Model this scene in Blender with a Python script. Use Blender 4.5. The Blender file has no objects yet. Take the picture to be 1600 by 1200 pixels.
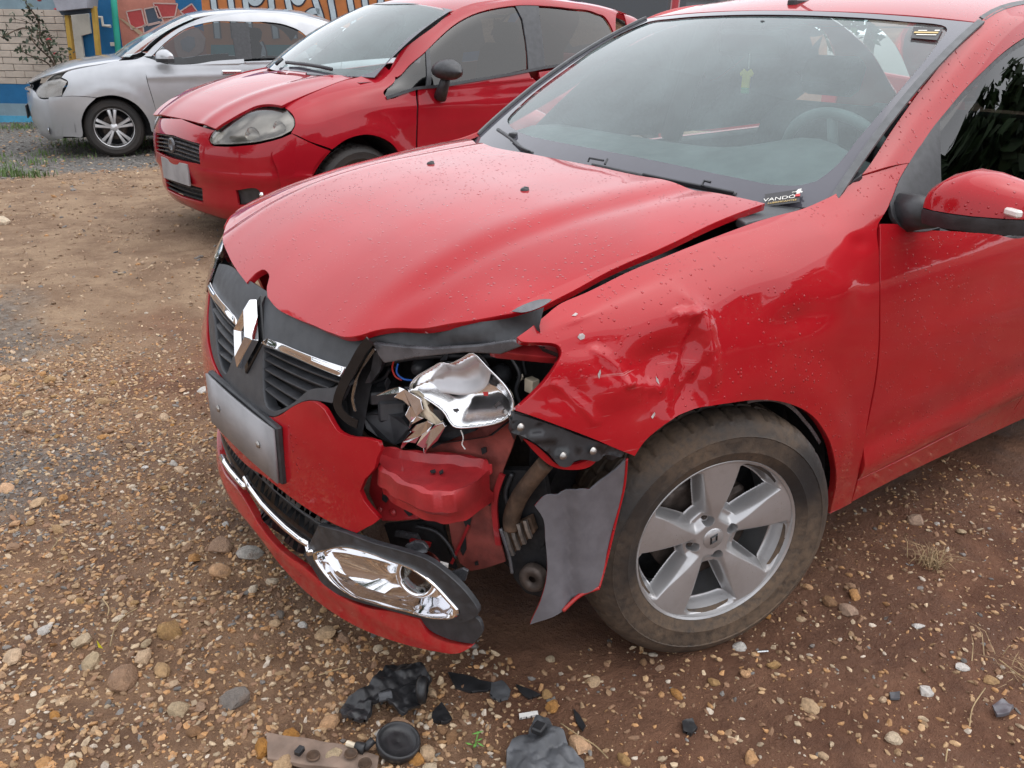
import bpy, math, random
import numpy as np
from mathutils import Vector, Matrix
from mathutils.geometry import delaunay_2d_cdt

# ------------------------------------------------------------------ camera, sky, sun, exposure
scene = bpy.context.scene
cd = bpy.data.cameras.new("camera")
cd.sensor_fit = 'HORIZONTAL'; cd.sensor_width = 36.0
cd.lens = 36.0 * 1377.308 / 1600.0
cd.clip_start = 0.05; cd.clip_end = 2000
cam = bpy.data.objects.new("camera", cd)
scene.collection.objects.link(cam)
_y, _p, _r = 4.0497, 0.390803, 0.0174732
_F = Vector((math.cos(_y)*math.cos(_p), math.sin(_y)*math.cos(_p), -math.sin(_p)))
_R0 = Vector((math.sin(_y), -math.cos(_y), 0)); _U0 = _R0.cross(_F)
_R = _R0*math.cos(_r) + _U0*math.sin(_r); _U = -_R0*math.sin(_r) + _U0*math.cos(_r)
cam.matrix_world = Matrix(((_R.x, _U.x, -_F.x, 1.42022), (_R.y, _U.y, -_F.y, 1.85371), (_R.z, _U.z, -_F.z, 1.37643), (0, 0, 0, 1)))
scene.camera = cam

SUN_EL, SUN_AZ = math.radians(62), math.radians(-60)     # high sun behind thick cloud
world = bpy.data.worlds.new("World"); scene.world = world; world.use_nodes = True
wn = world.node_tree.nodes; wl = world.node_tree.links; wn.clear()
sky = wn.new('ShaderNodeTexSky'); sky.sky_type = 'NISHITA'; sky.sun_disc = False
sky.sun_elevation = SUN_EL; sky.sun_rotation = SUN_AZ
sky.air_density = 1.0; sky.dust_density = 6.0; sky.ozone_density = 0.6
hsv = wn.new('ShaderNodeHueSaturation'); hsv.inputs['Saturation'].default_value = 0.18
mixw = wn.new('ShaderNodeMix'); mixw.data_type = 'RGBA'; mixw.inputs[0].default_value = 0.65
mixw.inputs[7].default_value = (15.0, 15.4, 16.4, 1)      # even cloud deck over the clear-sky model
bg = wn.new('ShaderNodeBackground'); bg.inputs['Strength'].default_value = 0.105
out = wn.new('ShaderNodeOutputWorld')
wl.new(sky.outputs[0], hsv.inputs['Color']); wl.new(hsv.outputs[0], mixw.inputs[6])
wl.new(mixw.outputs[2], bg.inputs['Color']); wl.new(bg.outputs[0], out.inputs['Surface'])

sd = bpy.data.lights.new("sun", 'SUN'); sd.energy = 0.6; sd.angle = math.radians(70); sd.color = (1.0, 0.965, 0.92)
sun = bpy.data.objects.new("sun", sd); scene.collection.objects.link(sun)
_sx, _sy = math.sin(SUN_AZ), math.cos(SUN_AZ)
sun.rotation_euler = Vector((-_sx*math.cos(SUN_EL), -_sy*math.cos(SUN_EL), -math.sin(SUN_EL))).to_track_quat('-Z', 'Y').to_euler()
scene.view_settings.view_transform = 'Standard'; scene.view_settings.look = 'None'
scene.view_settings.gamma = 1.0; scene.view_settings.use_curve_mapping = False
scene.view_settings.exposure = 0.35
scene.cycles.use_denoising = True
scene.cycles.max_bounces = 10; scene.cycles.transparent_max_bounces = 16
scene.cycles.caustics_reflective = False; scene.cycles.caustics_refractive = False

rng = np.random.default_rng(7); random.seed(7)

# ------------------------------------------------------------------ helpers
def link(o, parent=None):
    scene.collection.objects.link(o)
    if parent is not None: o.parent = parent
    return o
def tag(o, label=None, cat=None, group=None, kind=None):
    if label: o['label'] = label
    if cat: o['category'] = cat
    if group: o['group'] = group
    if kind: o['kind'] = kind
    return o
def empty(name, loc=(0, 0, 0), rz=0.0, parent=None):
    o = bpy.data.objects.new(name, None); o.location = loc; o.rotation_euler = (0, 0, rz); o.empty_display_size = .1
    return link(o, parent)
def mesh_obj(name, verts, faces, mat, parent=None, smooth=True, normals=None):
    me = bpy.data.meshes.new(name)
    me.from_pydata([tuple(map(float, v)) for v in verts], [], [tuple(int(i) for i in f) for f in faces])
    me.update()
    if smooth: me.polygons.foreach_set('use_smooth', [True]*len(me.polygons))
    if normals is not None: me.normals_split_custom_set_from_vertices([tuple(map(float, n)) for n in normals])
    if mat is not None: me.materials.append(mat)
    return link(bpy.data.objects.new(name, me), parent)
class MB:
    """collects verts and faces of ONE mesh"""
    def __init__(s): s.v = []; s.f = []
    def add(s, vs, fs):
        o = len(s.v); s.v += [tuple(map(float, v)) for v in vs]; s.f += [tuple(i+o for i in f) for f in fs]; return s
    def box(s, c, h, rot=None, bev=0.0):
        c = np.array(c, float); h = np.array(h, float)
        if bev <= 0:
            P = np.array([[x, y, z] for x in (-1, 1) for y in (-1, 1) for z in (-1, 1)])*h
            F = [(0, 1, 3, 2), (4, 6, 7, 5), (0, 4, 5, 1), (2, 3, 7, 6), (0, 2, 6, 4), (1, 5, 7, 3)]
        else:
            P = []; idx = {}
            for ax in range(3):
                for sx in (-1, 1):
                    for sy in (-1, 1):
                        for sz in (-1, 1):
                            sg = (sx, sy, sz); p = np.array(sg)*(h-bev); p[ax] = sg[ax]*h[ax]; idx[(ax,)+sg] = len(P); P.append(p)
            F = []
            for ax in range(3):
                a, b = [i for i in range(3) if i != ax]
                for sg in (-1, 1):
                    q = []
                    for (i, j) in ((-1, -1), (1, -1), (1, 1), (-1, 1)):
                        k = [0, 0, 0]; k[ax] = sg; k[a] = i; k[b] = j; q.append(idx[(ax,)+tuple(k)])
                    F.append(tuple(q))
            for ax in range(3):
                a, b = [i for i in range(3) if i != ax]
                for i in (-1, 1):
                    for j in (-1, 1):
                        q = []
                        for (m, t) in ((a, -1), (a, 1), (b, 1), (b, -1)):
                            k = [0, 0, 0]; k[ax] = t; k[a] = i; k[b] = j; q.append(idx[(m,)+tuple(k)])
                        F.append(tuple(q))
            for i in (-1, 1):
                for j in (-1, 1):
                    for k in (-1, 1): F.append((idx[(0, i, j, k)], idx[(1, i, j, k)], idx[(2, i, j, k)]))
            P = np.array(P)
        if rot is not None: P = P @ np.array(rot).T
        return s.add(P+c, F)
    def tube(s, pts, r, n=8, cap=True):
        pts = np.array(pts, float); m = len(pts); r = np.broadcast_to(np.asarray(r, float), (m,))
        t = np.gradient(pts, axis=0); t /= np.linalg.norm(t, axis=1)[:, None]+1e-12
        a = np.array([0, 0, 1.]) if abs(t[0][2]) < .9 else np.array([1., 0, 0])
        V = []; nrm = np.cross(t[0], a); nrm /= np.linalg.norm(nrm)
        for i in range(m):
            nrm = nrm - t[i]*(nrm@t[i]); nrm /= np.linalg.norm(nrm)+1e-12; b = np.cross(t[i], nrm)
            for k in range(n):
                an = 2*math.pi*k/n; V.append(pts[i]+r[i]*(math.cos(an)*nrm+math.sin(an)*b))
        F = [(i*n+k, i*n+(k+1) % n, (i+1)*n+(k+1) % n, (i+1)*n+k) for i in range(m-1) for k in range(n)]
        if cap: F += [tuple(range(n))[::-1], tuple(range((m-1)*n, m*n))]
        return s.add(V, F)
    def lathe(s, prof, c=(0, 0, 0), axis='y', n=32, closed=False, rot=None):
        """prof: (radius, along)"""
        V = []; m = len(prof)
        for k in range(n):
            an = 2*math.pi*k/n; ca, sa = math.cos(an), math.sin(an)
            for (r, h) in prof:
                V.append((r*ca, h, r*sa) if axis == 'y' else (r*ca, r*sa, h) if axis == 'z' else (h, r*ca, r*sa))
        V = np.array(V)
        if rot is not None: V = V @ np.array(rot).T
        mm = m if closed else m-1
        F = [(k*m+i, k*m+(i+1) % m, ((k+1) % n)*m+(i+1) % m, ((k+1) % n)*m+i) for k in range(n) for i in range(mm)]
        return s.add(V+np.array(c), F)
    def prism(s, poly, nrm, t):
        """3-D polygon extruded by t along nrm (both caps)"""
        P = np.array(poly, float); nrm = np.array(nrm, float); nrm /= np.linalg.norm(nrm); m = len(P)
        V = np.concatenate([P, P+nrm*t])
        F = [tuple(range(m))[::-1], tuple(range(m, 2*m))]+[(i, (i+1) % m, m+(i+1) % m, m+i) for i in range(m)]
        return s.add(V, F)
    def build(s, name, mat, parent=None, smooth=False, bevel=0.0, auto=None):
        o = mesh_obj(name, s.v, s.f, mat, parent, smooth)
        if auto is not None: sharp(o, auto)
        if bevel > 0:
            b = o.modifiers.new('bevel', 'BEVEL'); b.width = bevel; b.segments = 2; b.limit_method = 'ANGLE'; b.angle_limit = .6
        return o
def sharp(o, ang=35):
    """shade smooth with edges sharper than ang kept hard"""
    me = o.data; me.polygons.foreach_set('use_smooth', [True]*len(me.polygons))
    import bmesh
    bm = bmesh.new(); bm.from_mesh(me); bmesh.ops.recalc_face_normals(bm, faces=bm.faces[:])
    lim = math.radians(ang)
    for e in bm.edges:
        if len(e.link_faces) == 2: e.smooth = e.calc_face_angle(0) < lim
        else: e.smooth = False
    bm.to_mesh(me); bm.free(); return o
def unit(v): v = np.array(v, float); return v/np.linalg.norm(v)
def rotm(ax, ang):
    return np.array(Matrix.Rotation(ang, 3, Vector(ax)))
def crv(pts, n=8, closed=False):
    """Catmull-Rom through 3-D points"""
    P = np.array(pts, float); m = len(P); out = []
    rngi = range(m) if closed else range(m-1)
    for i in rngi:
        p0, p1, p2, p3 = (P[(i-1) % m], P[i], P[(i+1) % m], P[(i+2) % m]) if closed else (P[max(i-1, 0)], P[i], P[i+1], P[min(i+2, m-1)])
        for k in range(n):
            t = k/n; out.append(.5*((2*p1)+(p2-p0)*t+(2*p0-5*p1+4*p2-p3)*t*t+(3*p1-p0-3*p2+p3)*t**3))
    if not closed: out.append(P[-1])
    return np.array(out)
def smooth_poly(poly, step):
    """closed outline of (u,v[,corner]); Catmull-Rom between corners, resampled"""
    pts = np.array([p[:2] for p in poly], float); c = [len(p) > 2 and p[2] for p in poly]; m = len(pts); out = []
    for i in range(m):
        p1, p2 = pts[i], pts[(i+1) % m]
        p0 = pts[i-1] if not c[i] else p1-(p2-p1); p3 = pts[(i+2) % m] if not c[(i+1) % m] else p2+(p2-p1)
        L = np.linalg.norm(p2-p1); n = max(1, int(round(L/step)))
        d1 = max(np.linalg.norm(p1-p0), 1e-9); d2 = max(L, 1e-9); d3 = max(np.linalg.norm(p3-p2), 1e-9)
        m1 = ((p1-p0)/d1*d2/(d1+d2)+(p2-p1)/d2*d1/(d1+d2))*d2; m2 = ((p2-p1)/d2*d3/(d2+d3)+(p3-p2)/d3*d2/(d2+d3))*d2
        for k in range(n):
            t = k/n; out.append(p1*(2*t**3-3*t*t+1)+m1*(t**3-2*t*t+t)+p2*(3*t*t-2*t**3)+m2*(t**3-t*t))
    return np.array(out)
def inside(poly, P):
    x, y = P[:, 0], P[:, 1]; r = np.zeros(len(P), bool); q = np.roll(poly, 1, 0)
    for (x1, y1), (x2, y2) in zip(poly, q):
        if y1 == y2: continue
        k = ((y1 > y) != (y2 > y)) & (x < (x2-x1)*(y-y1)/(y2-y1)+x1); r ^= k
    return r
def dist_poly(poly, P):
    d = np.full(len(P), 1e9); q = np.roll(poly, -1, 0)
    for a, b in zip(poly, q):
        ab = b-a; t = np.clip(((P-a)@ab)/(ab@ab+1e-12), 0, 1); d = np.minimum(d, np.linalg.norm(P-(a+t[:, None]*ab), axis=1))
    return d
def sst(a, b, x): t = np.clip((x-a)/(b-a), 0, 1); return t*t*(3-2*t)
def panel(name, surf, outline, mat, parent, res=.02, flat=False, sc=(1, 1), flange=.012, disp=None, holes=(), off=0.0, flip=False, raw=False, edge=None):
    """sheet of a parametric surface cut to an outline, with a folded edge; sc = metres per unit of u and v"""
    S = np.array(sc, float); flip = flip ^ getattr(surf, "inward", False)
    def prep(o): return (np.array([p[:2] for p in o], float)*S) if raw else smooth_poly([(p[0]*S[0], p[1]*S[1])+tuple(p[2:]) for p in o], res*.75)
    loops = [prep(outline)]+[prep(h) for h in holes]
    lo, hi = loops[0].min(0), loops[0].max(0)
    gx, gy = np.meshgrid(np.arange(lo[0]+res*.5, hi[0], res), np.arange(lo[1]+res*.5, hi[1], res)); gy = gy.copy(); gx = gx+((np.arange(gx.shape[0]) % 2)*res*.5)[:, None]
    G = np.stack([gx.ravel(), gy.ravel()], -1)
    k = inside(loops[0], G)
    for h in loops[1:]: k &= ~inside(h, G)
    G = G[k]
    for l in loops:
        if len(G): G = G[dist_poly(l, G) > res*.45]
    V = list(map(tuple, np.concatenate(loops+[G]))); E = []; o = 0; bl = []
    for l in loops:
        E += [(o+i, o+(i+1) % len(l)) for i in range(len(l))]; bl.append((o, len(l))); o += len(l)
    r = delaunay_2d_cdt([Vector(v) for v in V], E, [], 0, 1e-6)
    W = np.array([tuple(v) for v in r[0]]); T = [tuple(f) for f in r[2]]
    cen = np.array([W[list(f)].mean(0) for f in T]); k = inside(loops[0], cen)
    for h in loops[1:]: k &= ~inside(h, cen)
    T = [t for t, b in zip(T, k) if b]
    used = sorted({i for t in T for i in t}); mp = {i: n for n, i in enumerate(used)}; W = W[used]; T = [tuple(mp[i] for i in t) for t in T]
    def ev(Q, n=True):
        uv = Q/S; p = surf(uv[:, 0], uv[:, 1])
        e = 1e-3; pu = surf(uv[:, 0]+e/S[0], uv[:, 1])-surf(uv[:, 0]-e/S[0], uv[:, 1]); pv = surf(uv[:, 0], uv[:, 1]+e/S[1])-surf(uv[:, 0], uv[:, 1]-e/S[1])
        nn = np.cross(pu, pv); nn /= np.linalg.norm(nn, axis=1)[:, None]+1e-12
        return p, (-nn if flip else nn)
    def full(Q):
        p, n = ev(Q)
        d = np.full(len(Q), off, float)
        if disp is not None: d = d+disp(Q/S, p)
        if edge is not None: d = d+edge(dist_poly(loops[0], Q))
        return p+n*d[:, None], n
    P3, N3 = full(W)
    if disp is not None or edge is not None:
        e = 2e-3
        a = full(W+np.array([e, 0]))[0]-full(W-np.array([e, 0]))[0]; b = full(W+np.array([0, e]))[0]-full(W-np.array([0, e]))[0]
        N = np.cross(a, b); N /= np.linalg.norm(N, axis=1)[:, None]+1e-12
        if flip: N = -N
        N3 = N
    # face orientation
    fl = []
    for t in T:
        n = np.cross(P3[t[1]]-P3[t[0]], P3[t[2]]-P3[t[0]]); fl.append(t if n@N3[t[0]] > 0 else t[::-1])
    VV = list(P3); NN = list(N3)
    if flange > 0:
        # boundary = edges used once
        cnt = {}
        for t in fl:
            for a, b in ((t[0], t[1]), (t[1], t[2]), (t[2], t[0])): cnt[(min(a, b), max(a, b))] = cnt.get((min(a, b), max(a, b)), [])+[(a, b)]
        be = [v[0] for v in cnt.values() if len(v) == 1]
        bv = sorted({i for e2 in be for i in e2}); m0 = {}
        acc = {i: np.zeros(3) for i in bv}
        for a, b in be:
            t = P3[b]-P3[a]; n = np.cross(t, N3[a]); acc[a] += n; acc[b] += n
        for i in bv:
            on = acc[i]/(np.linalg.norm(acc[i])+1e-12); m0[i] = len(VV)
            VV += [P3[i], P3[i]-N3[i]*flange*.25+on*.0006, P3[i]-N3[i]*flange]; NN += [unit(N3[i]*.7+on), on, on]
        for a, b in be:
            A, B = m0[a], m0[b]
            fl += [(A, A+1, B+1, B), (A+1, A+2, B+2, B+1)]
    return mesh_obj(name, VV, fl, mat, parent, not flat, None if flat else NN)
def strip(name, pts, w, t, mat, parent, nrm, bevel=0.0):
    """flat bar along a 3-D polyline: width w across, thickness t along nrm"""
    P = np.array(pts, float); m = len(P); tg = np.gradient(P, axis=0); n = np.broadcast_to(np.array(nrm, float), P.shape)
    s = np.cross(tg, n); s /= np.linalg.norm(s, axis=1)[:, None]; n = np.cross(s, tg); n /= np.linalg.norm(n, axis=1)[:, None]
    w = np.broadcast_to(np.asarray(w, float), (m,))[:, None]
    V = np.stack([P-s*w/2, P+s*w/2, P+s*w/2+n*t, P-s*w/2+n*t], 1).reshape(-1, 3)
    F = [(i*4+k, i*4+(k+1) % 4, i*4+4+(k+1) % 4, i*4+4+k) for i in range(m-1) for k in range(4)]+[(3, 2, 1, 0), tuple(range(4*m-4, 4*m))]
    b = MB(); b.add(V, F); return b.build(name, mat, parent, False, bevel)

# numpy value noise
def _h(ix, iy, s): 
    n = (ix.astype(np.int64)*374761393+iy.astype(np.int64)*668265263+s*974711) & 0x7fffffff
    n = ((n ^ (n >> 13))*1274126177) & 0x7fffffff; n = n ^ (n >> 16)
    return (n & 0xffff)/65535.0
def vnoise(x, y, s=0):
    x = np.asarray(x, float); y = np.asarray(y, float); ix = np.floor(x); iy = np.floor(y); fx = x-ix; fy = y-iy
    fx = fx*fx*(3-2*fx); fy = fy*fy*(3-2*fy)
    return (_h(ix, iy, s)*(1-fx)+_h(ix+1, iy, s)*fx)*(1-fy)+(_h(ix, iy+1, s)*(1-fx)+_h(ix+1, iy+1, s)*fx)*fy
def fbm(x, y, o=4, s=0):
    r = 0; a = .5
    for i in range(o): r = r+a*(vnoise(x*2**i+17.3*i, y*2**i-9.1*i, s+i)-.5); a *= .5
    return r

# ------------------------------------------------------------------ surfaces
def hermite(ks, x):
    ks = np.asarray(ks, float); x = np.asarray(x, float); i = np.clip(np.searchsorted(ks, x)-1, 0, len(ks)-2)
    h = ks[i+1]-ks[i]; t = (x-ks[i])/h
    lo = t < 0; hi = t > 1; tc = np.clip(t, 0, 1)
    h00 = 2*tc**3-3*tc**2+1; h10 = tc**3-2*tc**2+tc; h01 = -2*tc**3+3*tc**2; h11 = tc**3-tc**2
    ex = np.where(lo, t, 0.); ex2 = np.where(hi, t-1, 0.)
    return i, h, h00, h10+ex, h01, h11+ex2
def tangents(ks, P, axis):
    ks = np.asarray(ks, float); P = np.moveaxis(P, axis, 0); n = len(ks); T = np.empty_like(P); h = np.diff(ks)
    d = (P[1:]-P[:-1])/h.reshape((-1,)+(1,)*(P.ndim-1))
    T[0] = d[0]; T[-1] = d[-1]
    for i in range(1, n-1): T[i] = (d[i-1]*h[i]+d[i]*h[i-1])/(h[i]+h[i-1])
    return np.moveaxis(T, 0, axis)
class Net:
    def __init__(s, us, vs, P):
        s.us, s.vs = us, vs; s.P = np.asarray(P, float); s.Pu = tangents(us, s.P, 0); s.Pv = tangents(vs, s.P, 1); s.Puv = tangents(vs, s.Pu, 1)
    def __call__(s, u, v):
        u, v = np.broadcast_arrays(np.asarray(u, float), np.asarray(v, float))
        i, hu, a0, a1, a2, a3 = hermite(s.us, u); j, hv, b0, b1, b2, b3 = hermite(s.vs, v)
        r = 0
        for di, p, d in ((0, a0, a1), (1, a2, a3)):
            for dj, q, e in ((0, b0, b1), (1, b2, b3)):
                I, J = i+di, j+dj
                r = r+(p*q)[..., None]*s.P[I, J]+(d*hu*q)[..., None]*s.Pu[I, J]+(p*e*hv)[..., None]*s.Pv[I, J]+(d*hu*e*hv)[..., None]*s.Puv[I, J]
        return r
def f1(ks, vs):
    vs = np.asarray(vs, float); T = tangents(ks, vs, 0)
    def f(x):
        i, h, a, b, c, d = hermite(ks, x); return a*vs[i]+b*h*T[i]+c*vs[i+1]+d*h*T[i+1]
    return f
def sides(tab):
    """tab: x -> list of (y,z) rows; returns Net over (x,row)"""
    xs = sorted(tab); r = Net(xs, list(range(len(tab[xs[0]]))), [[(x, y, z) for (y, z) in tab[x]] for x in xs]); r.inward = True; return r
# --- damaged car (own frame = world): front axle at x=0, x forward, y to its left
SIDE = sides({
 .62: [(.70,.18),(.725,.40),(.725,.55),(.715,.68),(.70,.745),(.68,.795),(.65,.83),(.62,.845),(.585,.855)],
 .50: [(.75,.18),(.775,.40),(.775,.55),(.765,.68),(.755,.75),(.735,.81),(.705,.852),(.675,.872),(.645,.885)],
 .35: [(.79,.18),(.81,.40),(.812,.55),(.808,.67),(.797,.765),(.772,.83),(.735,.88),(.70,.902),(.665,.916)],
 .18: [(.80,.18),(.83,.40),(.836,.55),(.835,.68),(.825,.78),(.797,.855),(.745,.913),(.705,.937),(.67,.95)],
 0: [(.80,.18),(.838,.40),(.844,.55),(.843,.68),(.834,.79),(.804,.875),(.75,.933),(.71,.958),(.672,.973)],
 -.22: [(.80,.18),(.838,.40),(.845,.55),(.845,.68),(.838,.80),(.81,.89),(.765,.95),(.715,.982),(.665,1.0)],
 -.45: [(.795,.18),(.835,.40),(.842,.55),(.845,.68),(.838,.80),(.82,.88),(.795,.94),(.755,.995),(.695,1.04)],
 -.80: [(.79,.18),(.835,.40),(.845,.55),(.85,.68),(.845,.80),(.828,.88),(.805,.935),(.725,1.13),(.646,1.236)],
 -1.10: [(.79,.18),(.835,.40),(.845,.55),(.85,.68),(.846,.80),(.83,.885),(.808,.94),(.69,1.285),(.610,1.394)],
 -1.5: [(.79,.18),(.835,.40),(.845,.55),(.85,.68),(.846,.80),(.83,.89),(.81,.95),(.675,1.36),(.585,1.455)],
 -2.0: [(.79,.18),(.835,.40),(.845,.55),(.85,.68),(.846,.80),(.83,.895),(.81,.96),(.67,1.36),(.585,1.455)],
 -2.6: [(.79,.18),(.835,.40),(.845,.55),(.85,.68),(.846,.80),(.825,.90),(.80,.97),(.69,1.22),(.62,1.30)],
 -3.1: [(.77,.18),(.81,.40),(.82,.55),(.825,.68),(.81,.80),(.79,.90),(.76,.97),(.70,1.02),(.64,1.05)],
 -3.5: [(.70,.22),(.72,.40),(.73,.55),(.73,.68),(.72,.80),(.70,.90),(.67,.98),(.64,1.01),(.6,1.03)],
})
_hz = f1([-.45,-.25,0,.2,.4,.52,.60,.66,.70,.74,.78], [1.040,1.034,1.018,.999,.957,.912,.868,.824,.786,.735,.66])
_hd = f1([0,.2,.36,.42,.5,.58,.66,.75,.9], [0,.0,.006,.013,.028,.044,.068,.115,.22])
def HOOD(x, y):
    x, y = np.broadcast_arrays(np.asarray(x, float), np.asarray(y, float))
    k = np.clip((x+.36)/.80, 0, 1); k = .40+.63*k*k*(3-2*k)
    return np.stack([x, y, _hz(x)-_hd(np.abs(y))*k], -1)
_fz = f1([.10,.2,.3,.4,.5,.58,.63,.68,.72,.76,.80,.84,.88], [.69,.735,.758,.768,.768,.762,.75,.738,.728,.712,.69,.655,.60])
def FRONT(y, z):
    y, z = np.broadcast_arrays(np.asarray(y, float), np.asarray(z, float))
    return np.stack([_fz(z)-(.26*y*y+.36*y**4), y, z], -1)
_lz = f1([.06,.12,.17,.22,.3,.4,.5,.6], [.742,.752,.758,.756,.758,.766,.768,.76])
def LIP(y, z):          # lower bumper, torn loose and swung out on the left
    y, z = np.broadcast_arrays(np.asarray(y, float), np.asarray(z, float))
    return np.stack([_lz(z)-(.25*y*y+np.where(y > 0, .12, .36)*y**4), y, z], -1)
def WS(u, t):           # windscreen: u -1..1 across, t 0..1 up
    u, t = np.broadcast_arrays(np.asarray(u, float), np.asarray(t, float))
    xb = -.255-.13*u*u; zb = .962+.03*u*u; xt = -1.045-.05*u*u; zt = 1.418-.028*u*u
    b = .035*4*t*(1-t)
    return np.stack([xb+(xt-xb)*t+b*.5, u*(.695+(.607-.695)*t), zb+(zt-zb)*t+b*.85], -1)
_rz = f1([-3.5,-3.1,-2.8,-2.5,-2.2,-1.8,-1.4,-1.1,-1.0], [1.06,1.12,1.33,1.44,1.49,1.508,1.486,1.434,1.406])
def ROOF(x, y):
    x, y = np.broadcast_arrays(np.asarray(x, float), np.asarray(y, float))
    return np.stack([x, y, _rz(x)-.040*np.abs(y/.6)**2.2], -1)
# --- red hatchback
PSIDE = sides({
 .70: [(.58,.2),(.63,.4),(.64,.5),(.62,.58),(.585,.63),(.53,.67),(.48,.69),(.42,.71),(.36,.72)],
 .58: [(.70,.2),(.735,.4),(.74,.52),(.725,.61),(.69,.67),(.64,.715),(.59,.745),(.53,.765),(.47,.78)],
 .40: [(.77,.2),(.80,.4),(.805,.55),(.795,.66),(.765,.735),(.715,.79),(.67,.815),(.61,.84),(.55,.855)],
 .20: [(.80,.2),(.825,.4),(.832,.55),(.825,.68),(.80,.765),(.75,.83),(.705,.862),(.65,.89),(.59,.91)],
 0: [(.80,.2),(.835,.4),(.843,.55),(.838,.68),(.818,.79),(.775,.86),(.73,.90),(.67,.93),(.59,.955)],
 -.25: [(.80,.2),(.838,.4),(.845,.55),(.84,.69),(.825,.805),(.80,.875),(.765,.925),(.71,.96),(.625,.995)],
 -.50: [(.80,.2),(.838,.4),(.845,.55),(.84,.70),(.828,.815),(.812,.885),(.795,.93),(.73,1.05),(.635,1.15)],
 -.90: [(.80,.2),(.838,.4),(.845,.55),(.842,.70),(.83,.825),(.815,.90),(.798,.955),(.66,1.255),(.57,1.35)],
 -1.4: [(.80,.2),(.838,.4),(.845,.55),(.842,.70),(.83,.84),(.815,.925),(.796,.985),(.625,1.385),(.55,1.44)],
 -2.0: [(.80,.2),(.838,.4),(.845,.55),(.842,.70),(.83,.86),(.815,.955),(.79,1.03),(.62,1.39),(.545,1.435)],
 -2.5: [(.79,.2),(.83,.4),(.84,.55),(.838,.70),(.82,.87),(.80,.98),(.765,1.08),(.61,1.34),(.53,1.385)],
 -2.9: [(.74,.2),(.79,.4),(.80,.55),(.80,.70),(.78,.87),(.75,1.0),(.71,1.1),(.58,1.24),(.5,1.28)],
 -3.15: [(.62,.25),(.66,.4),(.67,.55),(.66,.70),(.64,.87),(.61,.98),(.58,1.05),(.5,1.1),(.4,1.12)],
})
_pz = f1([-.35,-.1,.1,.3,.5,.62,.72,.80], [1.01,.985,.955,.912,.85,.798,.735,.655])
def PHOOD(x, y):
    x, y = np.broadcast_arrays(np.asarray(x, float), np.asarray(y, float))
    return np.stack([x, y, _pz(x)-.085*y*y-.25*np.maximum(np.abs(y)-.5, 0)**2], -1)
_pf = f1([.12,.18,.24,.32,.42,.52,.60,.66,.71,.76,.80,.84,.88], [.64,.735,.785,.80,.815,.82,.81,.785,.745,.68,.60,.48,.32])
def PFRONT(y, z):
    y, z = np.broadcast_arrays(np.asarray(y, float), np.asarray(z, float))
    return np.stack([_pf(z)-(.20*y*y+.46*y**4+2.7*np.maximum(np.abs(y)-.70, 0)**1.5), y, z], -1)
def PWS(u, t):
    u, t = np.broadcast_arrays(np.asarray(u, float), np.asarray(t, float))
    xb = -.04-.16*u*u; zb = .975-.005*u*u; xt = -.83-.06*u*u; zt = 1.405-.045*u*u; b = .03*4*t*(1-t)
    return np.stack([xb+(xt-xb)*t+b*.5, u*(.70+(.585-.70)*t), zb+(zt-zb)*t+b*.85], -1)
_prz = f1([-3.2,-3.0,-2.7,-2.2,-1.7,-1.3,-.95,-.8], [1.12,1.25,1.40,1.47,1.49,1.475,1.425,1.39])
def PROOF(x, y):
    x, y = np.broadcast_arrays(np.asarray(x, float), np.asarray(y, float))
    return np.stack([x, y, _prz(x)-.065*np.abs(y/.56)**2.4], -1)
# --- silver sedan
ESIDE = sides({
 .74: [(.52,.2),(.58,.4),(.60,.52),(.59,.60),(.565,.66),(.53,.70),(.49,.72),(.43,.735),(.38,.745)],
 .60: [(.68,.2),(.72,.4),(.73,.54),(.72,.63),(.70,.70),(.66,.75),(.62,.775),(.56,.795),(.51,.805)],
 .40: [(.77,.2),(.79,.4),(.80,.56),(.795,.67),(.775,.755),(.735,.81),(.69,.84),(.63,.862),(.58,.875)],
 .20: [(.79,.2),(.82,.4),(.825,.57),(.825,.70),(.81,.785),(.77,.85),(.72,.885),(.66,.91),(.61,.92)],
 0: [(.80,.2),(.83,.4),(.838,.58),(.838,.71),(.825,.80),(.79,.87),(.745,.91),(.69,.94),(.63,.955)],
 -.25: [(.80,.2),(.83,.4),(.84,.58),(.84,.71),(.83,.815),(.805,.885),(.77,.93),(.72,.965),(.66,.99)],
 -.50: [(.80,.2),(.83,.4),(.84,.58),(.84,.71),(.832,.825),(.815,.89),(.795,.935),(.735,1.04),(.66,1.12)],
 -.90: [(.80,.2),(.83,.4),(.84,.58),(.84,.71),(.832,.835),(.818,.905),(.80,.95),(.665,1.25),(.59,1.33)],
 -1.4: [(.80,.2),(.83,.4),(.84,.58),(.84,.71),(.832,.845),(.818,.92),(.80,.97),(.63,1.37),(.555,1.43)],
 -2.0: [(.80,.2),(.83,.4),(.84,.58),(.84,.71),(.832,.86),(.818,.94),(.795,.99),(.63,1.35),(.555,1.415)],
 -2.5: [(.79,.2),(.83,.4),(.84,.58),(.84,.71),(.83,.87),(.81,.96),(.78,1.02),(.65,1.22),(.58,1.28)],
 -3.0: [(.77,.2),(.80,.4),(.81,.58),(.81,.71),(.80,.87),(.77,.97),(.74,1.03),(.68,1.06),(.62,1.08)],
 -3.4: [(.68,.25),(.71,.4),(.72,.58),(.72,.71),(.70,.87),(.67,.98),(.64,1.03),(.6,1.05),(.55,1.06)],
})
_ez = f1([-.35,-.1,.1,.3,.5,.65,.75,.82], [1.005,.99,.965,.93,.87,.80,.74,.68])
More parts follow.
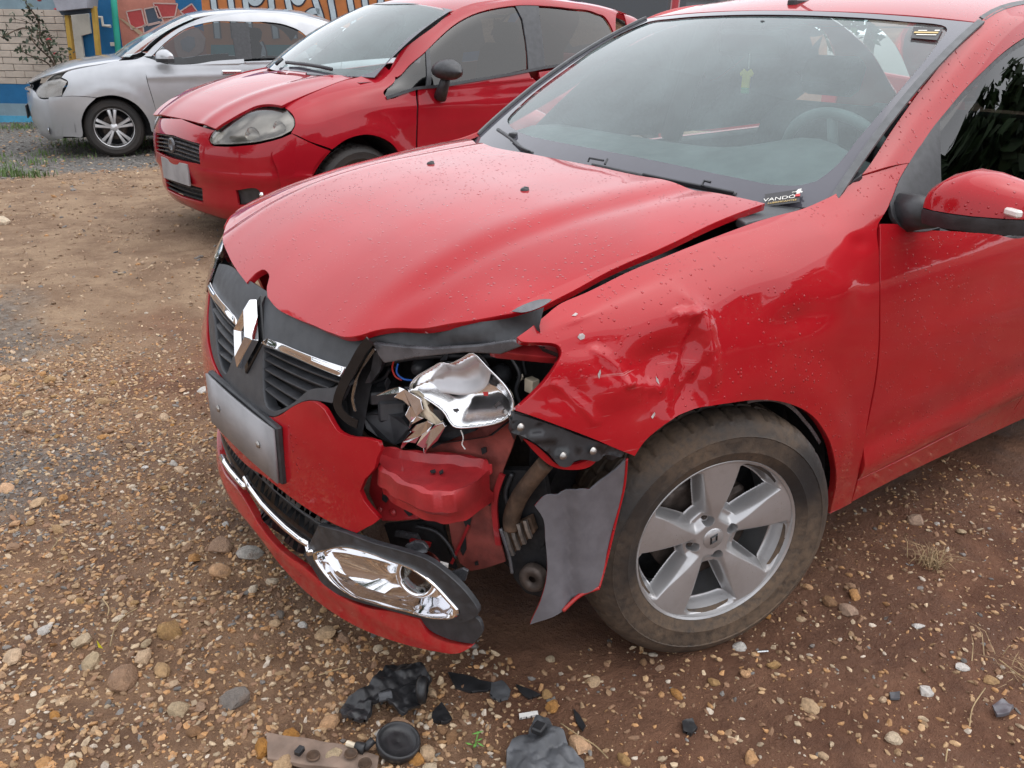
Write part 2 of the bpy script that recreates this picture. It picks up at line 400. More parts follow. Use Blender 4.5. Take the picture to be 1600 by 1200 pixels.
def EHOOD(x, y):
    x, y = np.broadcast_arrays(np.asarray(x, float), np.asarray(y, float))
    return np.stack([x, y, _ez(x)-.10*y*y-.2*np.maximum(np.abs(y)-.5, 0)**2], -1)
_ef = f1([.15,.2,.3,.42,.52,.60,.68,.74,.79], [.70,.76,.80,.815,.82,.815,.795,.755,.69])
def EFRONT(y, z):
    y, z = np.broadcast_arrays(np.asarray(y, float), np.asarray(z, float))
    return np.stack([_ef(z)-(.20*y*y+.44*y**4+2.7*np.maximum(np.abs(y)-.70, 0)**1.5), y, z], -1)
def EWS(u, t):
    u, t = np.broadcast_arrays(np.asarray(u, float), np.asarray(t, float))
    xb = -.08-.16*u*u; zb = .98+.0*u*u; xt = -.85-.06*u*u; zt = 1.40-.045*u*u; b = .03*4*t*(1-t)
    return np.stack([xb+(xt-xb)*t+b*.5, u*(.70+(.60-.70)*t), zb+(zt-zb)*t+b*.85], -1)
_erz = f1([-3.4,-3.0,-2.6,-2.2,-1.7,-1.3,-.95,-.8], [1.06,1.12,1.28,1.43,1.475,1.465,1.42,1.385])
def EROOF(x, y):
    x, y = np.broadcast_arrays(np.asarray(x, float), np.asarray(y, float))
    return np.stack([x, y, _erz(x)-.05*np.abs(y/.56)**2.4], -1)
FRAMES = {'': (0, 0, 0, 0), 'W': (-.81, -12.12, 0, 2.479), 'P': (-1.12, -3.809, .075, math.radians(3.88)), 'E': (-1.298, -8.871, -.01, math.radians(-15.38))}
SIDE_SC = (1.0, .12)


# ------------------------------------------------------------------ materials
M = {}
class NT:
    def __init__(s, name):
        s.m = bpy.data.materials.new(name); s.m.use_nodes = True; s.t = s.m.node_tree; s.n = s.t.nodes; s.n.clear()
        s.out = s.n.new('ShaderNodeOutputMaterial'); s.b = None
    def new(s, ty, **kw):
        nd = s.n.new('ShaderNode'+ty)
        for k, v in kw.items():
            if hasattr(nd, k): setattr(nd, k, v)
        return nd
    def l(s, a, b): s.t.links.new(a, b)
    def val(s, sock, v):
        if hasattr(v, 'is_output') or isinstance(v, bpy.types.NodeSocket): s.l(v, sock)
        else:
            if isinstance(v, (tuple, list)) and len(v) == 3 and sock.type == 'RGBA': v = tuple(v)+(1,)
            sock.default_value = v
    def bsdf(s, **kw):
        b = s.new('BsdfPrincipled'); s.b = b; s.l(b.outputs[0], s.out.inputs[0])
        for k, v in kw.items(): s.val(b.inputs[k], v)
        return b
    def co(s, which='Object'): return s.new('TexCoord').outputs[which]
    def noise(s, co, scale, det=4, rough=.55, out='Fac', dist=0.0):
        n = s.new('TexNoise'); s.l(co, n.inputs['Vector']); n.inputs['Scale'].default_value = scale; n.inputs['Detail'].default_value = det
        n.inputs['Roughness'].default_value = rough; n.inputs['Distortion'].default_value = dist; return n.outputs[out]
    def voro(s, co, scale, feat='F1', rnd=1.0):
        n = s.new('TexVoronoi'); n.feature = feat; s.l(co, n.inputs['Vector']); n.inputs['Scale'].default_value = scale; n.inputs['Randomness'].default_value = rnd; return n
    def ramp(s, fac, a, b, lo=0.0, hi=1.0):
        n = s.new('MapRange'); n.interpolation_type = 'SMOOTHSTEP'; s.val(n.inputs['Value'], fac); n.inputs['From Min'].default_value = a; n.inputs['From Max'].default_value = b
        n.inputs['To Min'].default_value = lo; n.inputs['To Max'].default_value = hi; return n.outputs[0]
    def math(s, op, a, b=0.0, c=0.0):
        n = s.new('Math'); n.operation = op; s.val(n.inputs[0], a); s.val(n.inputs[1], b); s.val(n.inputs[2], c); return n.outputs[0]
    def mix(s, f, a, b):
        n = s.new('Mix'); n.data_type = 'RGBA'; s.val(n.inputs[0], f); s.val(n.inputs[6], a); s.val(n.inputs[7], b); return n.outputs[2]
    def bump(s, h, strength=.3, dist=.01, nrm=None):
        n = s.new('Bump'); s.l(h, n.inputs['Height']); n.inputs['Strength'].default_value = strength; n.inputs['Distance'].default_value = dist
        if nrm is not None: s.l(nrm, n.inputs['Normal'])
        return n.outputs[0]
def simple(name, col, rough=.5, metal=0.0, var=.25, vs=30, bump=0.0, bs=200, **kw):
    """plain material with a little colour and roughness variation"""
    t = NT(name); co = t.co(); n = t.noise(co, vs, 5)
    f = t.ramp(n, .3, .7); dk = tuple(c*(1-var) for c in col); lt = tuple(min(1, c*(1+var)) for c in col)
    b = t.bsdf(**{'Base Color': t.mix(f, dk, lt), 'Roughness': t.ramp(t.noise(co, vs*1.7, 3), .3, .7, max(0, rough*(1-var*.6)), min(1, rough*(1+var*.6))), 'Metallic': metal})
    for k, v in kw.items(): t.val(b.inputs[k.replace('_', ' ')], v)
    if bump: t.l(t.bump(t.noise(co, bs, 3), bump, .004), b.inputs['Normal'])
    M[name] = t.m; return t
def paint(name, col, dirt=.5, wet=True, metal=0.0, flake=0.0, rough=.42, dirt_z=.45, scrape=False):
    t = NT(name); co = t.co(); geo = t.new('NewGeometry'); sep = t.new('SeparateXYZ'); t.l(co, sep.inputs[0])
    base = t.mix(t.ramp(t.noise(co, 3, 3), .35, .65), tuple(c*.93 for c in col), tuple(c*1.05 for c in col))
    # dried mud film and specks, thicker low down where the wheels throw it
    low = t.ramp(sep.outputs[2], dirt_z, .12)
    sp = t.voro(co, 170).outputs['Distance']; specks = t.ramp(sp, .20, .08)
    patch = t.ramp(t.noise(co, 7, 6, .7), .45, .75)
    film = t.math('MULTIPLY', t.math('ADD', t.math('MULTIPLY', low, .55), t.math('MULTIPLY', patch, .10)), dirt)
    spk = t.math('MULTIPLY', t.math('MULTIPLY', specks, t.ramp(t.noise(co, 11, 3), .46, .66)), .55*dirt)
    d = t.math('MAXIMUM', t.math('MULTIPLY', film, t.ramp(t.noise(co, 26, 6, .7), .25, .75)), spk)
    col2 = t.mix(d, base, (.28, .17, .11))
    if scrape:      # scratches and rubbed paint on the damaged corner
        mp = t.new('Mapping'); mp.inputs['Rotation'].default_value = (0, .75, 0); mp.inputs['Scale'].default_value = (5, 5, 170); t.l(co, mp.inputs['Vector'])
        mp2 = t.new('Mapping'); mp2.inputs['Rotation'].default_value = (0, -.35, 0); mp2.inputs['Scale'].default_value = (7, 7, 220); t.l(co, mp2.inputs['Vector'])
        ln = t.math('MAXIMUM', t.ramp(t.noise(mp.outputs[0], 1.0, 2, .5), .665, .70), t.ramp(t.noise(mp2.outputs[0], 1.0, 2, .5), .68, .71))
        reg = t.math('MULTIPLY', t.ramp(sep.outputs[0], .08, .24), t.math('MULTIPLY', t.ramp(sep.outputs[2], .86, .76), t.ramp(t.noise(co, 6, 3), .42, .60)))
        col2 = t.mix(t.math('MULTIPLY', t.math('MULTIPLY', ln, reg), .45), col2, (.55, .36, .35))
    b = t.bsdf(**{'Base Color': col2, 'Roughness': rough, 'Metallic': metal, 'Coat Weight': 1.0, 'Coat IOR': 1.42, 'Coat Roughness': t.ramp(d, 0, .5, .04, .45), 'Specular IOR Level': .04})
    if wet:
        # rain drops
        v = t.voro(co, 120); pr = t.new('SeparateColor'); t.l(v.outputs['Color'], pr.inputs[0])
        rad = t.math('MULTIPLY', t.ramp(pr.outputs[0], .58, 1.0, 0, 1), .36)
        q = t.math('DIVIDE', v.outputs['Distance'], t.math('ADD', rad, .001)); h = t.math('SQRT', t.math('MAXIMUM', t.math('SUBTRACT', 1.0, t.math('MULTIPLY', q, q)), 0.0))
        h = t.math('MULTIPLY', h, rad)
        h = t.math('MULTIPLY', h, t.ramp(t.noise(co, 2.2, 2), .38, .55))
        nb = t.bump(h, 1.0, .008); t.l(nb, b.inputs['Coat Normal']); t.l(nb, b.inputs['Normal'])
    M[name] = t.m; return t
RED = (.385, .008, .014)
paint('red_paint', RED, .55)
paint('red_paint_scraped', RED, .55, scrape=True)
paint('red_paint_far', (.34, .008, .017), .15, wet=False)
paint('silver_paint', (.46, .47, .49), .35, wet=False, metal=.55, rough=.34)
paint('red_paint_third', (.33, .012, .02), .2, wet=False)
simple('inner_red', (.33, .016, .02), .5, var=.22, vs=14, bump=.15, Coat_Weight=.25)
simple('dusty_red', (.23, .05, .04), .75, var=.4, vs=18, bump=.2)
simple('black_plastic', (.035, .036, .040), .42, var=.25, vs=40, bump=.12, bs=900)
simple('grey_plastic', (.055, .058, .064), .48, var=.15, vs=25, bump=.10, bs=1200)
simple('dark_void', (.012, .012, .014), .75, var=.3)
simple('gloss_black', (.012, .012, .013), .12, var=.2)
simple('flap_grey', (.13, .125, .138), .42, var=.12, vs=30, bump=.18, bs=45)
simple('bracket_grey', (.11, .11, .12), .25, var=.3, vs=20, metal=.3)
simple('chrome', (.82, .82, .84), .06, 1.0, var=.04, vs=12, bump=.03, bs=40)
simple('chrome_rough', (.88, .88, .89), .20, 1.0, var=.08, vs=25)
simple('reflector_matt', (.62, .61, .63), .42, .75, var=.08, vs=12)
simple('cream_plastic', (.62, .53, .40), .45, var=.2, vs=25)
simple('steel', (.42, .40, .38), .38, .9, var=.25, vs=60)
simple('rusty', (.10, .06, .038), .8, .1, var=.5, vs=22, bump=.35, bs=120)
simple('brake', (.09, .07, .06), .6, .5, var=.4, vs=30)
simple('seal_rubber', (.10, .105, .11), .5, var=.15)
simple('paint_loss', (.42, .36, .35), .6, var=.3, vs=90)
simple('frit', (.085, .083, .10), .10, var=.08, vs=5, Coat_Weight=.6)
simple('interior', (.035, .037, .04), .7, var=.2, vs=20)
simple('dash', (.20, .215, .215), .6, var=.15, vs=15, bump=.1, bs=500)
simple('seat', (.06, .064, .07), .85, var=.25, vs=60, bump=.2, bs=300)
simple('white_card', (.75, .73, .70), .5, var=.05)
simple('wire_red', (.55, .03, .02), .4); simple('wire_blue', (.02, .12, .5), .4)
simple('orange_lens', (.75, .72, .68), .15, var=.05)
simple('plate', (.28, .275, .285), .45, var=.25, vs=5)
simple('plate_blue', (.05, .09, .28), .4, var=.1)
simple('card_black', (.03, .028, .03), .4, var=.1)
simple('ink_white', (.80, .78, .72), .5, var=.05); simple('ink_red', (.55, .05, .05), .5, var=.1); simple('ink_gold', (.62, .45, .18), .5, var=.1)
simple('yellow_cloth', (.75, .62, .05), .7, var=.1); simple('green_cloth', (.04, .35, .12), .7, var=.1)
def glass(name, tint, refl=1.5, rough=.0, film=0.0, filmcol=(.62, .72, .71)):
    t = NT(name); fr = t.new('Fresnel'); fr.inputs['IOR'].default_value = refl
    tr = t.new('BsdfTransparent'); tr.inputs[0].default_value = tuple(tint)+(1,)
    gl = t.new('BsdfGlossy'); gl.inputs['Roughness'].default_value = rough; gl.inputs[0].default_value = (1, 1, 1, 1)
    # both faces of the pane reflect
    f2 = t.math('MULTIPLY', fr.outputs[0], 1.25); f2 = t.math('MINIMUM', f2, 1.0)
    mx = t.new('MixShader'); t.l(f2, mx.inputs[0]); t.l(tr.outputs[0], mx.inputs[1]); t.l(gl.outputs[0], mx.inputs[2]); 
    if film > 0:      # film of dust and rain; its pale colour also paints in a bright veil
        df = t.new('BsdfDiffuse'); df.inputs[0].default_value = tuple(filmcol)+(1,); m2 = t.new('MixShader'); t.l(t.ramp(t.noise(t.co(), 5, 6, .6), .3, .7, film*.75, film*1.25), m2.inputs[0])
        t.l(mx.outputs[0], m2.inputs[1]); t.l(df.outputs[0], m2.inputs[2]); mx = m2
    t.l(mx.outputs[0], t.out.inputs[0])
    M[name] = t.m; return t
glass('windscreen', (.74, .90, .88), 1.58, film=.12, filmcol=(.56, .72, .72))
glass('tinted_glass', (.10, .11, .12), 1.5)
glass('clear_lens', (.93, .93, .93), 1.5)
glass('side_glass', (.16, .18, .19), 1.55)
glass('lens_glass', (.55, .55, .52), 1.5)
glass('smoky_lens', (.74, .72, .66), 1.55, .04)
def _tyre(name, mud):
    t = NT(name); co = t.co(); n = t.noise(co, 2.6, 5, .5); n2 = t.noise(co, 60, 4, .6)
    m = t.math('MULTIPLY', t.ramp(n, .36, .62), t.ramp(n2, .0, .75)); m = t.math('MULTIPLY', m, mud)
    b = t.bsdf(**{'Base Color': t.mix(m, (.018, .017, .017), (.16, .108, .07)), 'Roughness': t.ramp(m, 0, 1, .55, .9)})
    t.l(t.bump(t.math('ADD', t.math('MULTIPLY', m, .8), n2), .35, .004), b.inputs['Normal']); M[name] = t.m
_tyre('tyre_muddy', .92); _tyre('tyre_far', .12)
def _alloy():
    t = NT('alloy'); co = t.co(); n = t.noise(co, 12, 6, .65); s = t.voro(co, 160).outputs['Distance']
    d = t.math('MAXIMUM', t.math('MULTIPLY', t.ramp(n, .45, .75), .35), t.math('MULTIPLY', t.ramp(s, .22, .08), t.ramp(t.noise(co, 17, 2), .5, .68)))
    t.bsdf(**{'Base Color': t.mix(d, (.46, .455, .46), (.20, .15, .11)), 'Roughness': t.ramp(d, 0, 1, .34, .8), 'Metallic': t.ramp(d, 0, 1, .62, 0.0), 'Coat Weight': .5, 'Coat Roughness': .12}); M['alloy'] = t.m
_alloy()
simple('alloy_bright', (.62, .62, .63), .3, .6, var=.06, vs=20)


# ------------------------------------------------------------------ wheels (shared builders)
def tyre_mesh(mb, R=.311, rb=.200, w=.19, n=240):
    prof = [(rb-.012, -.012), (rb, .0), (rb+.006, .009), (rb+.026, .018), (rb+.030, .0205), (rb+.034, .0195), (R-.055, .022), (R-.045, .0215), (R-.043, .0232), (R-.040, .0205), (R-.03, .017), (R-.013, .004), (R-.004, -.012), (R, -.03)]
    for g in (-.052, -.09, -.128): prof += [(R, g+.006), (R-.007, g+.004), (R-.007, g-.004), (R, g-.006)]
    prof += [(R, -.155), (R-.006, -.17), (R-.02, -.186), (R-.06, -.196), (rb+.02, -.19), (rb-.01, -.165)]
    V = []; m = len(prof)
    for k in range(n):
        an = 2*math.pi*k/n; ca, sa = math.cos(an), math.sin(an)
        for i, (r, h) in enumerate(prof):
            rr = r
            if r > R-.007 and r < R+.001 and h < -.011 and not (abs(h+.052) < .005 or abs(h+.09) < .005 or abs(h+.128) < .005):
                if k % 6 == (0 if h > -.09 else 3): rr = r-.006
            if abs(h-.022) < .001 or abs(h-.018) < .001: rr = r+.0012*math.sin(k*2.1)
            V.append((rr*ca, h, rr*sa))
    mb.add(V, [(k*m+i, k*m+i+1, ((k+1) % n)*m+i+1, ((k+1) % n)*m+i) for k in range(n) for i in range(m-1)])
    return mb
def spoke_rim(openings=5, phase=52.0, R=.199, hi=False):
    """pressed alloy face as a polar height field with trapezoid windows cut through"""
    nr, nt = (130, 960) if hi else (40, 240)
    rs = np.linspace(.026, R, nr); th = np.linspace(0, 2*np.pi, nt, endpoint=False)
    r, t = np.meshgrid(rs, th, indexing='ij')
    step = 2*np.pi/openings; a = (t-math.radians(phase)+step/2) % step-step/2
    X = r*np.cos(a); Y = r*np.sin(a)
    # signed distance inside the trapezoid window
    hw = .024+(X-.076)*.46
    sd = np.minimum.reduce([X-.070, .188-r, (hw-np.abs(Y))*.91])
    face = -.014*(1-r/R)**1.3-.004*np.cos(a*openings)*sst(.05, .1, r)
    a2 = (t-math.radians(phase)) % step-step/2; Xs = r*np.cos(a2); Ys = np.abs(r*np.sin(a2))
    wf = .003+np.maximum(0, Xs-.052)*.34
    slope = .017*sst(0, .024, Ys-wf)*sst(.197, .186, r)*sst(.040, .062, r)
    depth = slope+sst(-.002, .012, sd)*.024
    al = (t-math.radians(71)+np.pi/4) % (np.pi/2)-np.pi/4
    dl = np.hypot(r*np.cos(al)-.050, r*np.sin(al)); depth = depth+.022*sst(.0135, .0105, dl)
    h = face-depth
    V = np.stack([r*np.cos(t), h, r*np.sin(t)], -1).reshape(-1, 3); F = []
    for i in range(nr-1):
        for k in range(nt):
            k2 = (k+1) % nt
            if min(sd[i, k], sd[i+1, k], sd[i, k2], sd[i+1, k2]) > .0118: continue
            F.append((i*nt+k, (i+1)*nt+k, (i+1)*nt+k2, i*nt+k2))
    return V, F
def wheel(parent, loc, rz, style, tyre_mat, rim_mat, scale=1.0, flip=False, hi=False):
    mb = MB()
    if style == 'five':
        V, F = spoke_rim(hi=hi); mb.add(V, F)
    else:
        # ten slim paired spokes
        for k in range(10):
            an = 2*math.pi*(k//2)/5+(.17 if k % 2 else -.17)+.3
            d = np.array([math.cos(an), 0, math.sin(an)]); p = np.array([-math.sin(an), 0, math.cos(an)])
            q = []
            for (rr, ww, hh) in ((.03, .013, -.012), (.09, .015, -.004), (.15, .017, -.002), (.192, .021, -.008)):
                c = d*rr+np.array([0, hh, 0]); q += [c-p*ww, c-p*ww*.55+np.array([0, .010, 0]), c+p*ww*.55+np.array([0, .010, 0]), c+p*ww, c-np.array([0, .02, 0])]
            mb.add(q, [(i*5+j, i*5+(j+1) % 5, i*5+5+(j+1) % 5, i*5+5+j) for i in range(3) for j in range(5)])
        mb.lathe([(.001, .006), (.03, .004), (.045, -.008), (.05, -.03)], n=30)
    mb.lathe([(.191, -.014), (.196, -.004), (.199, .006), (.204, .009), (.2065, .006), (.2065, -.003), (.2, -.012), (.195, -.05), (.185, -.15)], n=72)
    w = mb.build('wheel', rim_mat, parent); sharp(w, 38)
    w.location = loc; w.rotation_euler = (0, 0, rz+(math.pi if flip else 0)); w.scale = (scale,)*3
    t = tyre_mesh(MB()).build('tyre', tyre_mat, w); sharp(t, 30)
    MB().lathe([(.001, -.075), (.10, -.075), (.13, -.07), (.131, -.085), (.12, -.09)], n=40).build('brake_disc', M['brake'], w, True)
    MB().lathe([(.10, -.12), (.193, -.13), (.193, -.14)], n=40).build('inner_barrel', M['dark_void'], w, True)
    return w

# ------------------------------------------------------------------ the damaged red saloon
car = empty('damaged_car', (0, 0, 0))
tag(car, 'red saloon with smashed left headlight, torn bumper and dented fender, nearest the camera', 'car')
RP = M['red_paint']
HOODL = [(-0.2391,0.6354,1),(-0.0723,0.6415),(0.1234,0.6549),(0.251,0.6522),(0.3443,0.6548),(0.3868,0.6534),(0.4161,0.6537,1),(0.4704,0.6332),(0.558,0.5524),(0.6185,0.4681),(0.6427,0.4319),(0.6645,0.4047),(0.6744,0.3864),(0.6863,0.3198),(0.6905,0.2565),(0.6956,0.182),(0.6969,0.084),(0.6896,0.0241,1),(0.6755,-0.0094),(0.6577,-0.0332),(0.6518,-0.0602),(0.6532,-0.0864),(0.6635,-0.0976),(0.6874,-0.1015,1),(0.6763,-0.1859),(0.6602,-0.2732)]
hood_poly = HOODL+[(.625,-.40),(.575,-.50),(.50,-.595),(.42,-.645,1),(.2,-.655),(0,-.645),(-.2,-.625),(-.295,-.61,1)]+[(-0.1745,-0.2862),(-0.176,-0.1193),(-0.178,0.1311),(-0.1739,0.3077),(-0.2003,0.4906)]
def hood_disp(uv, p):
    x, y = uv[:, 0], uv[:, 1]; ya = np.abs(y)
    yc = .40+.0*x
    d = -.006*np.exp(-((ya-.43-.12*(.5-x)*.4)/.035)**2)*sst(.66, .5, x)          # feature crease
    d = d+.003*np.exp(-((ya-.38)/.05)**2)
    # buckled front-left corner: lip pushed up and rippled
    d = d+.010*np.exp(-(((x-.47)/.07)**2+((y-.62)/.06)**2))+.006*np.exp(-(((x-.60)/.05)**2+((y-.50)/.07)**2))*np.sin((y-.4)*40)
    d = d+.0006*fbm(x*5, y*5, 2, 3)
    rim = sst(.66, .70, x)*(ya < .2)
    return d
hood = panel('bonnet', HOOD, hood_poly, RP, car, res=.018, flange=.016, disp=hood_disp)
tag(hood, 'red bonnet with chipped, buckled front left edge')
for px in [(0.1158,0.2183,1.009),(0.0905,-0.229,1.011)]:
    nb = MB(); nb.lathe([(.0, .006), (.006, .0055), (.010, .003), (.011, -.001)], c=px, axis='z', n=20); nb.box((px[0]-.004, px[1], px[2]+.004), (.003, .006, .003)); nb.build('washer_nozzle', M['black_plastic'], car, True)
# chipped paint on the bonnet corner
panel('paint_chip', HOOD, [(0.4686,0.6307,1),(0.437,0.6323),(0.4018,0.6414),(0.3906,0.6504),(0.4114,0.6535,1),(0.4328,0.6519),(0.4564,0.6439)], M['bracket_grey'], hood, res=.012, flange=0, disp=hood_disp, off=.0012)

# --- left fender
FEN = [(-0.5,7.886,1),(-0.4524,7.891),(-0.3737,7.791),(-0.2698,7.53),(-0.1372,7.594),(0.0176,7.599),(0.1596,7.419),(0.2534,7.443),(0.3445,7.378),(0.3926,7.36),(0.4419,6.951),(0.4819,6.516),(0.5061,6.271,1),(0.5025,6.032),(0.4673,5.74),(0.4487,5.583),(0.4416,5.331),(0.4549,5.009),(0.4876,4.497),(0.5175,4.157),(0.5419,3.899,1),(0.4722,3.321),(0.3857,2.883),(0.3144,2.527,1),(0.2983,2.698),(0.245,2.937),(0.1661,3.04),(0.0754,2.974),(-0.026,2.826),(-0.13,2.532),(-0.2197,2.133),(-0.295,1.605),(-0.3535,1.066),(-0.4071,0.6026),(-0.4456,0.1759,1),(-0.503,0.1604),(-0.5441,0.1656,1),(-0.5274,0.4114),(-0.4801,1.264),(-0.4694,2.262),(-0.4528,3.059),(-0.4343,3.841),(-0.44,5.249),(-0.467,6.36),(-0.5289,6.777,1),(-0.5915,7.088),(-0.6456,7.184,1)]
D1 = [(0.1369,4.86),(0.1322,3.547),(0.243,4.272),(0.3505,4.008),(0.1933,3.436),(0.3051,3.356),(0.3782,5.167),(0.3936,6.162),(-0.2984,4.499),(-0.3862,5.75),(-0.1361,4.101),(-0.0051,4.711),(0.1117,2.895),(0.4455,4.01)]
D2 = [(0.1898,5.219),(0.1556,5.059),(0.1321,3.947),(0.1491,4.904),(0.1922,3.697),(0.38,5.081),(0.3243,3.932),(0.2153,3.119),(0.4653,4.42),(0.3987,3.282),(0.2475,3.582)]
def fender_disp(uv, p):
    x, w = uv[:, 0], uv[:, 1]*.12
    def g(i, sx, sw, rot=0.0):
        dx, dw = x-D1[i][0], w-D1[i][1]*.12; c, s = math.cos(rot), math.sin(rot)
        a, b = c*dx+s*dw, -s*dx+c*dw
        return np.exp(-((a/sx)**2+(b/sw)**2))
    d = -.030*g(2, .085, .07)-.014*g(4, .06, .04, .5)-.006*g(5, .07, .035)
    d = d+.012*g(0, .020, .075, -.15)+.009*g(1, .020, .06, .1)
    # sharp fold right of the hollow
    f = (x-D1[0][0])+.25*(w-D1[0][1]*.12); d = d-.010*np.exp(-np.abs(f-.022)/.014)*np.exp(-((w-D1[0][1]*.12+.05)/.08)**2)
    d = d+.006*g(3, .05, .04, -.6)-.004*g(6, .06, .03, .3)+.003*g(7, .03, .02)
    d = d-.007*g(11, .09, .06)-.010*g(10, .10, .035, .1)+.006*g(8, .045, .05)-.006*g(9, .03, .035)+.003*g(12, .05, .03)-.006*g(13, .05, .05)
    rp = fbm(x*16+3, w*16, 3, 11); d = d+.005*rp*np.exp(-(((x-.33)/.16)**2+((w-.46)/.14)**2))
    # sharp folds
    def crease(i, j, wd, dp):
        a = np.array([D2[i][0], D2[i][1]*.12]); b = np.array([D2[j][0], D2[j][1]*.12]); Q = np.stack([x, w], -1); ab = b-a
        t = np.clip(((Q-a)@ab)/(ab@ab), 0, 1); dd = np.linalg.norm(Q-(a+t[:, None]*ab), axis=1); return dp*np.maximum(0, 1-dd/wd)**1.15
    d = d+crease(0, 1, .022, .009)+crease(1, 2, .026, .008)-crease(3, 4, .020, .006)+crease(5, 6, .018, .005)-crease(2, 7, .022, .006)+crease(8, 9, .016, .004)+crease(6, 10, .02, .005)
    # rolled arch lip
    q = np.hypot(x, p[:, 2]-.30); d = d+.007*sst(.47, .385, q)*sst(.0, .3, p[:, 2])
    return d
fender = panel('front_fender', SIDE, FEN, M['red_paint_scraped'], car, res=.0125, sc=SIDE_SC, flange=.018, disp=fender_disp)
tag(fender, 'crumpled red left front fender with scraped paint')
SCR = [[(0.4057,5.563,1),(0.3999,5.638,1),(0.3936,5.624,1),(0.3904,5.542,1),(0.3938,5.457,1),(0.4017,5.457,1)], [(0.3969,6.416,1),(0.3865,6.502,1),(0.3839,6.388,1),(0.3912,6.313,1)], [(0.3868,4.376,1),(0.38,4.488,1),(0.3802,4.385,1),(0.3857,4.254,1)], [(0.2556,3.873,1),(0.2516,3.78,1),(0.2533,3.691,1),(0.2576,3.769,1)], [(0.2773,3.139,1),(0.2688,3.201,1),(0.2671,3.16,1),(0.2742,3.095,1)]]
for q in SCR: panel('paint_chip', SIDE, q, M['paint_loss'], fender, res=.006, sc=SIDE_SC, flange=0, disp=fender_disp, off=.0012)

# --- front door, glass, sill and the rest of the left side
DOOR = [(-0.4724,6.348,1),(-0.4455,5.241),(-0.4405,3.831),(-0.4599,3.047),(-0.4776,2.247),(-0.4881,1.249),(-0.5269,0.5197,1),(-0.7092,0.5105),(-1.05,0.5278)]+[(-1.43,.30,1),(-1.47,2),(-1.49,4),(-1.49,5.9,1)]+[(-1.114,4.615),(-0.7959,5.697),(-0.6274,5.973),(-0.5294,6.237)]
def door_disp(uv, p):
    x, z = uv[:, 0], p[:, 2]
    return .010*np.exp(-((z-.345)/.035)**2)-.006*np.exp(-((z-.42)/.05)**2)-.004*np.exp(-((z-.74)/.06)**2)*sst(-.45, -.8, x)+.002*fbm(x*5, z*5, 2, 5)
door = panel('front_door', SIDE, DOOR, RP, car, res=.022, sc=SIDE_SC, flange=.015, disp=door_disp)
tag(door, 'clean-edged red left front door with mud specks')
panel('rear_door', SIDE, [(-1.435,.32,1),(-1.9,.3),(-2.2,.35,1),(-2.26,1.2),(-2.36,2.2),(-2.50,3.2),(-2.52,4.5),(-2.5,5.95,1),(-2,5.95),(-1.497,5.9,1),(-1.497,4),(-1.475,2)], RP, car, res=.035, sc=SIDE_SC, disp=door_disp)
panel('rear_quarter', SIDE, [(-2.21,.32,1),(-2.26,.9),(-2.27,1.3),(-2.38,2.35),(-2.52,2.9),(-2.66,3.0),(-2.85,2.6),(-2.98,1.6),(-3.0,.4,1),(-3.2,.5),(-3.45,.7,1),(-3.48,4),(-3.45,6.9,1),(-2.9,7.6),(-2.55,7.9),(-2.0,8),(-1.5,8,1),(-1.5,7.35),(-2.0,7.35),(-2.3,7.2),(-2.6,6.2),(-2.51,5.9,1),(-2.53,4.5),(-2.515,3.2),(-2.37,2.2),(-2.27,1.2)], RP, car, res=.04, sc=SIDE_SC)
SILL = [(-0.4486,0.1524,1),(-0.5063,0.1364),(-0.5515,0.1346,1),(-0.5433,0.3411),(-0.5377,0.485,1),(-0.717,0.4618),(-1.06,0.4752),(-1.453,0.4933)]+[(-2.19,.28,1),(-2.15,-.15,1)]+[(-1.565,0),(-1.134,0.0933),(-0.7684,0.1474)]
panel('sill', SIDE, SILL, RP, car, res=.03, sc=SIDE_SC, flange=.02, off=-.001)
def pillar_disp(uv, p): return .006*np.exp(-((uv[:, 1]-7.6)/.35)**2)
PIL = [(-0.6456,7.184,1),(-0.7659,7.262),(-0.892,7.252),(-1.031,7.149),(-1.238,7.147)]+[(-1.5,7.28,1),(-1.5,8.0,1)]+[(-1.087,8),(-0.8989,8),(-0.7361,7.992),(-0.6116,8),(-0.5038,7.901,1)]
panel('windscreen_pillar', SIDE, PIL, RP, car, res=.02, sc=SIDE_SC, flange=.012, disp=pillar_disp)
# black sail panel, window frame and tinted glass
SAIL = [(-0.5289,6.777,1),(-0.5915,7.088),(-0.6456,7.184),(-0.7659,7.262),(-0.8074,7.266,1),(-0.759,6.717),(-0.7353,6.36,1),(-0.7067,5.922,1),(-0.625,5.903),(-0.5541,6.059),(-0.524,6.42)]
panel('sail_panel', SIDE, SAIL, M['black_plastic'], car, res=.02, sc=SIDE_SC, flange=.01, off=.002)
WIN = [(-0.8137,7.236,1),(-0.902,7.192),(-1.043,7.102),(-1.23,7.086)]+[(-1.42,7.15,1),(-1.46,6.1,1)]+[(-1.114,4.742),(-0.7181,5.911,1)]
panel('door_glass', SIDE, WIN, M['tinted_glass'], car, res=.04, sc=SIDE_SC, flange=0, off=-.012)
panel('window_frame', SIDE, [(-0.6437,7.165,1),(-0.7641,7.245),(-0.8904,7.236),(-1.03,7.135),(-1.236,7.131)]+[(-1.5,7.28,1),(-1.49,5.93,1)]+[(-1.114,4.492),(-0.712,5.713,1),(-0.7181,5.911,1),(-1.114,4.742)]+[(-1.44,6.1,1),(-1.41,7.1,1)]+[(-1.228,7.065),(-1.04,7.069),(-0.8974,7.149),(-0.8103,7.204,1)], M['black_plastic'], car, res=.03, sc=SIDE_SC, flange=.012, off=-.004)
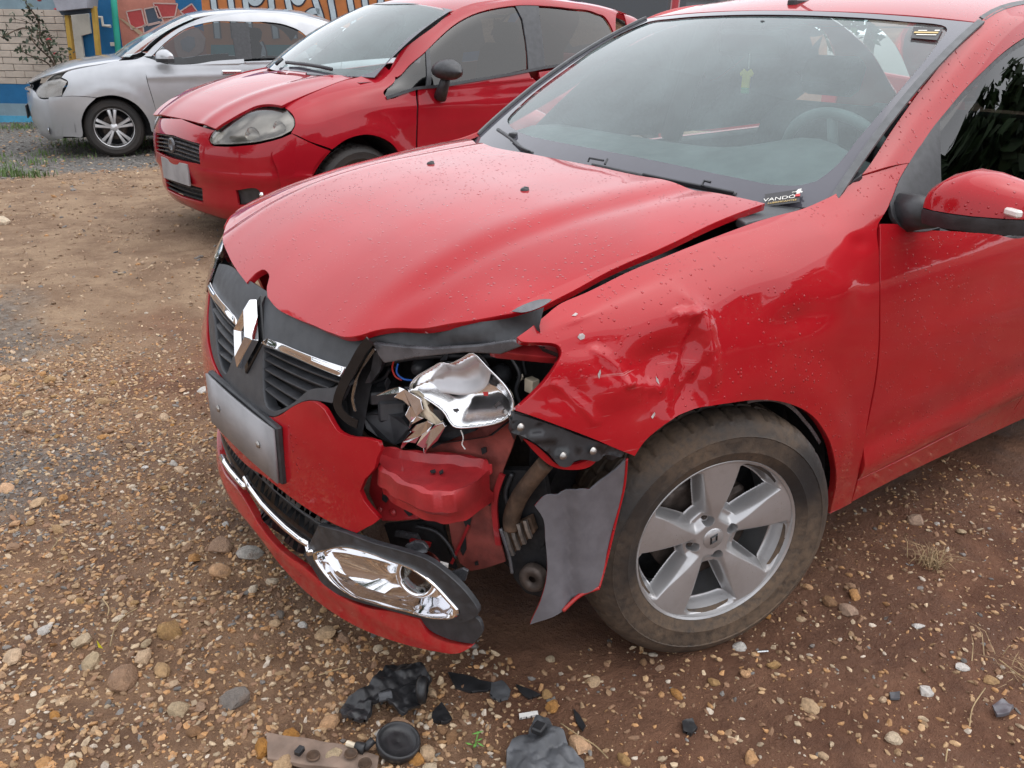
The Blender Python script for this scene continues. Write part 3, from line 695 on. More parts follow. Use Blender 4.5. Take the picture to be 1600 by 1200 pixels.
panel('rear_door_glass', SIDE, [(-1.5,6.0,1),(-1.5,7.25,1),(-2.0,7.3),(-2.3,7.1),(-2.52,6.1,1),(-2.0,6.0)], M['tinted_glass'], car, res=.05, sc=SIDE_SC, flange=0, off=-.012)
# right side of the body (mirror of the undamaged shell)
def MSIDE(u, v):
    p = SIDE(u, v)*np.array([1, -1, 1]); p[..., 2] -= .030*sst(-.25, .25, p[..., 0])*sst(.80, .90, p[..., 2]); return p
panel('front_fender', MSIDE, [(.50,4.6,1),(.47,5.6),(.40,6.6),(.36,7.3),(.16,7.42),(-.27,7.5),(-.45,7.95,1),(-.55,7.2,1),(-.47,6.5,1),(-.435,4),(-.44,2),(-.50,.4,1),(-.44,.2,1),(-.385,.9),(-.33,1.5),(-.2,2.4),(0,2.85),(.2,2.4),(.33,1.5),(.40,2.6,1)], RP, car, res=.03, sc=SIDE_SC, flange=.015)
panel('front_door', MSIDE, [(-.445,2,1),(-.44,4),(-.475,6.4,1),(-.8,6.0),(-1.49,5.9,1),(-1.49,4),(-1.47,2),(-1.43,.3,1),(-.5,.4,1)], RP, car, res=.04, sc=SIDE_SC)
panel('rear_quarter', MSIDE, [(-1.5,.3,1),(-2.2,.3,1),(-2.38,2.3),(-2.66,3),(-2.9,2.3),(-3.0,.4,1),(-3.45,.7,1),(-3.48,4),(-3.45,6.9,1),(-2.9,7.6),(-2.0,8),(-1.5,8,1),(-1.5,7.3),(-2.3,7.2),(-2.6,6.2),(-2.5,5.9,1),(-1.5,5.9,1)], RP, car, res=.05, sc=SIDE_SC)
panel('windscreen_pillar', MSIDE, [(-.46,7.95,1),(-.56,7.2,1),(-.8,7.1),(-1.1,7.15),(-1.5,7.28,1),(-1.5,8,1),(-1.1,8),(-.8,8)], RP, car, res=.03, sc=SIDE_SC)
panel('door_glass', MSIDE, [(-.6,6.2,1),(-.85,7.05),(-1.1,7.12),(-1.5,7.25,1),(-2.0,7.3),(-2.3,7.1),(-2.55,6.0,1),(-1.5,6.0)], M['tinted_glass'], car, res=.05, sc=SIDE_SC, flange=0, off=-.01)
# roof, rear screen
panel('roof', ROOF, [(-1.098,.602,1),(-1.06,.3),(-1.048,0),(-1.06,-.3),(-1.098,-.602,1)]+[(-1.5,-.595),(-2.0,-.59),(-2.4,-.6,1),(-2.42,0),(-2.4,.6,1),(-2.0,.59),(-1.5,.595)], RP, car, res=.035, flange=.02)
panel('rear_screen', ROOF, [(-2.42,-.58,1),(-3.05,-.62,1),(-3.08,0),(-3.05,.62,1),(-2.42,.58,1),(-2.44,0)], M['tinted_glass'], car, res=.06, flange=0)
panel('boot_lid', ROOF, [(-3.08,-.62,1),(-3.46,-.6,1),(-3.48,0),(-3.46,.6,1),(-3.08,.62,1)], RP, car, res=.06)
strip('roof_rail_seal', SIDE(np.linspace(-1.12, -1.9, 14), np.full(14, 7.95))+np.array([0, -.008, .004]), .018, .004, M['seal_rubber'], car, (0, .5, 1))
# aerial
ab = MB(); ap = (-1.13, 0.0, 1.437)
ab.box((ap[0]-.02, ap[1], ap[2]+.006), (.04, .018, .012), bev=.006); ab.tube([(ap[0]-.02, ap[1], ap[2]+.012), (ap[0]-.09, ap[1], ap[2]+.11)], .005, 8)
ab.build('aerial', M['black_plastic'], car)

# --- windscreen
ws_out = [(-1,.0,1),(-.5,-.02),(0,-.03),(.5,-.02),(1,.0,1),(1.0,.5),(1.0,1.0,1),(.5,1.0),(0,1.0),(-.5,1.0),(-1,1.0,1),(-1.0,.5)]
ws_in = [(0.9362,0.1284),(0.9195,0.0986),(0.8777,0.0806),(0.8159,0.0767),(0.643,0.0946),(0.3519,0.1231),(0.0004,0.1379),(-0.3702,0.1325)]+[(-.62,.125),(-.80,.135),(-.90,.16),(-.925,.24),(-.935,.5),(-.94,.86),(-.90,.945),(-.7,.96),(-.30,.965),(0,.965),(.28,.965),(.7,.96),(.90,.945)]+[(0.9438,0.8027),(0.9638,0.5641),(0.9568,0.3064)]
WSC = (.66, .86)
panel('windscreen_glass', WS, ws_out, M['windscreen'], car, res=.05, sc=WSC, flange=0, off=-.004)
fr = panel('black_border', WS, ws_out, M['frit'], car, res=.03, sc=WSC, flange=0, holes=[ws_in], off=.001)
for s in (1, -1):
    e = WS(np.full(24, 1.012*s), np.linspace(0.03, 1.0, 24)); strip('windscreen_seal', e, .020, .010, M['seal_rubber'], car, (.5, .25*s, .8), .002)
# cowl below the screen, black
cb = MB()
cw = [WS(u, -.03)+np.array([.02, 0, -.012]) for u in np.linspace(-1, 1, 21)]; cf = [np.array([-.30-.03*abs(u), u*.66, .955+.012*abs(u)]) + np.array([.10*(1-u*u)*.3, 0, 0]) for u in np.linspace(-1, 1, 21)]
cb.add(np.concatenate([cw, cf]), [(i, i+1, 22+i, 21+i) for i in range(20)]); cb.build('cowl', M['black_plastic'], car, True)
# corner cowl piece beside the fender, driver's side
cp = MB(); cp.prism([(-0.1505,0.6297,0.985),(-0.3078,0.5769,0.985),(-0.4137,0.589,0.985),(-0.5795,0.5648,0.985),(-0.7953,0.4985,0.985),(-0.9048,0.4543,0.985),(-0.8397,0.4897,0.985),(-0.6324,0.5666,0.985),(-0.4052,0.6398,0.985),(-0.2466,0.6678,0.985),(-0.125,0.6763,0.985)], (0, 0, -1), .02); cp.build('cowl_corner', M['grey_plastic'], car, False, .004)
cb = MB(); cb.prism([(-0.4473,0.6735,1.034),(-0.466,0.6693,1.045),(-0.5023,0.6858,1.066),(-0.4935,0.7073,1.061),(-0.4847,0.7072,1.056),(-0.4523,0.6966,1.037)], (-.5, 0, -.85), .012); cb.build('seal_end', M['black_plastic'], car, False, .002)
# wipers
def wiper(pts, name='wiper'):
    w = MB(); P = crv(pts, 6); w.tube(P, .0065, 6); o = w.build(name, M['black_plastic'], car, True)
    b = MB(); q = P[len(P)//3:]+np.array([.012, 0, .008]); b.tube(q, .004, 5); b.build('wiper_blade', M['black_plastic'], o, True); return o
wiper([(-0.4209,-0.6069,1.036),(-0.374,-0.4677,1.022),(-0.3388,-0.3723,1.007),(-0.3218,-0.2966,1.001)])
MB().box([(-0.3893,-0.4777,1.032)][0], (.02, .012, .010), rotm((0, 0, 1), .5), .003).build('wiper_clip', M['black_plastic'], car)
wiper([(-0.3089,-0.0101,1.004),(-0.309,0.1404,1.001),(-0.3176,0.3061,0.997),(-0.3274,0.404,0.9944),(-0.3366,0.4771,0.9921)])
hk = MB()
hk.tube(np.array([(-0.3093,-0.0079,1.004),(-0.319,-0.0137,1.012),(-0.3195,0.0434,1.012)])+np.array([.02, 0, .012]), .003, 5); hk.tube(np.array([(-0.308,0.0614,1.003),(-0.3234,0.0544,1.015)])+np.array([.02, 0, .014]), .0035, 5); hk.build('wiper_hook', M['black_plastic'], car)
hk = MB(); hk.tube(np.array([(-0.3245,0.3943,0.9933),(-0.3378,0.3897,1.004),(-0.3399,0.4086,1.003)])+np.array([.02, 0, .012]), .0035, 5); hk.build('wiper_hook', M['black_plastic'], car)
# stickers on the glass
def text_obj(name, body, size, mat, parent, origin, ux, uy, ext=.0004, align='CENTER', squash=1.0):
    c = bpy.data.curves.new(name, 'FONT'); c.body = body; c.size = size; c.align_x = align; c.align_y = 'CENTER'; c.extrude = ext
    t = bpy.data.objects.new(name+'_tmp', c); scene.collection.objects.link(t)
    dg = bpy.context.evaluated_depsgraph_get(); me = bpy.data.meshes.new_from_object(t.evaluated_get(dg)); bpy.data.objects.remove(t)
    me.materials.clear(); me.materials.append(mat); o = link(bpy.data.objects.new(name, me), parent)
    ux = Vector(unit(ux)); uy = Vector(unit(uy)); uz = ux.cross(uy); 
    o.matrix_local = Matrix(((ux.x*squash, uy.x, uz.x, origin[0]), (ux.y*squash, uy.y, uz.y, origin[1]), (ux.z*squash, uy.z, uz.z, origin[2]), (0, 0, 0, 1)))
    return o
cardp = np.array([(-0.3187,0.5816,0.9831),(-0.3532,0.5484,1.003),(-0.3864,0.617,1.022),(-0.3502,0.6498,1.001)]); cn = unit((.5, 0, .866))
st = MB(); st.prism(cardp, cn, .001); st = st.build('dealer_card', M['card_black'], car)
cux = unit(cardp[3]-cardp[0]); cuy = unit(np.cross(cn, cux)); cc = cardp.mean(0)+cn*.002
text_obj('lettering', 'VANDÓ', .018, M['ink_white'], st, cc-cux*.006-cuy*.002, cux, cuy, squash=1.15)
text_obj('lettering', 'LUBRIFICANTES', .0085, M['ink_gold'], st, cc+cux*.002-cuy*.016, cux, cuy, squash=1.1)
lg = MB(); lc = cc+cux*.034+cuy*.012
lg.prism([lc+cux*a*.011+cuy*b*.011+cn*.0003 for a, b in ((-1.2,.2),(-.3,.5),(0,1.1),(.7,1.2),(.6,.5),(1.1,0),(.8,-.3),(.4,.0),(.5,-.5),(-.2,-.5),(-.2,0),(-1,.5))], cn, .0006); lg.build('emblem', M['ink_white'], st)
lg = MB(); lg.prism([lc+cux*a*.011+cuy*b*.011+cn*.0003 for a, b in ((-.3,-.6),(.6,-.6),(.7,-1.5),(-.4,-1.4))], cn, .0006); lg.build('emblem', M['ink_red'], st)
sp = np.array([(-0.955,0.5065,1.35),(-1.013,0.4757,1.377),(-1.035,0.5481,1.377),(-0.9646,0.5749,1.346)]); sn = unit(np.cross(sp[1]-sp[0], sp[3]-sp[0])); sn = sn if sn[2] > 0 else -sn
sb = MB(); sb.prism(sp+sn*.001, sn, .001); sb = sb.build('service_sticker', M['card_black'], car)
sux = unit(sp[2]-sp[1]); suy = unit(np.cross(sn, sux)); sc_ = sp.mean(0)+sn*.003
for k, (dx, dy, w, h) in enumerate(((-.012, .012, .022, .006), (0, .0, .06, .010), (.004, -.014, .05, .006), (.024, .014, .012, .008))):
    m_ = MB(); m_.prism([sc_+sux*(dx+a*w/2)+suy*(dy+b*h/2) for a, b in ((-1, -1), (1, -.8), (1, 1), (-1, .8))], sn, .0006); m_.build('print', M['ink_gold' if k == 1 else 'ink_white'], sb)

# --- interior seen through the screen
db = MB(); U_ = np.linspace(-1, 1, 25); rows = []
for k, (x, z) in enumerate(((-.30, .955), (-.42, 1.005), (-.58, 1.035), (-.70, 1.035), (-.78, 1.0), (-.82, .85), (-.80, .62))):
    hump = [.055*math.exp(-((u*.66-.37)/.17)**2)*math.exp(-((x+.72)/.16)**2) for u in U_]
    rows += [(x-.03*u*u+(.0 if k < 3 else -.08*math.exp(-((u*.66-.37)/.2)**2)), u*.66, z+h) for u, h in zip(U_, hump)]
db.add(rows, [(r*25+i, r*25+i+1, r*25+26+i, r*25+25+i) for r in range(6) for i in range(24)]); db.build('dashboard', M['dash'], car, True)
sw = MB(); swc = np.array((-.93, .37, .985)); swn = unit((-.9, 0, .42)); e1 = unit(np.cross(swn, (0, 1, 0))); e2 = np.array([0, 1., 0])
ring = [swc+.185*(math.cos(a)*e1+math.sin(a)*e2) for a in np.linspace(0, 2*math.pi, 41)]; sw.tube(ring, .016, 10, False)
for a in (math.pi/2, -math.pi/2, math.pi): sw.tube([swc-swn*.02, swc+.18*(math.cos(a)*e1+math.sin(a)*e2)], .016, 6)
sw.lathe([(.001, .012), (.06, .01), (.07, -.01), (.05, -.05)], n=20, axis='z', c=swc-swn*.02, rot=np.stack([e1, e2, swn], 1)); sw.build('steering_wheel', M['dash'], car, True)
def seat(y):
    s_ = MB()
    prof = [(0, .28, .10), (-.12, .42, .24), (-.02, .60, .255), (.03, .80, .25), (.0, 1.0, .23), (-.04, 1.08, .19)]
    V = []
    for (dx, z, hw) in prof:
        bx = -1.62-(z-.3)*.35
        for u in np.linspace(-1, 1, 9): V.append((bx+.10*(1-.6*u*u)+dx*.3, y+u*hw, z))
    for (dx, z, hw) in prof:
        bx = -1.74-(z-.3)*.35
        for u in np.linspace(-1, 1, 9): V.append((bx, y+u*hw, z))
    n = len(prof); F = [(r*9+i, r*9+i+1, r*9+10+i, r*9+9+i) for r in range(n-1) for i in range(8)]+[(n*9+r*9+i, n*9+r*9+9+i, n*9+r*9+10+i, n*9+r*9+1+i) for r in range(n-1) for i in range(8)]
    F += [((n-1)*9+i, (n-1)*9+i+1, (2*n-1)*9+i+1, (2*n-1)*9+i) for i in range(8)]+[(r*9+j, r*9+9+j, (n+r)*9+9+j, (n+r)*9+j) for r in range(n-1) for j in (0, 8)]
    s_.add(V, F); s_.box((-1.95, y, 1.19), (.05, .13, .075), rotm((0, 1, 0), -.3), .03); s_.box((-1.40, y, .36), (.26, .25, .07), None, .04)
    return s_.build('seat', M['seat'], car, True)
seat(.37); seat(-.37)
rs = MB(); rs.box((-2.5, 0, .70), (.09, .60, .36), rotm((0, 1, 0), -.35), .06); rs.box((-2.25, 0, .40), (.3, .6, .09), None, .05); rs.build('rear_seat', M['seat'], car, True)
mb_ = MB(); mb_.box((-.945, 0.0, 1.325), (.018, .125, .038), rotm((0, 1, 0), .15), .012); mb_.tube([(-.95, 0, 1.33), (-.985, 0, 1.385)], .01, 8); mb_.build('rear_view_mirror', M['interior'], car)
hl_ = MB(); hl_.add([(-1.12, -.60, 1.375), (-1.12, .60, 1.375), (-2.4, .58, 1.38), (-2.4, -.58, 1.38)], [(0, 1, 2, 3)]); hl_.build('headlining', M['interior'], car)
for s in (1, -1):      # door trims
    tr_ = MB(); P0 = [SIDE(x, 5.9)-np.array([0, .05, .02]) for x in np.linspace(-.55, -2.4, 9)]; P1 = [SIDE(x, 2.5)-np.array([0, .09, 0]) for x in np.linspace(-.55, -2.4, 9)]
    tr_.add([np.array(p)*np.array([1, s, 1]) for p in P0+P1], [(i, i+1, 10+i, 9+i) for i in range(8)]); tr_.build('door_trim', M['seat'], car, True)
    tr_ = MB(); tr_.add([np.array(p)*np.array([1, s, 1]) for p in P0]+[(np.array(p)+np.array([0, .045, .015]))*np.array([1, s, 1]) for p in P0], [(i, i+1, 10+i, 9+i) for i in range(8)]); tr_.build('window_ledge', M['interior'], car, True)
    bp_ = MB(); bp_.tube([SIDE(-1.46, v)*np.array([1, s, 1])-np.array([0, .04*s, 0]) for v in (5.9, 6.5, 7.2, 7.9)], .045, 8); bp_.build('centre_pillar', M['interior'], car, True)
# floor pan, bulkhead, wheel housings
fb = MB(); fb.box((-1.9, 0, .20), (1.55, .76, .02)); fb.build('floor_pan', M['dark_void'], car)
fb = MB(); fb.box((-.36, 0, .55), (.03, .70, .36)); fb.build('bulkhead', M['dark_void'], car)
fb = MB(); fb.box((.02, 0, .56), (.34, .56, .28)); fb.build('engine_bay_fill', M['dark_void'], car)  # plain black volume added to darken the engine bay and stop see-through
for s in (1, -1):
    for xc in (0, -2.635):
        a = np.linspace(-.15, math.pi+.15, 22); V = []
        for t in a: V += [(xc+.395*math.cos(t), s*(.80 if math.cos(t) < .3 or xc < -1 else .62), .30+.385*math.sin(t)), (xc+.395*math.cos(t), s*.50, .30+.385*math.sin(t))]
        wb = MB(); wb.add(V, [(2*i, 2*i+1, 2*i+3, 2*i+2) for i in range(21)]); wb.add([(xc+.395*math.cos(t), s*.50, .30+.385*math.sin(t)) for t in a], [tuple(range(22))]); wb.build('wheel_housing', M['dark_void'], car, True)
# inner wing strip seen in the gap beside the bonnet
panel('inner_wing', HOOD, [(-0.2233,0.6569,1),(-0.0588,0.6535),(0.1341,0.6657),(0.2584,0.6604),(0.3495,0.661),(0.417,0.6605,1),(0.4749,0.6391),(0.5248,0.628),(0.4111,0.7459),(0.2457,0.7376),(0.1352,0.7298),(-0.0422,0.7214),(-0.2348,0.7177)], M['inner_red'], car, res=.03, flange=.02, off=-.035)

# --- wheels of the damaged car
STEER = math.radians(-17.8)
w1 = wheel(car, (.004, .796, .300), STEER, 'five', M['tyre_muddy'], M['alloy'], hi=True)
tag(w1, 'muddy five-spoke alloy wheel turned to the right')
MB().box((-.085, -.085, .03), (.035, .03, .06), rotm((0, 1, 0), .3), .01).build('brake_caliper', M['brake'], w1)
cap = MB(); cap.lathe([(.001, .0035), (.024, .003), (.0265, .0), (.027, -.02)], c=(0, -.012, 0), n=36); cap = cap.build('centre_cap', M['alloy'], w1, True)
lz = MB()
def diamond(mb, c, a, b, w, dp, tilt, nrm=np.array([0, 1., 0])):
    """hollow rhombus with a ridge, as on the badge; a half height, b half width"""
    ct, stl = math.cos(tilt), math.sin(tilt)
    def P2(u, v, h): return np.array(c)+np.array([ct*u-stl*v, h, stl*u+ct*v])
    o = [(0, a), (b, 0), (0, -a), (-b, 0)]; k = 1-w; mm = 1-w/2
    V = [P2(u, v, 0) for u, v in o]+[P2(u*mm, v*mm, dp) for u, v in o]+[P2(u*k, v*k, 0) for u, v in o]
    mb.add(V, [(i, (i+1) % 4, 4+(i+1) % 4, 4+i) for i in range(4)]+[(4+i, 4+(i+1) % 4, 8+(i+1) % 4, 8+i) for i in range(4)])
diamond(lz, (0, -.0080, 0), .0165, .0115, .5, .003, .55); lz.build('badge', M['gloss_black'], cap)
for k in range(4):
    an = math.radians(71+90*k); MB().lathe([(.001, .0), (.007, 0), (.008, -.012)], c=(.050*math.cos(an), -.030, .050*math.sin(an)), n=6).build('wheel_bolt', M['brake'], w1)
wheel(car, (0, -.796, .300), STEER, 'five', M['tyre_muddy'], M['alloy'], 1.0, True)
wheel(car, (-2.635, .80, .300), 0, 'five', M['tyre_muddy'], M['alloy']); wheel(car, (-2.635, -.80, .300), 0, 'five', M['tyre_muddy'], M['alloy'], 1.0, True)

# --- door mirror
mr = MB()
def loft(mb, rings, cap=True):
    n = len(rings[0]); V = [p for r in rings for p in r]
    mb.add(V, [(i*n+k, i*n+(k+1) % n, (i+1)*n+(k+1) % n, (i+1)*n+k) for i in range(len(rings)-1) for k in range(n)])
    if cap: mb.add(rings[0], [tuple(range(n))[::-1]]); mb.add(rings[-1], [tuple(range(n))])
def mirror_shell(parent, base, paintm, lowm, L=.205, fwd=1.0):
    """housing reaching out sideways from base=(x,y,z) of its lower inner corner"""
    x0, y0, z0 = base
    up, lo = MB(), MB(); ru, rl = [], []
    for s, top, dep in ((0, .030, .055), (.05, .052, .080), (.18, .074, .095), (.36, .088, .100), (.55, .084, .10), (.8, .066, .085), (.94, .05, .065), (1.0, .03, .04)):
        y = y0+s*L; sw = -.06*s*s
        arc = [(x0+sw-.03+dep*math.cos(a)*(1.0 if math.cos(a) > 0 else .45), y, z0+.0+top*max(0, math.sin(a))**.75) for a in np.linspace(0, math.pi, 13)]
        ru.append(arc+[(x0+sw-.03-.045*dep/.1*.9, y, z0), (x0+sw-.03+dep*.9, y, z0)][:0])
        rl.append([(x0+sw-.03+dep*1.03, y, z0-.002), (x0+sw-.03+dep*1.02, y, z0-.018), (x0+sw-.03+dep*.9, y, z0-.036), (x0+sw-.03-.02, y, z0-.040), (x0+sw-.03-dep*.46, y, z0-.03), (x0+sw-.03-dep*.46, y, z0-.002)])
    n = 13
    V = [p for r in ru for p in r]; up.add(V, [(i*n+k, i*n+k+1, (i+1)*n+k+1, (i+1)*n+k) for i in range(len(ru)-1) for k in range(n-1)]); up.add(ru[0], [tuple(range(n))]); up.add(ru[-1], [tuple(range(n))[::-1]])
    loft(lo, rl)
    c = up.build('mirror_cover', paintm, parent, True); sharp(c, 50); h = lo.build('mirror_housing', lowm, parent, False); sharp(h, 35); return c, h
MIR = [(-0.5621,0.845,1.002)][0]
mcov, mh = mirror_shell(car, (MIR[0], MIR[1], MIR[2]+.004), RP, M['black_plastic'], .225)
ab = MB(); ab.tube([(MIR[0]-.02, .775, MIR[2]-.03), (MIR[0]-.015, .82, MIR[2]-.022), (MIR[0]-.01, .86, MIR[2]-.02)], [.05, .04, .03], 10); ab.build('mirror_arm', M['black_plastic'], car, True)
ind = MB(); ind.box((MIR[0]+.022, MIR[1]+.192, MIR[2]+.020), (.008, .022, .008), rotm((0, 0, 1), -.5), .004); ind.build('side_repeater', M['orange_lens'], mcov)
mirror_shell(car, (-.76, -1.02, .985), RP, M['black_plastic'], .19)


# ------------------------------------------------------------------ nose of the damaged car
GP = M['grey_plastic']
# grille surround: outer outline with two slatted openings
GR = [(.10,.806,1),(-.10,.806,1),(-.28,.802),(-.37,.785,1),(-.375,.715),(-.36,.66),(-.30,.615),(-.2,.575),(-.1,.56),(0,.555)]+[(0.1147,0.5605),(0.1554,0.5699),(0.1858,0.5872),(0.2382,0.6245),(0.2747,0.6435),(0.3149,0.6524),(0.3453,0.657,1),(0.3561,0.6758),(0.364,0.7068),(0.3777,0.7356),(0.3886,0.7677),(0.3967,0.7839,1)]+[(.36,.80)]
OPL = [(0.0699,0.7023,1),(0.1146,0.7075),(0.234,0.7136),(0.3603,0.7136,1),(0.3567,0.6984),(0.324,0.6817),(0.2893,0.6721),(0.2661,0.6601),(0.2362,0.6321),(0.1838,0.5951),(0.154,0.5812,1),(0.1191,0.58),(0.0907,0.6233)]
OPR = [(-p[0],)+tuple(p[1:]) for p in OPL][::-1]
gs = panel('grille_surround', FRONT, GR, GP, car, res=.02, flange=.03, holes=[OPL, OPR], off=-.004)
gbp = panel('grille_back', FRONT, [(-.40,.55,1),(0,.54),(.40,.55,1),(.40,.78,1),(0,.79),(-.40,.78,1)], M['dark_void'], car, res=.06, flange=0, off=-.05)
sl = [(0.0763,0.6912),(0.3619,0.6997),(0.0819,0.6727),(0.3085,0.6788),(0.0884,0.6515),(0.2674,0.655),(0.098,0.6299),(0.2375,0.627),(0.1078,0.6098),(0.2023,0.6037)]
for k in range(5):
    a, b = sl[2*k], sl[2*k+1]
    for s in (1, -1):
        P = np.array([FRONT(s*(a[0]+(b[0]-a[0])*t), a[1]+(b[1]-a[1])*t) for t in np.linspace(-.12, 1.06, 10)])-np.array([.018, 0, 0])
        strip('grille_slat', P, .020, .005, M['black_plastic'], car, (.25, 0, 1), .0015)
# chrome strips above the slats
CH = [(0.0735,0.7105,1),(0.0872,0.7225),(0.1234,0.7279),(0.226,0.7328),(0.3123,0.735),(0.3703,0.7364,1),(0.3673,0.7256),(0.363,0.7169,1),(0.2989,0.7174),(0.2084,0.7176),(0.116,0.7121)]
panel('chrome_strip', FRONT, CH, M['chrome'], car, res=.008, flange=.012, off=.004, edge=lambda d: .004*sst(0, .008, d))
panel('chrome_strip', FRONT, [(-p[0],)+tuple(p[1:]) for p in CH][::-1], M['chrome'], car, res=.008, flange=.012, off=.004, edge=lambda d: .004*sst(0, .008, d))
# badge
bc = np.array([.730, .010, .712]); bt = unit((-.30, 0, 1.0)); bs = np.array([0, 1., 0]); bn = unit(np.cross(bs, bt)); bn = bn if bn[0] > 0 else -bn
o = [(0, .082), (.050, 0), (0, -.082), (-.050, 0)]
def BP(u, v, h): return bc+bs*u+bt*v+bn*h
lv = MB(); k1, k2 = .80, .46
sides_ = [BP(u, v, .004) for u, v in o]+[BP(u*.97, v*.97, .020) for u, v in o]+[BP(u*.62, v*.66, .030) for u, v in o]+[BP(u*.40, v*.46, .016) for u, v in o]+[BP(u*.38, v*.44, .002) for u, v in o]
lv.add(sides_, [(r*4+i, r*4+(i+1) % 4, r*4+4+(i+1) % 4, r*4+4+i) for r in range(4) for i in range(4)])
lv.build('badge', M['chrome'], car, False, .0015)
pk = MB(); pk.prism([BP(u*1.22, v*1.14, -.02) for u, v in o], bn, .018); pk.build('badge_plinth', M['gloss_black'], car, False, .003)
# undamaged right headlamp
RHL = [(-.392,.705,1),(-.385,.76),(-.40,.81,1),(-.50,.835),(-.62,.84),(-.70,.83,1),(-.725,.78),(-.70,.715),(-.6,.695),(-.48,.69)]
panel('headlamp_lens', FRONT, RHL[::-1], M['clear_lens'], car, res=.03, flange=.02, off=.004)
panel('headlamp_bowl', FRONT, RHL[::-1], M['chrome_rough'], car, res=.03, flange=0, edge=lambda d: -.06*sst(0, .06, d))
# red bumper skin, torn on the left
BUM = [(0.1147,0.559),(0.1556,0.567),(0.1866,0.5831),(0.239,0.6219),(0.2753,0.641),(0.3117,0.6488),(0.3392,0.6419),(0.3542,0.6262),(0.375,0.6096),(0.4091,0.6062),(0.4555,0.6138),(0.478,0.6134,1),(0.4855,0.5985,1),(0.4798,0.5812,1),(0.476,0.5572),(0.4568,0.5303,1),(0.4503,0.5153,1),(0.442,0.4967,1),(0.451,0.4765,1),(0.4647,0.4636),(0.4866,0.4474,1),(0.4737,0.4325,1),(0.4572,0.419,1),(0.4283,0.3942,1),(0.3608,0.3909),(0.2765,0.3927),(0.1763,0.3975),(0.0889,0.3985)]+[(0,.385),(-.2,.39),(-.45,.40),(-.66,.42),(-.78,.46,1),(-.785,.6),(-.77,.68,1),(-.6,.70),(-.45,.70),(-.385,.72,1),(-.375,.68),(-.34,.625),(-.25,.583),(-.1,.552),(0,.546)]
def bum_disp(uv, p): return .004*fbm(uv[:, 0]*6, uv[:, 1]*9, 3, 21)+.010*np.exp(-((uv[:, 1]-.655)/.03)**2)*np.exp(-((uv[:, 0]-.34)/.08)**2)-.012*sst(.40, .49, uv[:, 0])*np.abs(np.sin(uv[:, 1]*30))*.4
bum = panel('bumper_skin', FRONT, BUM, RP, car, res=.018, flange=.012, disp=bum_disp)
tag(bum, 'red bumper skin snapped off short of the left corner')
# number plate (blurred in the photo: left blank)
pb = MB(); V = []
for y in np.linspace(-.20, .20, 9):
    for z in (.43, .56):
        q = FRONT(y*.98, z); V.append((.778-.03*y*y*4+.004, y, z))
pb.add(V, [(2*i, 2*i+2, 2*i+3, 2*i+1) for i in range(8)]); pl_ = pb.build('number_plate', M['plate'], car, True)
so = pl_.modifiers.new('thick', 'SOLIDIFY'); so.thickness = .006
pb = MB(); pb.box((.762, 0, .495), (.008, .205, .070), None, .004); pb.build('plate_holder', M['black_plastic'], car)
# lower grille band with its chrome strip
LG = [(-.60,.30,1),(-.62,.385,1),(-.3,.39),(0,.39)]+[(0.0871,0.4055),(0.1751,0.403),(0.2783,0.4),(0.3333,0.3899,1)]+[(0.2887,0.3183,1),(0.2383,0.2518),(0.2895,0.2223,1)]+[(0.2389,0.2178),(0.1237,0.2128),(0.0028,0.2245),(-0.1237,0.2458)]+[(-.2,.235),(-.45,.25)]
panel('lower_grille', LIP, LG, M['black_plastic'], car, res=.02, flange=.01, off=-.022, disp=lambda uv, p: .010*np.sin(uv[:, 1]*230))
LC = [(-0.0445,0.333),(-0.0066,0.3179),(0.0517,0.3038),(0.1105,0.298),(0.1701,0.2931),(0.2251,0.2917),(0.2615,0.2937)]
cs = MB(); cs.tube([LIP(p[0], p[1])+np.array([.002, 0, 0]) for p in LC], [.008, .009, .009, .009, .009, .009, .008], 10); cs.build('chrome_strip', M['chrome'], car, True)
cs = MB(); cs.tube([LIP(-p[0], p[1])+np.array([.002, 0, 0]) for p in LC[2:]], .009, 10); cs.build('chrome_strip', M['chrome'], car, True)
MB().box([(0.7391,0.264,0.2813)][0], (.012, .018, .008), rotm((0, 0, 1), -.3), .003).build('chrome_tab', M['chrome'], car)
# red lower lip
LPO = [(-.66,.20,1),(-.66,.26,1),(-.45,.245),(-.3,.232)]+[(-0.122,0.2504),(0.0028,0.2245),(0.1237,0.2128),(0.2389,0.2178),(0.2888,0.2136),(0.3572,0.2087),(0.4573,0.2208),(0.5279,0.2409),(0.5818,0.2492,1),(0.6019,0.2263),(0.6335,0.2211),(0.6676,0.2247),(0.695,0.2297,1),(0.6745,0.2104),(0.6203,0.1905),(0.5269,0.1681),(0.3936,0.1472),(0.2545,0.1436),(0.1173,0.1616),(-0.0208,0.1948)]+[(-.2,.185),(-.45,.19)]
lip = panel('bumper_lip', LIP, LPO, RP, car, res=.012, flange=.02, disp=lambda uv, p: .006*np.exp(-((uv[:, 1]-.205)/.02)**2))
tag(lip, 'red lower bumper lip hanging loose at the left')
# black undertray corner
panel('undertray_corner', LIP, [(0.5789,0.2511,1),(0.6351,0.2755),(0.679,0.2998),(0.7078,0.2956),(0.7145,0.2733),(0.6963,0.2334,1),(0.6676,0.2278),(0.6335,0.2243),(0.602,0.2295)], M['black_plastic'], car, res=.012, flange=.010, off=-.006, disp=lambda uv, p: .004*fbm(uv[:, 0]*30, uv[:, 1]*30, 2, 8))
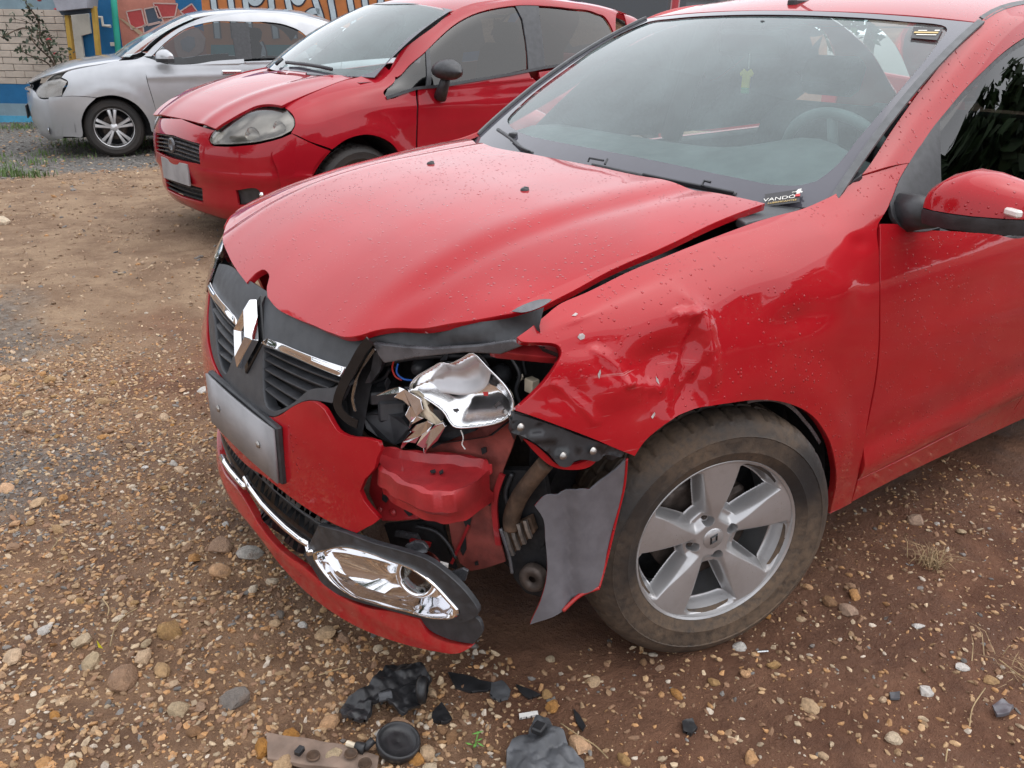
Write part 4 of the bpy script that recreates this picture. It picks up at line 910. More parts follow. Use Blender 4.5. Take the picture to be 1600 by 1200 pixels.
# fog lamp bezel: black carrier, chrome dish, lamp
CAR_ = [(0.3153,0.3689,1),(0.4013,0.3889),(0.4917,0.3988),(0.5628,0.4091),(0.6189,0.4099),(0.6653,0.387),(0.697,0.3564),(0.7127,0.3207),(0.6968,0.299),(0.6446,0.2716),(0.5852,0.2571),(0.4957,0.2389),(0.391,0.2152),(0.3029,0.2055),(0.2754,0.2273),(0.2332,0.2528,1),(0.2752,0.312)]
CHO = [(0.2814,0.2693),(0.3424,0.3249),(0.3948,0.3554),(0.466,0.3755),(0.5353,0.3812),(0.5856,0.3833),(0.6238,0.3694),(0.6609,0.3361),(0.6785,0.3135),(0.6725,0.2987),(0.6381,0.2799),(0.5644,0.2654),(0.4715,0.2454),(0.3921,0.2322),(0.3351,0.2379),(0.294,0.2584)]
car_ = panel('fog_lamp_carrier', LIP, CAR_, M['black_plastic'], car, res=.012, flange=.014, holes=[CHO], off=.003, edge=lambda d: .003*sst(0, .012, d))
FC = [(0.5715,0.34)][0]
def loft_rings(name, rings, mat, parent, ang=60):
    b_ = MB(); n = len(rings[0])
    for r in rings: b_.v += [tuple(map(float, p)) for p in r]
    for i in range(len(rings)-1):
        for k in range(n): b_.f.append((i*n+k, i*n+(k+1) % n, (i+1)*n+(k+1) % n, (i+1)*n+k))
    o = b_.build(name, mat, parent, True); sharp(o, ang); return o
oc = smooth_poly(CHO, .006); N_ = 72; L_ = np.concatenate([[0], np.cumsum(np.linalg.norm(np.roll(oc, -1, 0)-oc, axis=1))]); tt = np.linspace(0, L_[-1], N_, endpoint=False)
oc2 = np.concatenate([oc, oc[:1]]); oc = np.stack([np.interp(tt, L_, oc2[:, 0]), np.interp(tt, L_, oc2[:, 1])], -1); cen_ = oc.mean(0)
ang_ = np.arctan2(oc[:, 1]-FC[1], oc[:, 0]-FC[0]); mouth = np.stack([FC[0]+.042*np.cos(ang_), FC[1]+.044*np.sin(ang_)], -1)
def lring(q, off): p = LIP(q[:, 0], q[:, 1]); return p+np.array([.9, .42, .05])*off
rings = [lring(oc, -.004), lring(oc, .008), lring(cen_+(oc-cen_)*.985, .0115), lring(cen_+(oc-cen_)*.955, .0115), lring(cen_+(oc-cen_)*.93, .007), lring(cen_+(oc-cen_)*.915, -.006)]
inner = cen_+(oc-cen_)*.90
for t_, of in ((.0, -.012), (.06, -.022), (.40, -.040), (.90, -.044), (1.0, -.034)): rings.append(lring(inner*(1-t_)+mouth*t_, of))
ch = loft_rings('fog_lamp_bezel', rings, M['chrome'], car, 28)
fc = LIP(FC[0], FC[1])-np.array([.026, .010, 0]); fn = unit((.86, .5, .06)); fx = unit(np.cross((0, 0, 1), fn)); FR = np.stack([fx, np.cross(fn, fx), fn], 1)
MB().lathe([(.034, -.01), (.035, .014), (.040, .020), (.046, .015), (.047, -.02)], c=fc, axis='z', n=36, rot=FR).build('fog_lamp_ring', M['chrome'], car, True)
MB().lathe([(.0, -.035), (.022, -.030), (.033, -.012), (.037, .004)], c=fc, axis='z', n=30, rot=FR).build('fog_lamp_reflector', M['chrome_rough'], car, True)
MB().lathe([(.0, .010), (.018, .009), (.036, .004)], c=fc, axis='z', n=30, rot=FR).build('fog_lamp_glass', M['lens_glass'], car, True)
MB().box(fc-fn*.02, (.010, .010, .012), FR, .003).build('fog_lamp_red_reflection', M['wire_red'], car)  # red block standing for the dark red reflected inside the lamp
tb = [(0.6452,0.5141,0.3841),(0.6332,0.535,0.401),(0.6245,0.5502,0.4026),(0.6189,0.56,0.3905),(0.622,0.5546,0.3737),(0.6395,0.5241,0.3734)]
MB().prism(tb, (-.868, -.496, 0), .01).build('bracket_tab', M['bracket_grey'], car, False, .002)
MB().prism([(0.6107,0.5844,0.367),(0.6008,0.6018,0.3665),(0.6016,0.6004,0.3539),(0.6116,0.583,0.3559)], (-.868, -.496, 0), .01).build('bracket_tab', M['white_card'], car, False, .001)
MB().prism([(0.6035,0.6172,0.3594),(0.5902,0.6406,0.3774),(0.584,0.6515,0.3734),(0.5868,0.6465,0.3493),(0.5952,0.6318,0.3369),(0.6015,0.6208,0.3454)], (-.868, -.496, 0), .008).build('bracket_tab', M['bracket_grey'], car, False, .002)

# --- smashed headlight
HN = np.array([.868, .496, 0])
# upper lamp bracket (grey strip) and the crumpled black panel behind the bonnet lip
MB().prism([(0.6475,0.4233,0.7965),(0.614,0.482,0.8004),(0.5834,0.5355,0.8061),(0.5343,0.6214,0.8277),(0.5018,0.6783,0.8475),(0.4907,0.6978,0.8413),(0.514,0.657,0.8155),(0.5504,0.5932,0.8076),(0.6006,0.5054,0.7813),(0.6357,0.4439,0.758),(0.6424,0.4322,0.773)], -HN, .012).build('lamp_bracket', M['bracket_grey'], car, False, .003)
V = []; n1 = [(0.648,0.3681,0.7991),(0.6187,0.4193,0.821),(0.5836,0.4807,0.8365),(0.5497,0.54,0.8501),(0.517,0.5972,0.8621),(0.4854,0.6525,0.8797),(0.4551,0.7055,0.9074)]; n2 = [(0.6454,0.3927,0.7817),(0.6216,0.4344,0.7917),(0.5902,0.4894,0.795),(0.5562,0.5488,0.803),(0.5234,0.6063,0.8184),(0.4917,0.6617,0.8382),(0.4642,0.7099,0.8563)]
cpn = MB(); rows = [n1, (np.array(n1)+np.array(n2))/2+np.array([[.02*math.sin(k*2.2), .01*math.cos(k*3), .004*math.sin(k*5)] for k in range(7)]), n2]
R2 = [crv(r, 5) for r in rows]; m = len(R2[0])
cpn.add(np.concatenate(R2), [(r*m+i, r*m+i+1, (r+1)*m+i+1, (r+1)*m+i) for r in range(2) for i in range(m-1)]); cpn.build('lamp_support_panel', M['black_plastic'], car, True)
# lamp body: dark open shell
back = [(0.5802,0.2347,0.7212),(0.5176,0.3442,0.7335),(0.4582,0.4482,0.7522),(0.402,0.5466,0.7835),(0.3483,0.6405,0.7868),(0.3507,0.6364,0.739),(0.3728,0.5975,0.6477),(0.4,0.5499,0.5644),(0.4439,0.4732,0.5463),(0.4897,0.393,0.512),(0.5376,0.3091,0.484),(0.578,0.2384,0.5072),(0.5971,0.205,0.5632),(0.5947,0.2093,0.6416)]; front = [(0.6361,0.4089,0.7779),(0.5973,0.4769,0.7809),(0.543,0.5719,0.7983),(0.4917,0.6618,0.8357),(0.4669,0.705,0.8372),(0.4474,0.7393,0.8288),(0.4525,0.7302,0.7801),(0.4808,0.6807,0.6995),(0.5098,0.6301,0.6414),(0.5575,0.5466,0.6081),(0.6006,0.4712,0.5732),(0.6484,0.3874,0.5853),(0.6701,0.3495,0.6203),(0.6739,0.3429,0.669)]
sh = MB(); n = len(back); sh.add(list(front)+list(back), [(i, (i+1) % n, n+(i+1) % n, n+i) for i in range(n)]+[tuple(range(n, 2*n))]); sh.build('headlamp_shell', M['dark_void'], car, True)
# broken lens edge along the grille side
le = crv([(0.6596,0.4385,0.8086),(0.6694,0.4213,0.7847),(0.6812,0.4006,0.745),(0.6919,0.382,0.7075),(0.6998,0.3681,0.6702),(0.6982,0.3708,0.6498),(0.6891,0.3868,0.6335),(0.6782,0.4059,0.6265)], 5); strip('lens_remnant', le, .020, .004, M['gloss_black'], car, HN)
le2 = crv([(0.6495,0.436,0.7888),(0.6586,0.42,0.7635),(0.668,0.4036,0.7363),(0.6732,0.3945,0.7073),(0.6771,0.3877,0.6756),(0.6749,0.3915,0.6484)], 5); strip('lens_edge', le2, .006, .003, M['lens_glass'], car, HN)
# reflector bowl
RO = [(0.5926,0.4649,0.6995),(0.5895,0.4704,0.7169),(0.5815,0.4843,0.7346),(0.5695,0.5054,0.752),(0.5584,0.5248,0.7676),(0.5489,0.5414,0.7681),(0.5368,0.5627,0.7825),(0.5248,0.5836,0.7966),(0.5104,0.6089,0.7744),(0.494,0.6376,0.7489),(0.4841,0.6548,0.7251),(0.4813,0.6597,0.7038),(0.4863,0.6509,0.6833),(0.5001,0.6269,0.6646),(0.5222,0.5882,0.6491),(0.54,0.5571,0.6421),(0.5475,0.5438,0.6516),(0.555,0.5307,0.6707),(0.573,0.4993,0.6887)]
RC = np.mean(RO, 0); RU = unit(np.cross((0, 0, 1), HN)); RV = np.array([0, 0, 1.])
def RPL(u, v): 
    u, v = np.broadcast_arrays(np.asarray(u, float), np.asarray(v, float)); return RC+u[..., None]*RU+v[..., None]*RV
ro = [((np.array(p)-RC)@RU, (np.array(p)-RC)@RV, 1 if i in (7, 17) else 0) for i, p in enumerate(RO)]
def bowl(d): return -.055*sst(-.012, .050, d)+.055*float(sst(-.012, .050, np.array(0.)))
refl = panel('headlamp_reflector', RPL, ro, M['chrome_rough'], car, res=.005, flange=.006, edge=bowl, disp=lambda uv, p: -.25*(uv[:, 1]-.01)*.35)
UP = [(0.5883,0.4725,0.7037),(0.5852,0.4778,0.7198),(0.5781,0.4904,0.7331),(0.5682,0.5077,0.7484),(0.5571,0.5271,0.7627),(0.5476,0.5438,0.7646),(0.5354,0.565,0.7777),(0.5248,0.5836,0.7876),(0.5156,0.5997,0.7739),(0.5116,0.6067,0.7532),(0.5135,0.6033,0.7329),(0.5222,0.5882,0.7139),(0.537,0.5622,0.7019),(0.5576,0.5262,0.6984),(0.575,0.4958,0.6976)]
up_ = [((np.array(p)-RC)@RU, (np.array(p)-RC)@RV) for p in UP]
panel('reflector_inset', RPL, up_, M['reflector_matt'], refl, res=.008, flange=.004, off=-.020, edge=lambda d: -.012*sst(0, .03, d), disp=lambda uv, p: -.25*(uv[:, 1]-.01)*.35)
tag(refl, 'broken chrome headlamp reflector bowl')
rim_ = crv(list(RO)+[RO[0]], 3); rb_ = MB(); rb_.tube(rim_-RV*0+HN*(-.25*((rim_-RC)@RV-.01)*.35)[:, None]+HN*.001, .0022, 6, False); rb_.build('reflector_rim', M['chrome'], refl, True)
for k, pp in enumerate([[(0.5071,0.5945,0.719),(0.5018,0.6038,0.7209),(0.5017,0.6038,0.713),(0.5057,0.5968,0.7115)], [(0.5447,0.5287,0.6673),(0.5336,0.5481,0.6742),(0.5322,0.5505,0.6693),(0.5405,0.5359,0.6634)], [(0.4957,0.6144,0.6938),(0.4904,0.6236,0.7064),(0.4884,0.6271,0.7019),(0.493,0.6191,0.6895)]]):
    q = np.array(pp); b_ = MB(); b_.prism(q, HN, .002); b_.build('reflector_clip', M['ink_red' if k == 0 else 'bracket_grey'], refl)
MB().lathe([(.003, .0), (.006, .001), (.007, -.004)], c=[(0.4877,0.6345,0.6843)][0], axis='x', n=14).build('adjuster_screw', M['steel'], refl)
# snapped lower legs of the reflector
def shard(name, d, px3, mat, t=.006, wob=.004, par=None):
    P = np.array(px3); 
    b_ = MB(); P = P+HN*np.array([wob*math.sin(i*2.3) for i in range(len(P))])[:, None]; b_.prism(P, -HN, t); return b_.build(name, mat, par or car, False, .001)
shard('reflector_fragment', 0, [(0.6121,0.4712,0.7104),(0.6045,0.4845,0.705),(0.5941,0.5026,0.6925),(0.5895,0.5107,0.6724),(0.5967,0.498,0.6559),(0.5912,0.5078,0.6512),(0.602,0.4889,0.6372),(0.6087,0.477,0.6149),(0.6055,0.4827,0.6386),(0.6095,0.4757,0.6538),(0.6064,0.4811,0.6715),(0.6119,0.4716,0.6832),(0.6217,0.4543,0.6879),(0.6158,0.4647,0.7009)], M['chrome'])
shard('reflector_fragment', 0, [(0.5707,0.5496,0.6545),(0.5674,0.5555,0.6476),(0.578,0.5368,0.6101),(0.5881,0.5192,0.5891),(0.5918,0.5127,0.5747),(0.5938,0.5092,0.5867),(0.5994,0.4995,0.5957),(0.5948,0.5074,0.6173),(0.5848,0.525,0.6324),(0.5791,0.5349,0.6457)], M['chrome'])
shard('reflector_fragment', 0, [(0.5967,0.4921,0.6342),(0.5838,0.5147,0.649),(0.5783,0.5243,0.6415),(0.5841,0.5141,0.6225),(0.5927,0.499,0.6106),(0.5987,0.4885,0.5911),(0.6044,0.4786,0.5945),(0.6119,0.4654,0.577),(0.6164,0.4575,0.5708),(0.6117,0.4658,0.5915),(0.607,0.474,0.6104)], M['chrome'])
shard('lamp_frame', 0, [(0.5986,0.4747,0.7002),(0.5901,0.4895,0.7032),(0.5819,0.5039,0.6871),(0.5765,0.5133,0.6672),(0.5642,0.5349,0.6472),(0.5685,0.5274,0.6344),(0.5767,0.5129,0.6478),(0.5852,0.4982,0.6501),(0.5938,0.483,0.6412),(0.5892,0.491,0.6624),(0.5947,0.4815,0.6769),(0.5988,0.4743,0.6864)], M['cream_plastic'], .010)
shard('lamp_frame', 0, [(0.5802,0.5007,0.6746),(0.576,0.5082,0.679),(0.5637,0.5297,0.6506),(0.568,0.5222,0.6406)], M['rusty'], .010)
shard('lamp_frame', 0, [(0.5719,0.5154,0.6695),(0.5621,0.5324,0.6732),(0.5594,0.5371,0.6605),(0.5623,0.5321,0.6484),(0.5693,0.5199,0.6512)], M['black_plastic'], .012)
shard('lens_shard', 0, [(0.6463,0.4213,0.6838),(0.6315,0.4473,0.7029),(0.62,0.4675,0.7124),(0.6115,0.4822,0.7113),(0.6188,0.4696,0.7006),(0.6332,0.4443,0.69)], M['chrome'])
# black lamp module and lower housing
b_ = MB(); c_ = np.array([(0.5879,0.3825,0.6297)][0]); b_.box(c_, (.028, .034, .022), rotm((0, 0, 1), -.5) @ rotm((1, 0, 0), .15), .005); b_.box(c_+np.array([.0, -.03, .03]), (.03, .05, .014), rotm((0, 0, 1), -.5), .004); b_.build('lamp_module', M['black_plastic'], car)
shard('lamp_housing', 0, [(0.6458,0.3618,0.6213),(0.6319,0.3861,0.6324),(0.6156,0.4146,0.63),(0.5994,0.443,0.6334),(0.591,0.4577,0.6139),(0.5959,0.449,0.5803),(0.608,0.428,0.5695),(0.6214,0.4045,0.5698),(0.6288,0.3915,0.5756),(0.6404,0.3712,0.5943)], M['black_plastic'], .03, .006)
shard('lamp_housing', 0, [(0.6342,0.4022,0.7688),(0.6269,0.415,0.7738),(0.6244,0.4194,0.7585),(0.6279,0.4132,0.7302),(0.6341,0.4024,0.7144),(0.6411,0.3901,0.6982),(0.6448,0.3837,0.6997),(0.6397,0.3927,0.7263)], M['black_plastic'], .015, .006)
shard('lamp_housing', 0, [(0.5651,0.493,0.6004),(0.5449,0.5283,0.6339),(0.5172,0.5768,0.642),(0.5137,0.5828,0.6351),(0.5366,0.5428,0.6091),(0.5523,0.5153,0.5885),(0.5624,0.4976,0.5756)], M['dark_void'], .02)
def wire(pts, m, r): b2 = MB(); b2.tube(crv(pts, 6), r, 6); b2.build('wire', M[m], car, True)
wire([(0.5971,0.4167,0.749),(0.5997,0.4123,0.7304),(0.5964,0.418,0.7135),(0.5892,0.4305,0.7077)], 'wire_red', .002); wire([(0.5958,0.4291,0.7444),(0.5976,0.4259,0.7247),(0.5906,0.4381,0.7133),(0.5806,0.4557,0.714)], 'wire_blue', .0022)
wire([(0.5404,0.5664,0.6361),(0.5377,0.5712,0.6206),(0.5391,0.5687,0.6061),(0.5357,0.5747,0.5963)], 'white_card', .0014); wire([(0.4151,0.6042,0.79),(0.4162,0.6024,0.7631),(0.4132,0.6076,0.7373)], 'black_plastic', .003)
MB().box([(0.4273,0.6434,0.7297)][0], (.010, .012, .014), None, .002).build('connector', M['cream_plastic'], car)

# --- bare metal behind the missing bumper corner
# bumper carrier: rounded red pressing
top_b = [(0.6461,0.4163,0.57),(0.6198,0.4531,0.57),(0.5855,0.4954,0.57),(0.5361,0.5414,0.57),(0.5059,0.5872,0.57),(0.5071,0.6232,0.57)]; top_f = [(0.6671,0.4655,0.562),(0.6681,0.5145,0.562),(0.6556,0.5836,0.562),(0.6335,0.6271,0.562),(0.5877,0.6451,0.562),(0.5013,0.6153,0.562)]
V = []; A = crv(top_b, 8); B = crv(top_f, 8); m = len(A); rows = [A+np.array([0, 0, .004]), A+(B-A)*.06+np.array([0, 0, .004]), A+(B-A)*.12+np.array([0, 0, -.013]), A+(B-A)*.55+np.array([0, 0, -.014]), A+(B-A)*.90+np.array([0, 0, -.008]), B+np.array([0, 0, -.003]), B+np.array([.006, .003, -.009]), B+np.array([.007, .003, -.046]), B+np.array([-.008, -.006, -.062]), B+np.array([-.010, -.007, -.080]), B+np.array([-.07, -.04, -.086])]
rows = [r_+np.stack([.0022*np.sin(np.arange(m)*.7+k_), 0*np.arange(m), .0012*np.cos(np.arange(m)*.9+k_*2)], -1) for k_, r_ in enumerate(rows)]
bb = MB(); bb.add(np.concatenate(rows), [(r*m+i, r*m+i+1, (r+1)*m+i+1, (r+1)*m+i) for r in range(len(rows)-1) for i in range(m-1)]); bm_ = bb.build('bumper_carrier', M['inner_red'], car, True); sharp(bm_, 34)
tag(bm_, 'red pressed metal bumper carrier laid bare')
for pp in [[(0.6027,0.5502,0.557),(0.5917,0.5516,0.557),(0.5965,0.5612,0.557),(0.605,0.5583,0.557)], [(0.5914,0.5649,0.557),(0.5795,0.5604,0.557),(0.5843,0.57,0.557),(0.5937,0.5729,0.557)]]:
    hb = MB(); hb.prism(np.array(pp), (0, 0, 1), .003); hb.build('slot', M['dark_void'], bm_)
# carrier end bracket with slots
MB().prism([(0.6382,0.4053,0.5427),(0.6224,0.433,0.511),(0.6019,0.4689,0.4919),(0.591,0.4879,0.4775),(0.5969,0.4777,0.4293),(0.5919,0.4864,0.4133),(0.6186,0.4396,0.3953),(0.6373,0.4069,0.3859),(0.6458,0.3921,0.4209),(0.652,0.3811,0.4489),(0.6469,0.3901,0.497)], -HN, .012).build('carrier_bracket', M['inner_red'], car, False, .004)
for pp in [[(0.6332,0.4202,0.5088),(0.6272,0.4306,0.5055),(0.6268,0.4314,0.4559),(0.6317,0.4228,0.4383),(0.6362,0.415,0.4438)], [(0.6097,0.4613,0.4412),(0.6045,0.4703,0.4361),(0.601,0.4765,0.424),(0.6048,0.4698,0.4191),(0.6106,0.4596,0.43)]]:
    MB().prism(pp, HN, .003).build('slot', M['dark_void'], bm_)
for pp in [[(0.6222,0.4374,0.4678)], [(0.6231,0.4357,0.4183)], [(0.6393,0.4075,0.4166)]]:
    MB().lathe([(.0, .008), (.006, .007), (.009, .0)], c=pp[0], axis='x', n=12).build('bolt_head', M['inner_red'], bm_, True)
# apron panel
ap_ = np.array([(0.5619,0.4581,0.5741),(0.5326,0.5095,0.612),(0.501,0.5649,0.6553),(0.4638,0.6298,0.6763),(0.4557,0.644,0.6591),(0.4632,0.631,0.6008),(0.4723,0.615,0.5471),(0.4776,0.6057,0.5084),(0.4794,0.6025,0.4482),(0.4733,0.6132,0.375),(0.468,0.6225,0.3342),(0.4897,0.5846,0.3063),(0.5082,0.5521,0.2879),(0.521,0.5299,0.3018),(0.5298,0.5144,0.3452),(0.534,0.5071,0.3982),(0.5413,0.4943,0.4179),(0.558,0.465,0.4002),(0.5671,0.4492,0.4672)])
b_ = MB(); b_.prism(ap_, -HN, .006); apn = b_.build('front_apron', M['dusty_red'], car, False, .002)
for pp in [[(0.5159,0.5427,0.4322),(0.5101,0.5529,0.4427),(0.5072,0.558,0.4274),(0.5101,0.5529,0.4013),(0.5145,0.5452,0.3991),(0.5174,0.5401,0.4131)], [(0.519,0.5373,0.3656),(0.5146,0.5451,0.3741),(0.5139,0.5463,0.343),(0.5176,0.5397,0.3251),(0.5206,0.5345,0.3362)], [(0.4973,0.5753,0.5881),(0.4918,0.5849,0.5933),(0.4911,0.5862,0.5822),(0.4959,0.5777,0.5745)], [(0.5043,0.5631,0.3164),(0.5006,0.5695,0.3216),(0.4998,0.5708,0.3124),(0.5035,0.5644,0.3088)], [(0.5216,0.5327,0.4659),(0.5158,0.5429,0.4702),(0.5173,0.5403,0.4635),(0.5216,0.5327,0.4614)], [(0.4887,0.5904,0.4904),(0.4858,0.5953,0.4858),(0.4872,0.593,0.4614),(0.49,0.5881,0.463)]]:
    MB().prism(pp, HN, .002).build('slot', M['dark_void'], apn)
strip('weld_seam', crv([(0.5115,0.5525,0.4047),(0.5197,0.5382,0.3615),(0.5257,0.5276,0.3314),(0.5319,0.5167,0.299)], 4), .006, .003, M['inner_red'], apn, HN)
strip('weld_seam', crv([(0.4743,0.6176,0.5417),(0.4809,0.606,0.495),(0.4821,0.6039,0.4498),(0.4774,0.6121,0.376)], 4), .012, .006, M['inner_red'], apn, HN)
# inner wheel-arch side of the apron, dark parts in the gap
MB().prism([(0.46,0.5861,0.5309),(0.4323,0.6345,0.5431),(0.4118,0.6704,0.5378),(0.4038,0.6845,0.4611),(0.4094,0.6747,0.3827),(0.4227,0.6514,0.3287),(0.444,0.6141,0.3009),(0.4553,0.5943,0.3426),(0.4609,0.5845,0.4331)], -HN, .02).build('arch_liner', M['dark_void'], car)
tb_ = MB(); tb_.tube(crv([(0.4282,0.6921,0.5821),(0.441,0.6698,0.5425),(0.454,0.647,0.4961),(0.4619,0.6333,0.4479),(0.4616,0.6337,0.4179)], 5), [.018]*21, 10); tb_.build('rusty_rail', M['rusty'], car, True)
cg = MB(); base_ = np.array([(0.47,0.619,0.4105),(0.4425,0.6671,0.4545),(0.4366,0.6775,0.4216),(0.461,0.6347,0.3536)])
cg.prism(base_, -HN, .02); cgo = cg.build('alternator_case', M['rusty'], car, False, .003)
for k in range(4):
    a = base_[0]+(base_[1]-base_[0])*(k+.5)/4; b = base_[3]+(base_[2]-base_[3])*(k+.5)/4
    strip('cooling_fin', [a+HN*.004, (a+b)/2+HN*.006, b+HN*.004], .007, .008, M['steel'], cgo, HN)
MB().lathe([(.008, .004), (.009, .010), (.026, .012), (.030, .004), (.030, -.01)], c=[(0.4372,0.6765,0.3121)][0], axis='z', n=26, rot=FR).build('pulley', M['brake'], car, True)
MB().prism([(0.4479,0.6072,0.3307),(0.4094,0.6747,0.3827),(0.3942,0.7013,0.3131),(0.4,0.6911,0.2456),(0.4289,0.6406,0.2447),(0.4438,0.6144,0.2768)], -HN, .03).build('subframe_end', M['dark_void'], car, False, .01)
wire([(0.4841,0.6245,0.4215),(0.4783,0.6348,0.3881),(0.4731,0.6439,0.3524),(0.4707,0.6481,0.3225)], 'bracket_grey', .004)
# bumper bracket bolted under the fender
bk = [(0.5428,3.761,1),(0.5008,3.42),(0.4488,3.107),(0.3682,2.769),(0.3247,2.57,1),(0.334,2.486,1),(0.3716,2.559),(0.3836,2.499),(0.4115,2.554),(0.4333,2.555),(0.4422,2.483),(0.4621,2.503),(0.4729,2.621),(0.4947,2.813),(0.5212,3.024),(0.549,3.184,1)]
bko = panel('fender_bracket', SIDE, bk, M['black_plastic'], car, res=.012, sc=SIDE_SC, flange=.02, off=-.018, disp=lambda uv, p: .008*np.round(2*vnoise(uv[:, 0]*38, uv[:, 1]*5, 4))/2)
for p in [(0.5277,0.7511,0.7089),(0.4532,0.7836,0.6429),(0.3934,0.7996,0.6422)]:
    MB().lathe([(.0, .006), (.005, .005), (.008, .0)], c=np.array(p)+np.array([.006, -.006, 0]), axis='y', n=16).build('rivet', M['steel'], bko, True)
panel('fender_return', SIDE, [(0.528,2.995,1),(0.4972,2.784),(0.4765,2.604),(0.4622,2.484),(0.4371,2.438),(0.3715,2.515,1),(0.3845,2.393),(0.4371,2.369),(0.472,2.465),(0.5033,2.708)], RP, car, res=.015, sc=SIDE_SC, flange=.01, off=-.03)
# torn bumper corner, its unpainted inside facing out
FL = np.array([(0.3052,0.7971,0.5917),(0.3393,0.78,0.5629),(0.3727,0.7633,0.5395),(0.3925,0.7534,0.5457),(0.4094,0.745,0.5418),(0.4272,0.7361,0.5296),(0.4476,0.7259,0.5289),(0.4673,0.716,0.5041),(0.453,0.7232,0.4782),(0.447,0.7262,0.4265),(0.4436,0.7279,0.3497),(0.4527,0.7233,0.2954),(0.4715,0.7139,0.2301),(0.4443,0.7275,0.2501),(0.4148,0.7423,0.2681),(0.3808,0.7593,0.2949),(0.345,0.7772,0.3073),(0.3305,0.7844,0.355),(0.3129,0.7932,0.4478),(0.3034,0.798,0.5253)])
FN = np.array([.447, .894, 0]); FCN = FL.mean(0); FU = unit(np.cross((0, 0, 1), FN)); FV = np.array([0, 0, 1.])
def FPL(u, v): u, v = np.broadcast_arrays(np.asarray(u, float), np.asarray(v, float)); return FCN+u[..., None]*FU+v[..., None]*FV
fo = [((p-FCN)@FU, (p-FCN)@FV, 1 if i in (0, 2, 5, 7, 12, 16) else 0) for i, p in enumerate(FL)]
def flap_d(uv, p): return .008*(uv[:, 1]/.13)**2-.014*(uv[:, 0]/.07)**2+.004*np.sin(uv[:, 0]*60+uv[:, 1]*14)-.012*np.maximum(0, 1-np.abs(uv[:, 0]+.01+.1*uv[:, 1])/.02)
flap = panel('torn_bumper_corner', FPL, fo, M['flap_grey'], car, res=.012, flange=.004, disp=flap_d)
tag(flap, 'torn-off bumper corner showing its grey unpainted inner face')
panel('painted_face', FPL, fo, RP, flap, res=.014, flange=0, off=-.004, disp=flap_d)
ed = [((p-FCN)@FU, (p-FCN)@FV) for p in FL[[0, 19, 18, 17, 16]]]; ed3 = FPL(np.array([e[0] for e in ed]), np.array([e[1] for e in ed])); dd = flap_d(np.array(ed), None)
eb = MB(); eb.tube(crv(ed3+FN*dd[:, None], 6), .0032, 6); eb.build('painted_edge', RP, flap, True)
ed = [((p-FCN)@FU, (p-FCN)@FV) for p in FL[[16, 15, 14]]]; ed3 = FPL(np.array([e[0] for e in ed]), np.array([e[1] for e in ed])); dd = flap_d(np.array(ed), None)
eb = MB(); eb.tube(crv(ed3+FN*dd[:, None], 6), .0045, 6); eb.build('painted_edge', RP, flap, True)
# arch lip tape remains
strip('arch_liner_edge', SIDE(np.linspace(.0, -.30, 12), np.array([2.80, 2.78, 2.74, 2.68, 2.6, 2.5, 2.36, 2.2, 2.02, 1.85, 1.65, 1.45]))-np.array([0, .016, .002]), .008, .003, M['bracket_grey'], car, (0, 1, 0))
# loose bits left in the lamp bay: splinters of lens, sockets, clips
rb2 = np.random.default_rng(23)
base_pts = [(0.6157,0.4044,0.6969),(0.6014,0.4294,0.6811),(0.5875,0.4536,0.6441),(0.5702,0.4839,0.5868),(0.5814,0.4644,0.5677),(0.545,0.5282,0.6226),(0.5309,0.5527,0.6338),(0.5137,0.5828,0.6406),(0.4968,0.6124,0.6514),(0.6456,0.352,0.6864),(0.6535,0.3383,0.6263),(0.6364,0.3682,0.611),(0.6178,0.4008,0.6038),(0.5947,0.4411,0.6484),(0.5758,0.4741,0.7109),(0.6151,0.4055,0.7248),(0.5508,0.5179,0.773),(0.5039,0.6,0.7882),(0.4777,0.646,0.7452),(0.4675,0.6638,0.6964),(0.4592,0.6783,0.8027),(0.4465,0.7004,0.7942)]
for k, c in enumerate(base_pts):
    s_ = rb2.uniform(.008, .020); a = rb2.normal(size=3); a /= np.linalg.norm(a); b = np.cross(a, rb2.normal(size=3)); b /= np.linalg.norm(b); c = np.array(c)-HN*rb2.uniform(0, .05)
    n_ = np.cross(a, b); pts = [c+a*s_*rb2.uniform(.6, 1.4), c+b*s_*rb2.uniform(.3, .8), c-a*s_*rb2.uniform(.4, 1.2), c-b*s_*rb2.uniform(.2, .7)]
    MB().prism(pts, n_, .0025).build('lens_splinter', M[['black_plastic', 'bracket_grey', 'black_plastic', 'chrome', 'gloss_black'][k % 5]], car)
for k, pp in enumerate([(0.6023,0.3573,0.6606),(0.5545,0.4409,0.7293),(0.4711,0.5869,0.7372)]):
    MB().lathe([(.0, .014), (.012, .013), (.014, .0), (.020, -.004), (.021, -.03)], c=pp, axis='z', n=20, rot=FR).build('bulb_socket', M['black_plastic'], car, True)
wire([(0.6005,0.3805,0.7274),(0.571,0.4323,0.7508),(0.5285,0.5066,0.7699),(0.4812,0.5894,0.7851),(0.4422,0.6576,0.7926)], 'black_plastic', .005)
wire([(0.6274,0.3134,0.64),(0.611,0.342,0.6748),(0.5955,0.3692,0.6945),(0.5875,0.3831,0.7183)], 'black_plastic', .004)
wire([(0.4582,0.6196,0.7843),(0.45,0.6338,0.7543),(0.4536,0.6275,0.72),(0.4474,0.6385,0.6887)], 'black_plastic', .004)
wire([(0.4527,0.6191,0.5356),(0.4593,0.6075,0.4885),(0.4547,0.6155,0.4458),(0.4601,0.6062,0.3974)], 'black_plastic', .005)
wire([(0.5752,0.445,0.3713),(0.5523,0.4851,0.3703),(0.5374,0.5111,0.3464),(0.5286,0.5266,0.316)], 'black_plastic', .004)
